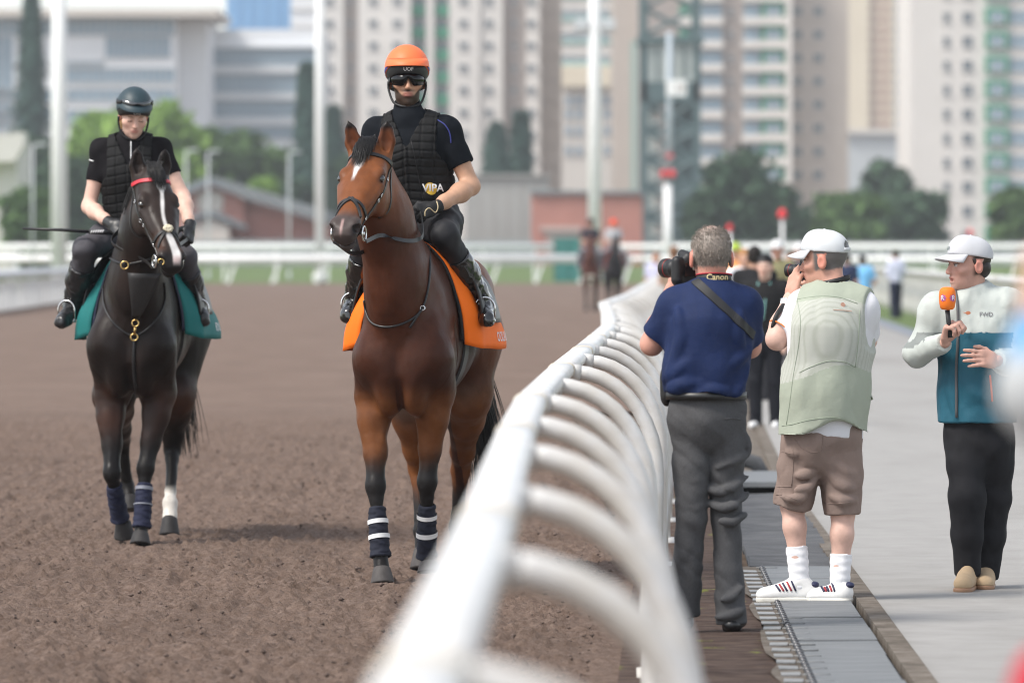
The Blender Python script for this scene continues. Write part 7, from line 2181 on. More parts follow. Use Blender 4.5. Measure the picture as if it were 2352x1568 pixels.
# faint emblem on the mesh
m_embl = mat('emblem_rust', (0.48, 0.27, 0.20), .8)
q = on_front(bvv2, 1955, 703, Y2, .006)
if q is not None:
    b = MB(); b.add([q + np.array((.011 * math.cos(t) * (1 + .2 * math.cos(5 * t)), 0, .012 * math.sin(t))) for t in np.linspace(0, 6.2, 14)], [list(range(14))]); p2.mb('emblem', b, m_embl, vest)
    b = MB(); b.tube([on_front(bvv2, x, y, Y2, .005) for x, y in ((1932, 714), (1945, 715), (1960, 716), (1976, 718))], .0016, 4); p2.mb('emblem', b, m_embl, vest)
# collar strap, wrist strap and watch
nk = B1['neck'] + np.array([0, .0, .02])
b = MB(); rows = []
for i in range(31):
    t = R(-150 + 300 * i / 30)
    for z in (-.012, .012): rows.append(nk + np.array([math.sin(t) * .078, -math.cos(t) * .072, z + .018 * math.sin(t)]))
b.add(rows, [[i * 2, (i + 1) * 2, (i + 1) * 2 + 1, i * 2 + 1] for i in range(30)]); o = p2.mb('neck_strap', b, m_cstrap, None, True); md = o.modifiers.new('s', 'SOLIDIFY'); md.thickness = .003
b = MB(); b.tube(catmull([P(1842, 622, Y2 + .1), P(1828, 650, Y2 + .14), P(1815, 680, Y2 + .16), P(1806, 702, Y2 + .12)], 5), .0075, 6); p2.mb('wrist_strap', b, m_cstrap, None, True)
wd = nrm(wrL - elL); wc = wrL - wd * .025
ring_obj('watch', p2.root, m_chrome, wc - p2.o, wd, .037, .007)
b = MB(); q = wc + nrm(np.array((-.6, -.8, .1))) * .036; b.tube([q, q + nrm(np.array((-.6, -.8, .1))) * .008], .018, 14); p2.mb('watch_face', b, m_chrome)
b = MB(); b.tube(catmull([P(1800, 700, Y2 + .05), P(1785, 722, Y2), P(1776, 748, Y2), P(1775, 775, Y2 + .04)], 5), .012, 6); p2.mb('arm_strap', b, m_cstrap, None, True)
# shorts, socks, trainers
tp = [cone(B1['pel'] + (0, 0, .06), B1['pel'] - (0, 0, .05), .165, .180, .03, f, .85)]
for hp, kn, an in an2:
    e_ = kn + (kn - hp) * .02
    tp += [cone(hp, hp + (e_ - hp) * .5, .108, .102, .03), cone(hp + (e_ - hp) * .5, e_, .102, .092, .02, fl=1)]
def ridges2(curves, cx, Rm, Yc): 
    A = []
    for cv in curves:
        pts = [P(x, y, Yc - Rm * math.sqrt(max(.05, 1 - ((x - cx) * Yc / FPX / (Rm * 1.08)) ** 2)) + .006) for x, y in catmull(cv, 4)]
        A += chain(pts, [.008 + .008 * math.sin(math.pi * i / (len(pts) - 1)) for i in range(len(pts))], .02)
    return A
tp += ridges2([[(1885, 1062), (1862, 1085), (1832, 1092)], [(1880, 1092), (1858, 1118), (1826, 1126)], [(1868, 1030), (1840, 1040), (1806, 1036)], [(1850, 1140), (1825, 1146), (1795, 1140)]], 1836, .100, Y2) + ridges2([[(1908, 1050), (1935, 1078), (1966, 1090)], [(1904, 1085), (1930, 1112), (1962, 1122)], [(1910, 1140), (1936, 1150), (1966, 1148)]], 1934, .100, Y2)
sh_, Vh, Qh = p2.part('shorts', tp, m_short, .007, disp=lambda V, N: folds(.014, (8, 8, 6), 31)(V, N) + folds(.006, (16, 16, 9), 33)(V, N))
bvs_ = bvh_of(Vh, Qh)
for pix in ([(1790, 1048), (1815, 1050), (1838, 1055)], [(1838, 1040), (1840, 1080), (1836, 1130)], [(1790, 1135), (1812, 1133), (1836, 1132)], [(1842, 1020), (1860, 1040), (1885, 1050), (1905, 1042), (1908, 1010)], [(1780, 1158), (1815, 1152), (1855, 1165)], [(1897, 1170), (1935, 1172), (1972, 1168)]):
    seam(bvs_, pix, Y2, .0018, m_short, 'stitching', p2, sh_)
b = MB(); rows = [on_front(bvs_, x, y, Y2, .012) for x, y in [(1788, 1052), (1836, 1060), (1836, 1078), (1788, 1085)]]
if all(r is not None for r in rows): b.add(rows, [[0, 1, 2, 3]]); o = p2.mb('pocket_flap', b, m_short, sh_); md = o.modifiers.new('s', 'SOLIDIFY'); md.thickness = .006
for (hp, kn, an), (toe, heel, st) in zip(an2, ((P(1757, 1378, Y2 + .02), P(1855, 1374, Y2), 1), (P(1868, 1386, Y2 - .02), P(1936, 1388, Y2 - .05), 1))):
    c = an - kn
    p2.part('sock', [cone(kn + c * .54, an + (0, 0, -.02), .053, .045, .02, fl=2)], m_sock, .006, disp=lambda V, N: np.sin(V[:, 2] * 160) * .0012 + noise(V, 30, 2) * .002)
    heel = heel.copy(); toe = toe.copy(); heel[2] = .052; toe[2] = .046; ax = toe - heel
    cl = lambda X, Y, Z: .036 - Z + 0 * X + 0 * Y
    sho, Vq, Qq = p2.part('trainer', [cone(heel, toe, .046, .040, .02, (0, 0, 1), .8), cone(heel + (0, 0, .02), an + (0, 0, -.0), .046, .046, .02), cone(an + ax * .18 + (0, 0, -.02), toe + (0, 0, .0), .038, .030, .03)], m_trainer, .005, clip=cl)
    p2.part('sole', [cone(heel * (1, 1, 0) + (0, 0, .026), toe * (1, 1, 0) + (0, 0, .026), .050, .044, .01)], m_sole, .005, clip=lambda X, Y, Z: np.abs(Z - .026) - .0145 + 0 * X + 0 * Y, parent=sho)
    bq = bvh_of(Vq, Qq)
    for k, (mm, t) in enumerate(((m_stripe_n, .34), (m_stripe_r, .44), (m_stripe_n, .54), (m_stripe_r, .62), (m_stripe_n, .70))):
        pts = []
        for s_ in np.linspace(0, 1, 6):
            q = heel + ax * (t + .12 * s_ - .06) + np.array([0, 0, .10 - .08 * s_ - (t - .34) * .09]) - np.array([0, .3, 0]); q = heel + ax * (t - .05 + .10 * (1 - s_)) + np.array([0, -.3, .02 + .055 * (1 - s_) * (1.2 - t)])
            r = bq.ray_cast(Vector(q), Vector((0, 1, 0)), .6)
            if r[0] is not None: pts.append(np.array(r[0]))
        if len(pts) > 2: b = MB(); b.tube(pts, .0055, 5); p2.mb('stripe', b, mm, sho, True)
    b = MB(); q = heel + np.array([0, 0, .045]) - nrm(ax) * .03; p2.part('heel_tab', [ell(q, (.026, .038, .016), .01)], m_stripe_n, .005, parent=sho)
    b = MB(); b.tube([an + ax * .22 + np.array([0, -.03, .015]), an + ax * .30 + np.array([0, .02, .0]), an + ax * .38 + np.array([0, -.03, -.012]), an + ax * .46 + np.array([0, .02, -.022])], .005, 5); p2.mb('laces', b, m_tee_w, sho, True)
camera_obj(P(1853, 622, Y2 + .20), (-.80, .58, .02), (0, 0, 1), 'small black camera held to the eye of the person in the sage vest', .72, big=False)
# ------------------------------------------------------------------ the presenter
Y3 = 27.75
f = nrm((-.35, -.94, 0))
C1 = dict(pel=P(2245, 985, Y3), waist=P(2245, 905, Y3), chest=P(2240, 780, Y3), neck=P(2238, 672, Y3), shR=P(2152, 715, Y3 - .02), shL=P(2312, 705, Y3 - .02), head=P(2226, 606, Y3 - .02))
p3 = Person((C1['pel'][0], C1['pel'][1]), 'person in a pale and teal jacket walking with an orange microphone', None)
h = HeadFrame(C1['head'], (-.93, -.36, -.02), (0, 0, 1), 1.05)
elR, wrR, elL, wrL = P(2106, 812, Y3 - .02), P(2172, 786, Y3 - .24), P(2338, 835, Y3 - .06), P(2290, 828, Y3 - .24)
skin3 = (0.55, 0.32, 0.255)
bp = torso(C1['pel'], C1['waist'], C1['chest'], C1['neck'], C1['shR'], C1['shL'], f, -.02)
for sh, el, wr in ((C1['shL'], elL, wrL), (C1['shR'], elR, wrR)):
    fa = wr - el; bp += chain([sh, sh + (el - sh) * .5, el], [.045, .045, .040], .03) + chain([el, el + fa * .35, wr], [.04, .04, .027], .03)
an3 = [(P(2215, 1000, Y3), P(2222, 1140, Y3 - .10), P(2222, 1312, Y3 - .06)), (P(2285, 1000, Y3), P(2282, 1140, Y3 + .04), P(2262, 1318, Y3 + .10))]
for hp, kn, an in an3: bp += legs(hp, kn, an, [.055, .05, .04, .036, .03])
hR = hand_prims(wrR, nrm(P(2180, 745, Y3 - .28) - wrR), (.75, -.55, .1), (.1, .2, 1), (1.0, 1.05, 1.1, 1.1), .02, 1.08, .7)
hL = hand_prims(wrL, nrm(P(2250, 822, Y3 - .30) - wrL), (.1, .9, -.3), (-.2, -.1, 1), (.15, .18, .2, .25), .06, 1.05, .1)
def hair3(a, b, c, nz):
    hl = sst(-.062, -.045, c + .006 * nz) * sst(.02, -.01, b - .35 * np.maximum(0, c)) * (1 - (np.abs(a) > .072) * (np.abs(c + .014) < .038) * (b > -.045))
    return np.clip(hl, 0, 1), (0.030, 0.020, 0.015)
p3.merged('body', [(head_prims(h, C1['neck'], mouth=.008), .0042, lambda V: face_cols(h, V, skin3, .12, hairline=hair3, brow=(.03, .02, .015))), (bp, .008, tint(skin3)), (hR, .0042, tint(skin3)), (hL, .0042, tint(skin3))], m_skin)
m_hairb = mat('hair_dark', (0.022, 0.015, 0.012), 0.5, var=0.3, vscale=60, bump=.4, bscale=120, bdist=.004)
p3.part('hair', [ell(h.at(0, -.052, -.02), (.077, .052, .056), .02, h.ax), cone(h.at(-.074, .01, .02), h.at(-.076, -.002, -.012), .010, .008, .01), cone(h.at(.074, .01, .02), h.at(.076, -.002, -.012), .010, .008, .01)], m_hairb, .005)
capo, cbv = cap(p3, h, mat('cap_pale', (0.55, 0.555, 0.58), .75, var=.04, vscale=14, bump=.1, bscale=30, bdist=.004))
m_capt = mat('cap_print', (0.05, 0.10, 0.08), .6); m_jt = mat('jacket_print', (0.16, 0.16, 0.17), .6); m_jo = mat('jacket_emblem', (.55, .20, .10), .6)
text_on(p3, 'FWD', m_capt, h.at(-.020, .09, .072), -h.s, h.u, .026, cbv, -nrm(h.f * .9 - h.s * .25), capo, 'lettering', off=.003, bold=.02)
# jacket: pale top, teal body
sp = torso(C1['pel'] + (0, 0, .02), C1['waist'], C1['chest'], C1['neck'], C1['shR'], C1['shL'], f, .022, wide=(.165, .165, .165), dep=(.80, .82, .76), shr=.060)
sp.append(cone(C1['pel'] + (0, 0, .05), C1['pel'] - (0, 0, .02), .185, .19, .03, f, .80))
for sh, el, wr in ((C1['shL'], elL, wrL), (C1['shR'], elR, wrR)):
    sp += [cone(sh, el, .072, .064, .04), cone(el, wr - (wr - el) * .04, .064, .046, .03, fl=1)]
hd = nrm(h.at(0, 0, -.05) - C1['neck'])
sp.append(cone(C1['neck'] - hd * .05, C1['neck'] + hd * .035, .088, .076, .03, fl=1))
sp.append(cone(C1['neck'] + np.array((.05, .05, .01)), C1['neck'] + np.array((.09, .06, -.04)), .05, .055, .04))
zj, zc = P(0, 970, Y3)[2], P(0, 762, Y3)[2]
latj = nrm(C1['shL'] - C1['shR']); midj = (C1['shR'] + C1['shL']) / 2
def jcol(V):
    n = len(V); a = np.abs((V - midj) @ latj); col = np.tile(np.array([[.48, .515, .485]]), (n, 1))
    below = (V[:, 2] < zc - .0)
    # sleeves stay pale: anything nearer to an arm than to the trunk
    def dseg(V, p, q):
        d = q - p; t = np.clip(((V - p) @ d) / (d @ d), 0, 1); return np.linalg.norm(V - (p + t[:, None] * d), axis=1)
    arm = np.minimum.reduce([dseg(V, C1['shR'], elR) - .079, dseg(V, elR, wrR) - .070, dseg(V, C1['shL'], elL) - .079, dseg(V, elL, wrL) - .070])
    tr = below & (arm > .0)
    col[tr] = (.018, .105, .155)
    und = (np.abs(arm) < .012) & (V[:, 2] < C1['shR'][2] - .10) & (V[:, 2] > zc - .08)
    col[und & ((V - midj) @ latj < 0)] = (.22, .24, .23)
    return col
jk, Vj, Qj = p3.part('jacket', sp, m_jacket, .0068, clip=lambda X, Y, Z: zj - Z + 0 * X + 0 * Y, disp=lambda V, N: folds(.007, (9, 9, 5), 41)(V, N) + folds(.004, (20, 20, 12), 43)(V, N), cols=jcol)
bj = bvh_of(Vj, Qj)
def onj(px, py, off=.004):
    r = bj.ray_cast(Vector(P(px, py, Y3 - .8)), Vector((0, 1, 0)), 2.0); return None if r[0] is None else np.array(r[0]) + np.array((0, -off, 0))
m_zip = mat('zip_grey', (.10, .10, .105), .6)
pts = [q for q in (onj(x, y) for x, y in catmull([(2222, 662), (2226, 720), (2225, 790), (2222, 870), (2223, 968)], 6)) if q is not None]
b = MB(); b.tube(pts, .007, 6); p3.mb('zip', b, m_zip, jk, True)
for pix in ([(2162, 872), (2158, 890), (2155, 912)], [(2300, 868), (2303, 900), (2305, 930)]):
    pts = [q for q in (onj(x, y) for x, y in pix) if q is not None]
    if len(pts) > 2: b = MB(); b.tube(pts, .005, 5); p3.mb('pocket_zip', b, mat('zip_coral', (.72, .12, .07), .6), jk, True)
text_on(p3, 'FWD', m_jt, P(2272, 723, Y3 - .3), (1, 0, 0), (0, 0, 1), .030, bj, (0, 1, 0), jk, 'lettering', off=.004, bold=.01)
q = onj(2250, 722, .004)
if q is not None: b = MB(); b.add([q + np.array((.012 * math.cos(t), 0, .009 * math.sin(t))) for t in np.linspace(0, 6.2, 12)] + [q + np.array((-.03, 0, .004))], [list(range(12)), [5, 6, 12]]); p3.mb('emblem', b, m_jo, jk)
# trousers, shoes
tp = [cone(C1['pel'] + (0, 0, .05), C1['pel'] - (0, 0, .06), .165, .165, .03, f, .80)]
for hp, kn, an in an3: tp += chain([hp, hp + (kn - hp) * .5, kn, kn + (an - kn) * .5, an - (0, 0, .02)], [.098, .094, .086, .078, .066], .03)
for q_ in (tp[4], tp[8]): q_['fl'] = 1
p3.part('trousers', tp, m_blackp, .0075, disp=lambda V, N: folds(.010, (8, 8, 7), 51)(V, N))
m_suede = mat('shoe_tan', (0.47, 0.34, 0.21), .85, var=.1, vscale=20); m_gum = mat('shoe_gum', (0.30, 0.17, 0.10), .6)
for (toe, heel) in ((P(2212, 1342, Y3 - .32), P(2222, 1330, Y3 - .08)), (P(2262, 1346, Y3 - .10), P(2264, 1340, Y3 + .10))):
    toe, heel = toe.copy(), heel.copy(); toe[2] = max(.06, toe[2] * .0 + .065) if toe[0] < P(2240, 0, Y3)[0] else .05; heel[2] = .06
    sho, _, _ = p3.part('shoe', [cone(heel, toe, .046, .044, .02, (0, 0, 1), .85), cone(heel + (0, 0, .02), heel + (0, 0, .09), .046, .05, .02), cone(heel + (toe - heel) * .3 + (0, 0, .03), toe, .042, .03, .03)], m_suede, .0055, clip=lambda X, Y, Z: .042 - Z + 0 * X + 0 * Y)
    p3.part('sole', [cone(heel * (1, 1, 0) + (0, 0, .034), toe * (1, 1, 0) + (0, 0, .034), .049, .048, .01)], m_gum, .0055, clip=lambda X, Y, Z: np.abs(Z - .034) - .012 + 0 * X + 0 * Y, parent=sho)
# microphone
mc = P(2176, 686, Y3 - .30); mic = empty('microphone', tuple(mc), 'rounded orange microphone held by the person in the pale and teal jacket', 'microphone')
m_mic = mat('mic_orange', (0.90, 0.20, 0.012), .75, bump=.3, bscale=150, bdist=.003)
b = MB(); prof = [(.011, -.054), (.027, -.052), (.035, -.043), (.0395, -.02), (.041, .01), (.039, .036), (.032, .050), (.020, .056), (.004, .057)]
b.lathe(prof, (0, 0, 0), 8); o = b.build('windshield', m_mic, mic, smooth=True)
hp_e = np.array(P(2183, 775, Y3 - .29)) - mc
b = MB(); b.tube([np.array((0, 0, -.055)), hp_e], [.012, .0115], 10); b.build('handle', m_rubber, mic, smooth=True)
bvm = BVHTree.FromPolygons([tuple(v.co) for v in o.data.vertices], [tuple(p_.vertices) for p_ in o.data.polygons])
m_pur = mat('mic_violet', (.42, .10, .35), .6)
for xo, rr in ((-.028, -.8), (.030, .8)):
    dr = nrm((rr, -1, 0)); rt = nrm((1, rr, 0))
    b = MB(); st = []
    for k in range(16):
        t = 2 * math.pi * k / 16; r0 = .020 if k % 2 == 0 else .013
        q = np.array((0, 0, .004)) + dr * .1 + rt * r0 * math.cos(t) + np.array((0, 0, r0 * math.sin(t)))
        hh = bvm.ray_cast(Vector(q), Vector(-dr), .3); st.append((np.array(hh[0]) if hh[0] is not None else q) + dr * .0015)
    hh = bvm.ray_cast(Vector(np.array((0, 0, .004)) + dr * .1), Vector(-dr), .3); st.append(np.array(hh[0]) + dr * .002)
    b.add(st, [[k, (k + 1) % 16, 16] for k in range(16)]); b.build('burst', m_pur, mic)
    text_on(None, 'R', m_print, np.array((0, 0, .004)) + dr * .05, rt, (0, 0, 1), .030, bvm, -dr, mic, 'lettering', off=.004, bold=.02)
# ================================================================== PEOPLE FURTHER DOWN THE WALKWAY, FAR RIDERS, NEAR BYSTANDER
def cloth_mat(c, rough=.8):
    key = 'cloth_%02d_%02d_%02d' % tuple(int(99 * x ** .5) for x in c); return mat(key, c, rough, var=.08, vscale=6, bump=.3, bscale=14, bdist=.02, spec=.2)
def simple_person(px, D, H, ang, label, top, trous, skin, head='hair', headcol=(.02, .015, .012), arms='down', h=.014, group='people further along the walkway', shoe=(.5, .5, .5), seat=None, o=None, lean=0.0, sleeve=.55, lanyard=None):
    a = R(ang); f = np.array([math.sin(a), math.cos(a), 0]); l = np.array([-math.cos(a), math.sin(a), 0])   # f: facing, l: the person's left
    o = P(px, 0, D) * (1, 1, 0) if o is None else np.array(o, float); s = H / 1.75
    W = lambda x, y, z: o + (l * x + f * (y + lean * max(0, z - .95)) + np.array([0, 0, z])) * s
    g = Person((o[0], o[1]), label, group)
    pel, wa, ch, nk = W(0, 0, .96), W(0, 0, 1.10), W(0, .0, 1.30), W(0, 0, 1.48)
    sh = [W(-.175, 0, 1.42), W(.175, 0, 1.42)]
    if arms == 'down': el, wr = [W(-.23, -.02, 1.13), W(.23, -.02, 1.13)], [W(-.22, .10, .90), W(.22, .10, .90)]
    elif arms == 'front': el, wr = [W(-.24, .02, 1.14), W(.24, .02, 1.14)], [W(-.08, .26, 1.12), W(.08, .26, 1.10)]
    elif arms == 'up': el, wr = [W(-.25, .10, 1.22), W(.25, .10, 1.22)], [W(-.08, .25, 1.50), W(.08, .25, 1.50)]
    else: el, wr = [W(-.30, 0, 1.16), W(.30, 0, 1.16)], [W(-.14, .02, 1.02), W(.14, .02, 1.02)]
    hp = [W(-.09, 0, .93), W(.09, 0, .93)]
    if seat is None: kn, an, to = [W(-.10, .03, .50), W(.10, .0, .50)], [W(-.10, .0, .08), W(.10, -.04, .08)], [W(-.11, .17, .04), W(.12, .13, .04)]
    else: kn, an, to = [W(-.30, .32, .80), W(.30, .32, .80)], [W(-.33, .12, .42), W(.33, .12, .42)], [W(-.34, .28, .37), W(.34, .28, .37)]
    hf = HeadFrame(W(0, .03, 1.64), f, (0, 0, 1), s)
    bp = torso(pel, wa, ch, nk, sh[0], sh[1], f, -.02)
    for i in (0, 1): bp += chain([sh[i], el[i], wr[i]], [.048 * s, .042 * s, .03 * s], .03) + chain([wr[i], wr[i] + nrm(wr[i] - el[i]) * .09 * s, wr[i] + nrm(wr[i] - el[i]) * .15 * s], [.032 * s, .036 * s, .016 * s], .02) + chain([hp[i], kn[i], an[i]], [.07, .05, .035], .03)
    def cf(V): return face_cols(hf, V, skin, 0, eyes=False, hairline=(lambda A, B, C, nz: (np.clip(sst(.015, .035, C - .35 * np.minimum(B, .05) + (B < -.02) * .07) , 0, 1), headcol)) if head == 'hair' else None)
    g.merged('body', [(head_prims(hf, nk), .0085, cf), (bp, h, tint(skin))], m_skin)
    if head == 'hair': g.part('hair', [ell(hf.at(0, -.022, .045), np.array((.084, .098, .084)) * s, .02, hf.ax), ell(hf.at(0, -.06, -.015), np.array((.075, .05, .06)) * s, .02, hf.ax)], cloth_mat(headcol, .55), .009)
    elif head == 'cap': cap(g, hf, cloth_mat(headcol))
    else: g.part('helmet', [ell(hf.at(0, -.005, .055), np.array((.108, .13, .11)) * s, .02, hf.ax)], cloth_mat(headcol, .5), .010)
    sp = torso(pel, wa, ch, nk, sh[0], sh[1], f, .008, shr=.06)
    for i in (0, 1):
        sp.append(cone(sh[i], sh[i] + (el[i] - sh[i]) * min(1, sleeve * 1.4), .064 * s, .06 * s, .03, fl=1))
        if sleeve > .8: sp.append(cone(el[i], wr[i], .058 * s, .042 * s, .03, fl=1))
    g.part('shirt', sp, cloth_mat(top), h, disp=folds(.012, (7, 7, 4), 3), clip=lambda X, Y, Z: o[2] + .93 * s - Z + 0 * X + 0 * Y)
    tp = [cone(pel + (0, 0, .02), pel - (0, 0, .05), .15 * s, .16 * s, .03, f, .8)]
    for i in (0, 1): tp += chain([hp[i], kn[i], an[i]], [.095 * s, .075 * s, .068 * s], .03)
    g.part('trousers', tp, cloth_mat(trous), h, disp=folds(.010, (7, 7, 5), 5))
    for i in (0, 1): g.part('shoe', [cone(an[i] - (0, 0, .035 * s), to[i], .042 * s, .038 * s, .02)], cloth_mat(shoe, .5), h * .8)
    if lanyard is not None:
        b = MB(); b.tube([nk + f * .07 + l * .06, ch + f * .13 + l * .02, wa + f * .14], .008, 6); b.tube([nk + f * .07 - l * .06, ch + f * .13 - l * .02, wa + f * .14], .008, 6); g.mb('lanyard', b, cloth_mat(lanyard), None, True)
    return g
SK = (0.52, 0.31, 0.22)
simple_person(1758, 53.6, 1.63, -168, 'person with black hair in a black cardigan and white shoes, behind the photographers', (.012, .012, .013), (.012, .013, .018), (.58, .38, .30), headcol=(.010, .009, .010), arms='down', h=.010, shoe=(.75, .75, .75), sleeve=1.0, lanyard=(.25, .50, .48))
simple_person(1507, 120, 1.66, 180, 'person in a lilac shirt far beyond the raised camera lens', (.55, .55, .72), (.12, .14, .18), (.50, .27, .17), headcol=(.25, .12, .07))
simple_person(1548, 96, 1.76, 10, 'brown-haired person partly hidden by the camera of the navy polo wearer', (.30, .22, .15), (.08, .08, .1), SK, headcol=(.22, .12, .07))
simple_person(1692, 92, 1.80, -160, 'person in an orange top and yellow-green cap behind the right ear of the grey-haired person', (.75, .33, .12), (.1, .1, .12), SK, 'cap', (.42, .55, .08))
simple_person(1708, 74, 1.70, 170, 'person in a white shirt just right of the navy polo wearer', (.75, .76, .80), (.06, .07, .1), SK, headcol=(.35, .17, .06))
simple_person(1733, 63, 1.72, 10, 'person in a black shirt between the two photographers', (.014, .014, .016), (.03, .03, .035), (.45, .26, .18), headcol=(.02, .016, .014))
simple_person(1788, 82, 1.82, -150, 'person in a white cap and olive shirt beyond the black cardigan', (.20, .19, .10), (.1, .1, .1), (.55, .30, .22), 'cap', (.78, .78, .78), arms='front')
simple_person(1835, 88, 1.80, 175, 'person in a white cap and dark top left of the sage vest', (.10, .09, .10), (.08, .08, .1), SK, 'cap', (.75, .75, .76))
simple_person(1815, 100, 1.68, -165, 'person in a tan and orange top far behind the raised hand', (.62, .30, .14), (.2, .16, .12), SK, headcol=(.06, .04, .03), arms='front')
simple_person(1945, 112, 1.64, 20, 'person in a navy top behind the cap of the sage vest wearer', (.02, .03, .07), (.03, .03, .05), SK)
simple_person(1981, 118, 1.60, 5, 'person seen from behind in a light blue shirt beyond the sage vest', (.20, .50, .80), (.03, .05, .10), (.40, .24, .16), headcol=(.015, .013, .013), arms='out')
simple_person(2058, 138, 1.72, -30, 'person in a white shirt and navy trousers standing on the verge', (.66, .68, .82), (.02, .025, .05), (.45, .27, .19), headcol=(.015, .013, .013), arms='front', sleeve=1.0)

# far horses and riders
def far_horse(px, D, label, coat, rlabel, top, headcol, cloth, a=0.0, sock=False, trous=(.2, .2, .22)):
    O = P(px, 0, D); F = Frame((O[0], O[1]), a)
    root = empty('horse', (O[0], O[1], 0), label, 'horse', 'horses far down the track', rz=F.rz)
    u, v, w = nrm((.45, 0, -.89)), np.array([0, 1., 0]), nrm((.89, 0, .45)); poll = np.array([1.02, 0, 2.05])
    fore = [[np.array([.58, -.15, .95]), np.array([.66, -.13, .52]), np.array([.68, -.12, .2]), np.array([.72, -.12, .1])], [np.array([.58, .15, .95]), np.array([.56, .13, .52]), np.array([.46, .12, .22]), np.array([.46, .12, .12])]]
    hind = [[np.array([-.42, -.17, .98]), np.array([-.75, -.15, .58]), np.array([-.62, -.14, .2]), np.array([-.58, -.14, .1])], [np.array([-.42, .17, .98]), np.array([-.90, .15, .58]), np.array([-.98, .14, .2]), np.array([-.94, .14, .1])]]
    V, Q, N = organic(horse_prims(poll, u, v, w, fore, hind, [np.array((-.02, -.03, .16)), np.array((-.02, .03, .16))]), .022, it=2)
    z = V[:, 2]; c = mixc(np.tile(np.array([coat]), (len(V), 1)), (.015, .013, .013), sst(.75, .5, z))
    if sock: c = mixc(c, (.6, .58, .5), ((V[:, 0] > .60) & (z > .92) & (z < 1.02) & (np.abs(V[:, 1]) < .14)).astype(float))
    mobj('body', mesh_np('body', V, Q, m_bay, True, c), root)
    for L in fore + hind: hoof_part('hoof', L[3], L[3] * (1, 1, 0) + (.03, 0, 0), root, m_hoofd)
    bv = bvh_of(V, Q)
    Vc, Fc = drape(F, bv, lambda t: .42, -.3, 1.9, lambda i, t: .04, nx=12, nphi=21)
    sc_ = tackroot(F, 'saddle_cloth', 'saddle cloth on the far ' + label.split(' far ')[0].split(' ')[-1] + ' horse' if False else 'saddle cloth of the ' + label, 'saddle cloth'); drape_obj('cloth', sc_, Vc, Fc, cloth_mat(cloth))
    pos = F.O + F.h * .08 + np.array([0, 0, .84])
    simple_person(0, 0, 1.76, 180 + math.degrees(F.a), rlabel, top, trous, SK, 'helmet', headcol, arms='front', h=.018, group='riders far down the track', seat=True, o=pos, sleeve=.55)
far_horse(1357, 164, 'brown horse far down the track beneath the white mast', (.085, .030, .022), 'person in a dark shirt riding far down the track, the left one of two', (.03, .032, .045), (.05, .03, .03), (.03, .05, .12), 2, True)
far_horse(1409, 168, 'black horse far down the track left of the curved rail', (.016, .014, .016), 'person in a red-orange helmet and grey shirt riding far down the track', (.45, .46, .48), (.85, .08, .03), (.75, .09, .03), -3)

# bystander close to the camera at the right edge
YN = 7.2
q = P(2720, 700, YN); ox = q[0]
by = Person((q[0], q[1]), 'blurred near bystander with a raised pale sleeve and blue cuff at the right edge', None)
sh, sr = P(2580, 800, YN), P(2870, 790, YN); nk = P(2720, 690, YN); hf = HeadFrame(P(2720, 480, YN), (-.2, 1, 0), (0, 0, 1), 1.0)
T_ = lambda z: np.array([ox, YN, z])
el, wr = P(2400, 900, YN + .05), P(2400, 750, YN + .12); er = P(2970, 1000, YN)
leg_ = lambda k, rs: chain([np.array([ox + k, YN, .93]), np.array([ox + k, YN, .5]), np.array([ox + k, YN, .08])], rs, .03)
bp = torso(T_(.93), T_(1.08), T_(1.28), nk, sr, sh, np.array([0, 1., 0]), -.02)
bp += chain([sh, el, wr, wr + (0, .02, .08)], [.05, .045, .03, .03], .03) + chain([sr, er, er - (0.1, 0, .15)], [.05, .045, .03], .03) + leg_(-.09, [.08, .06, .04]) + leg_(.09, [.08, .06, .04])
by.merged('body', [(head_prims(hf, nk), .008, lambda V: face_cols(hf, V, SK, 0, eyes=False, hairline=lambda A, B, C, n_: (sst(.0, .03, C + (B < 0) * .05), (.03, .025, .02)))), (bp, .012, tint(SK))], m_skin)
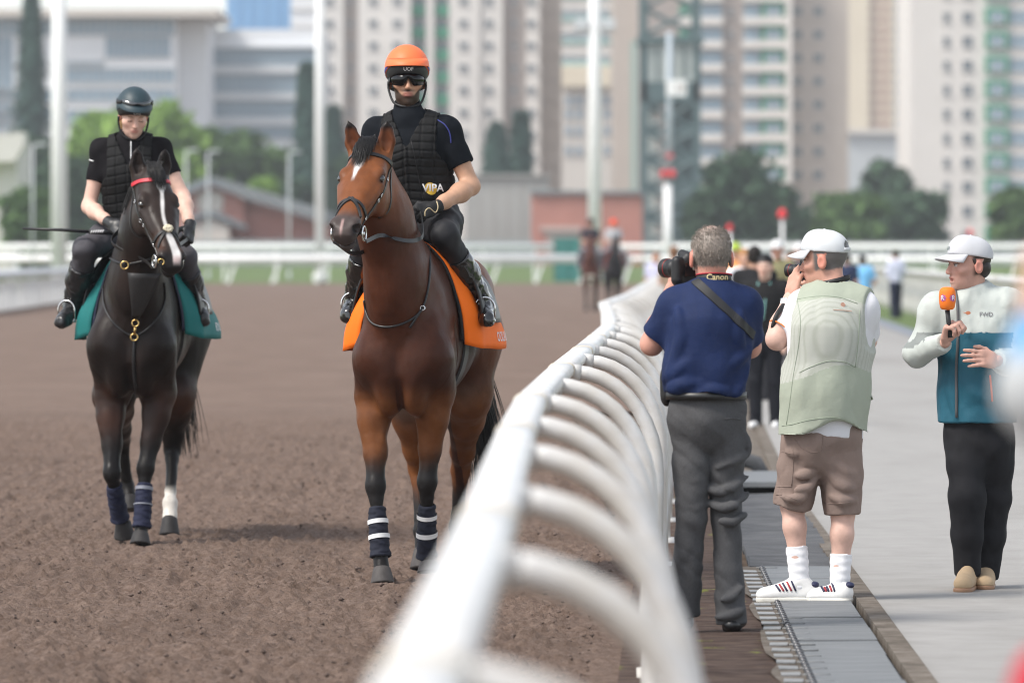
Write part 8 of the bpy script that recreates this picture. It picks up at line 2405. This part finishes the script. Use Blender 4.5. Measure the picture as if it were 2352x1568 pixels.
sp = torso(T_(.93), T_(1.08), T_(1.28), nk, sr, sh, np.array([0, 1., 0]), .012) + [cone(sh, el, .060, .058, .03), cone(el, wr, .056, .046, .03, fl=1), cone(sr, er, .06, .058, .03)]
zcu = P(0, 815, YN)[2]
def bycol(V): return mixc(np.tile(np.array([[.40, .415, .42]]), (len(V), 1)), (.13, .30, .50), sst(zcu - .02, zcu + .02, V[:, 2]) * (V[:, 0] < P(2440, 0, YN)[0]))
m_byc = mat('bystander_shirt', rough=.8, vcol=True)
by.part('shirt', sp, m_byc, .010, cols=bycol)
by.part('trousers', [cone(T_(1.0), T_(.9), .16, .165, .03, (0, 1, 0), .8)] + leg_(-.09, [.095, .075, .07]) + leg_(.09, [.095, .075, .07]), cloth_mat((.05, .05, .06)), .014)
for k in (-.09, .09): by.part('shoe', [cone(np.array([ox + k, YN - .03, .05]), np.array([ox + k, YN + .17, .045]), .045, .04, .02)], cloth_mat((.05, .05, .05), .5), .012)
# red bag hanging at the lower right corner
bq = P(2385, 1590, YN - .2)
bg_ = empty('red_bag', tuple(bq), 'blurred red bag hanging at the lower right corner', 'bag')
V, Q, N = organic([ell((0, 0, -.06), (.045, .07, .12), .03)], .01); mobj('pouch', mesh_np('pouch', V, Q, cloth_mat((.45, .03, .05)), True), bg_)
MB().tube([(0, -.03, .04), (.05, 0, .25), (.12, .1, .30)], .008, 6).build('strap', cloth_mat((.3, .02, .03)), bg_, smooth=True)
# ================================================================== HAZE
hz = bpy.data.materials.new('haze_air'); hz.use_nodes = True; nt = hz.node_tree
for n_ in list(nt.nodes): nt.nodes.remove(n_)
vo = nt.nodes.new('ShaderNodeVolumePrincipled'); vo.inputs['Color'].default_value = (0.90, 0.93, 0.96, 1); vo.inputs['Density'].default_value = 0.00030; vo.inputs['Anisotropy'].default_value = 0.2
mo = nt.nodes.new('ShaderNodeOutputMaterial'); nt.links.new(vo.outputs[0], mo.inputs['Volume'])
o = MB().bx(-260, 260, -20, 1260, -1.1, 76).build('haze', hz, None, label='pale haze over the racecourse softening the far towers', cat='haze', kind='stuff')
print('objects', len(bpy.data.objects))
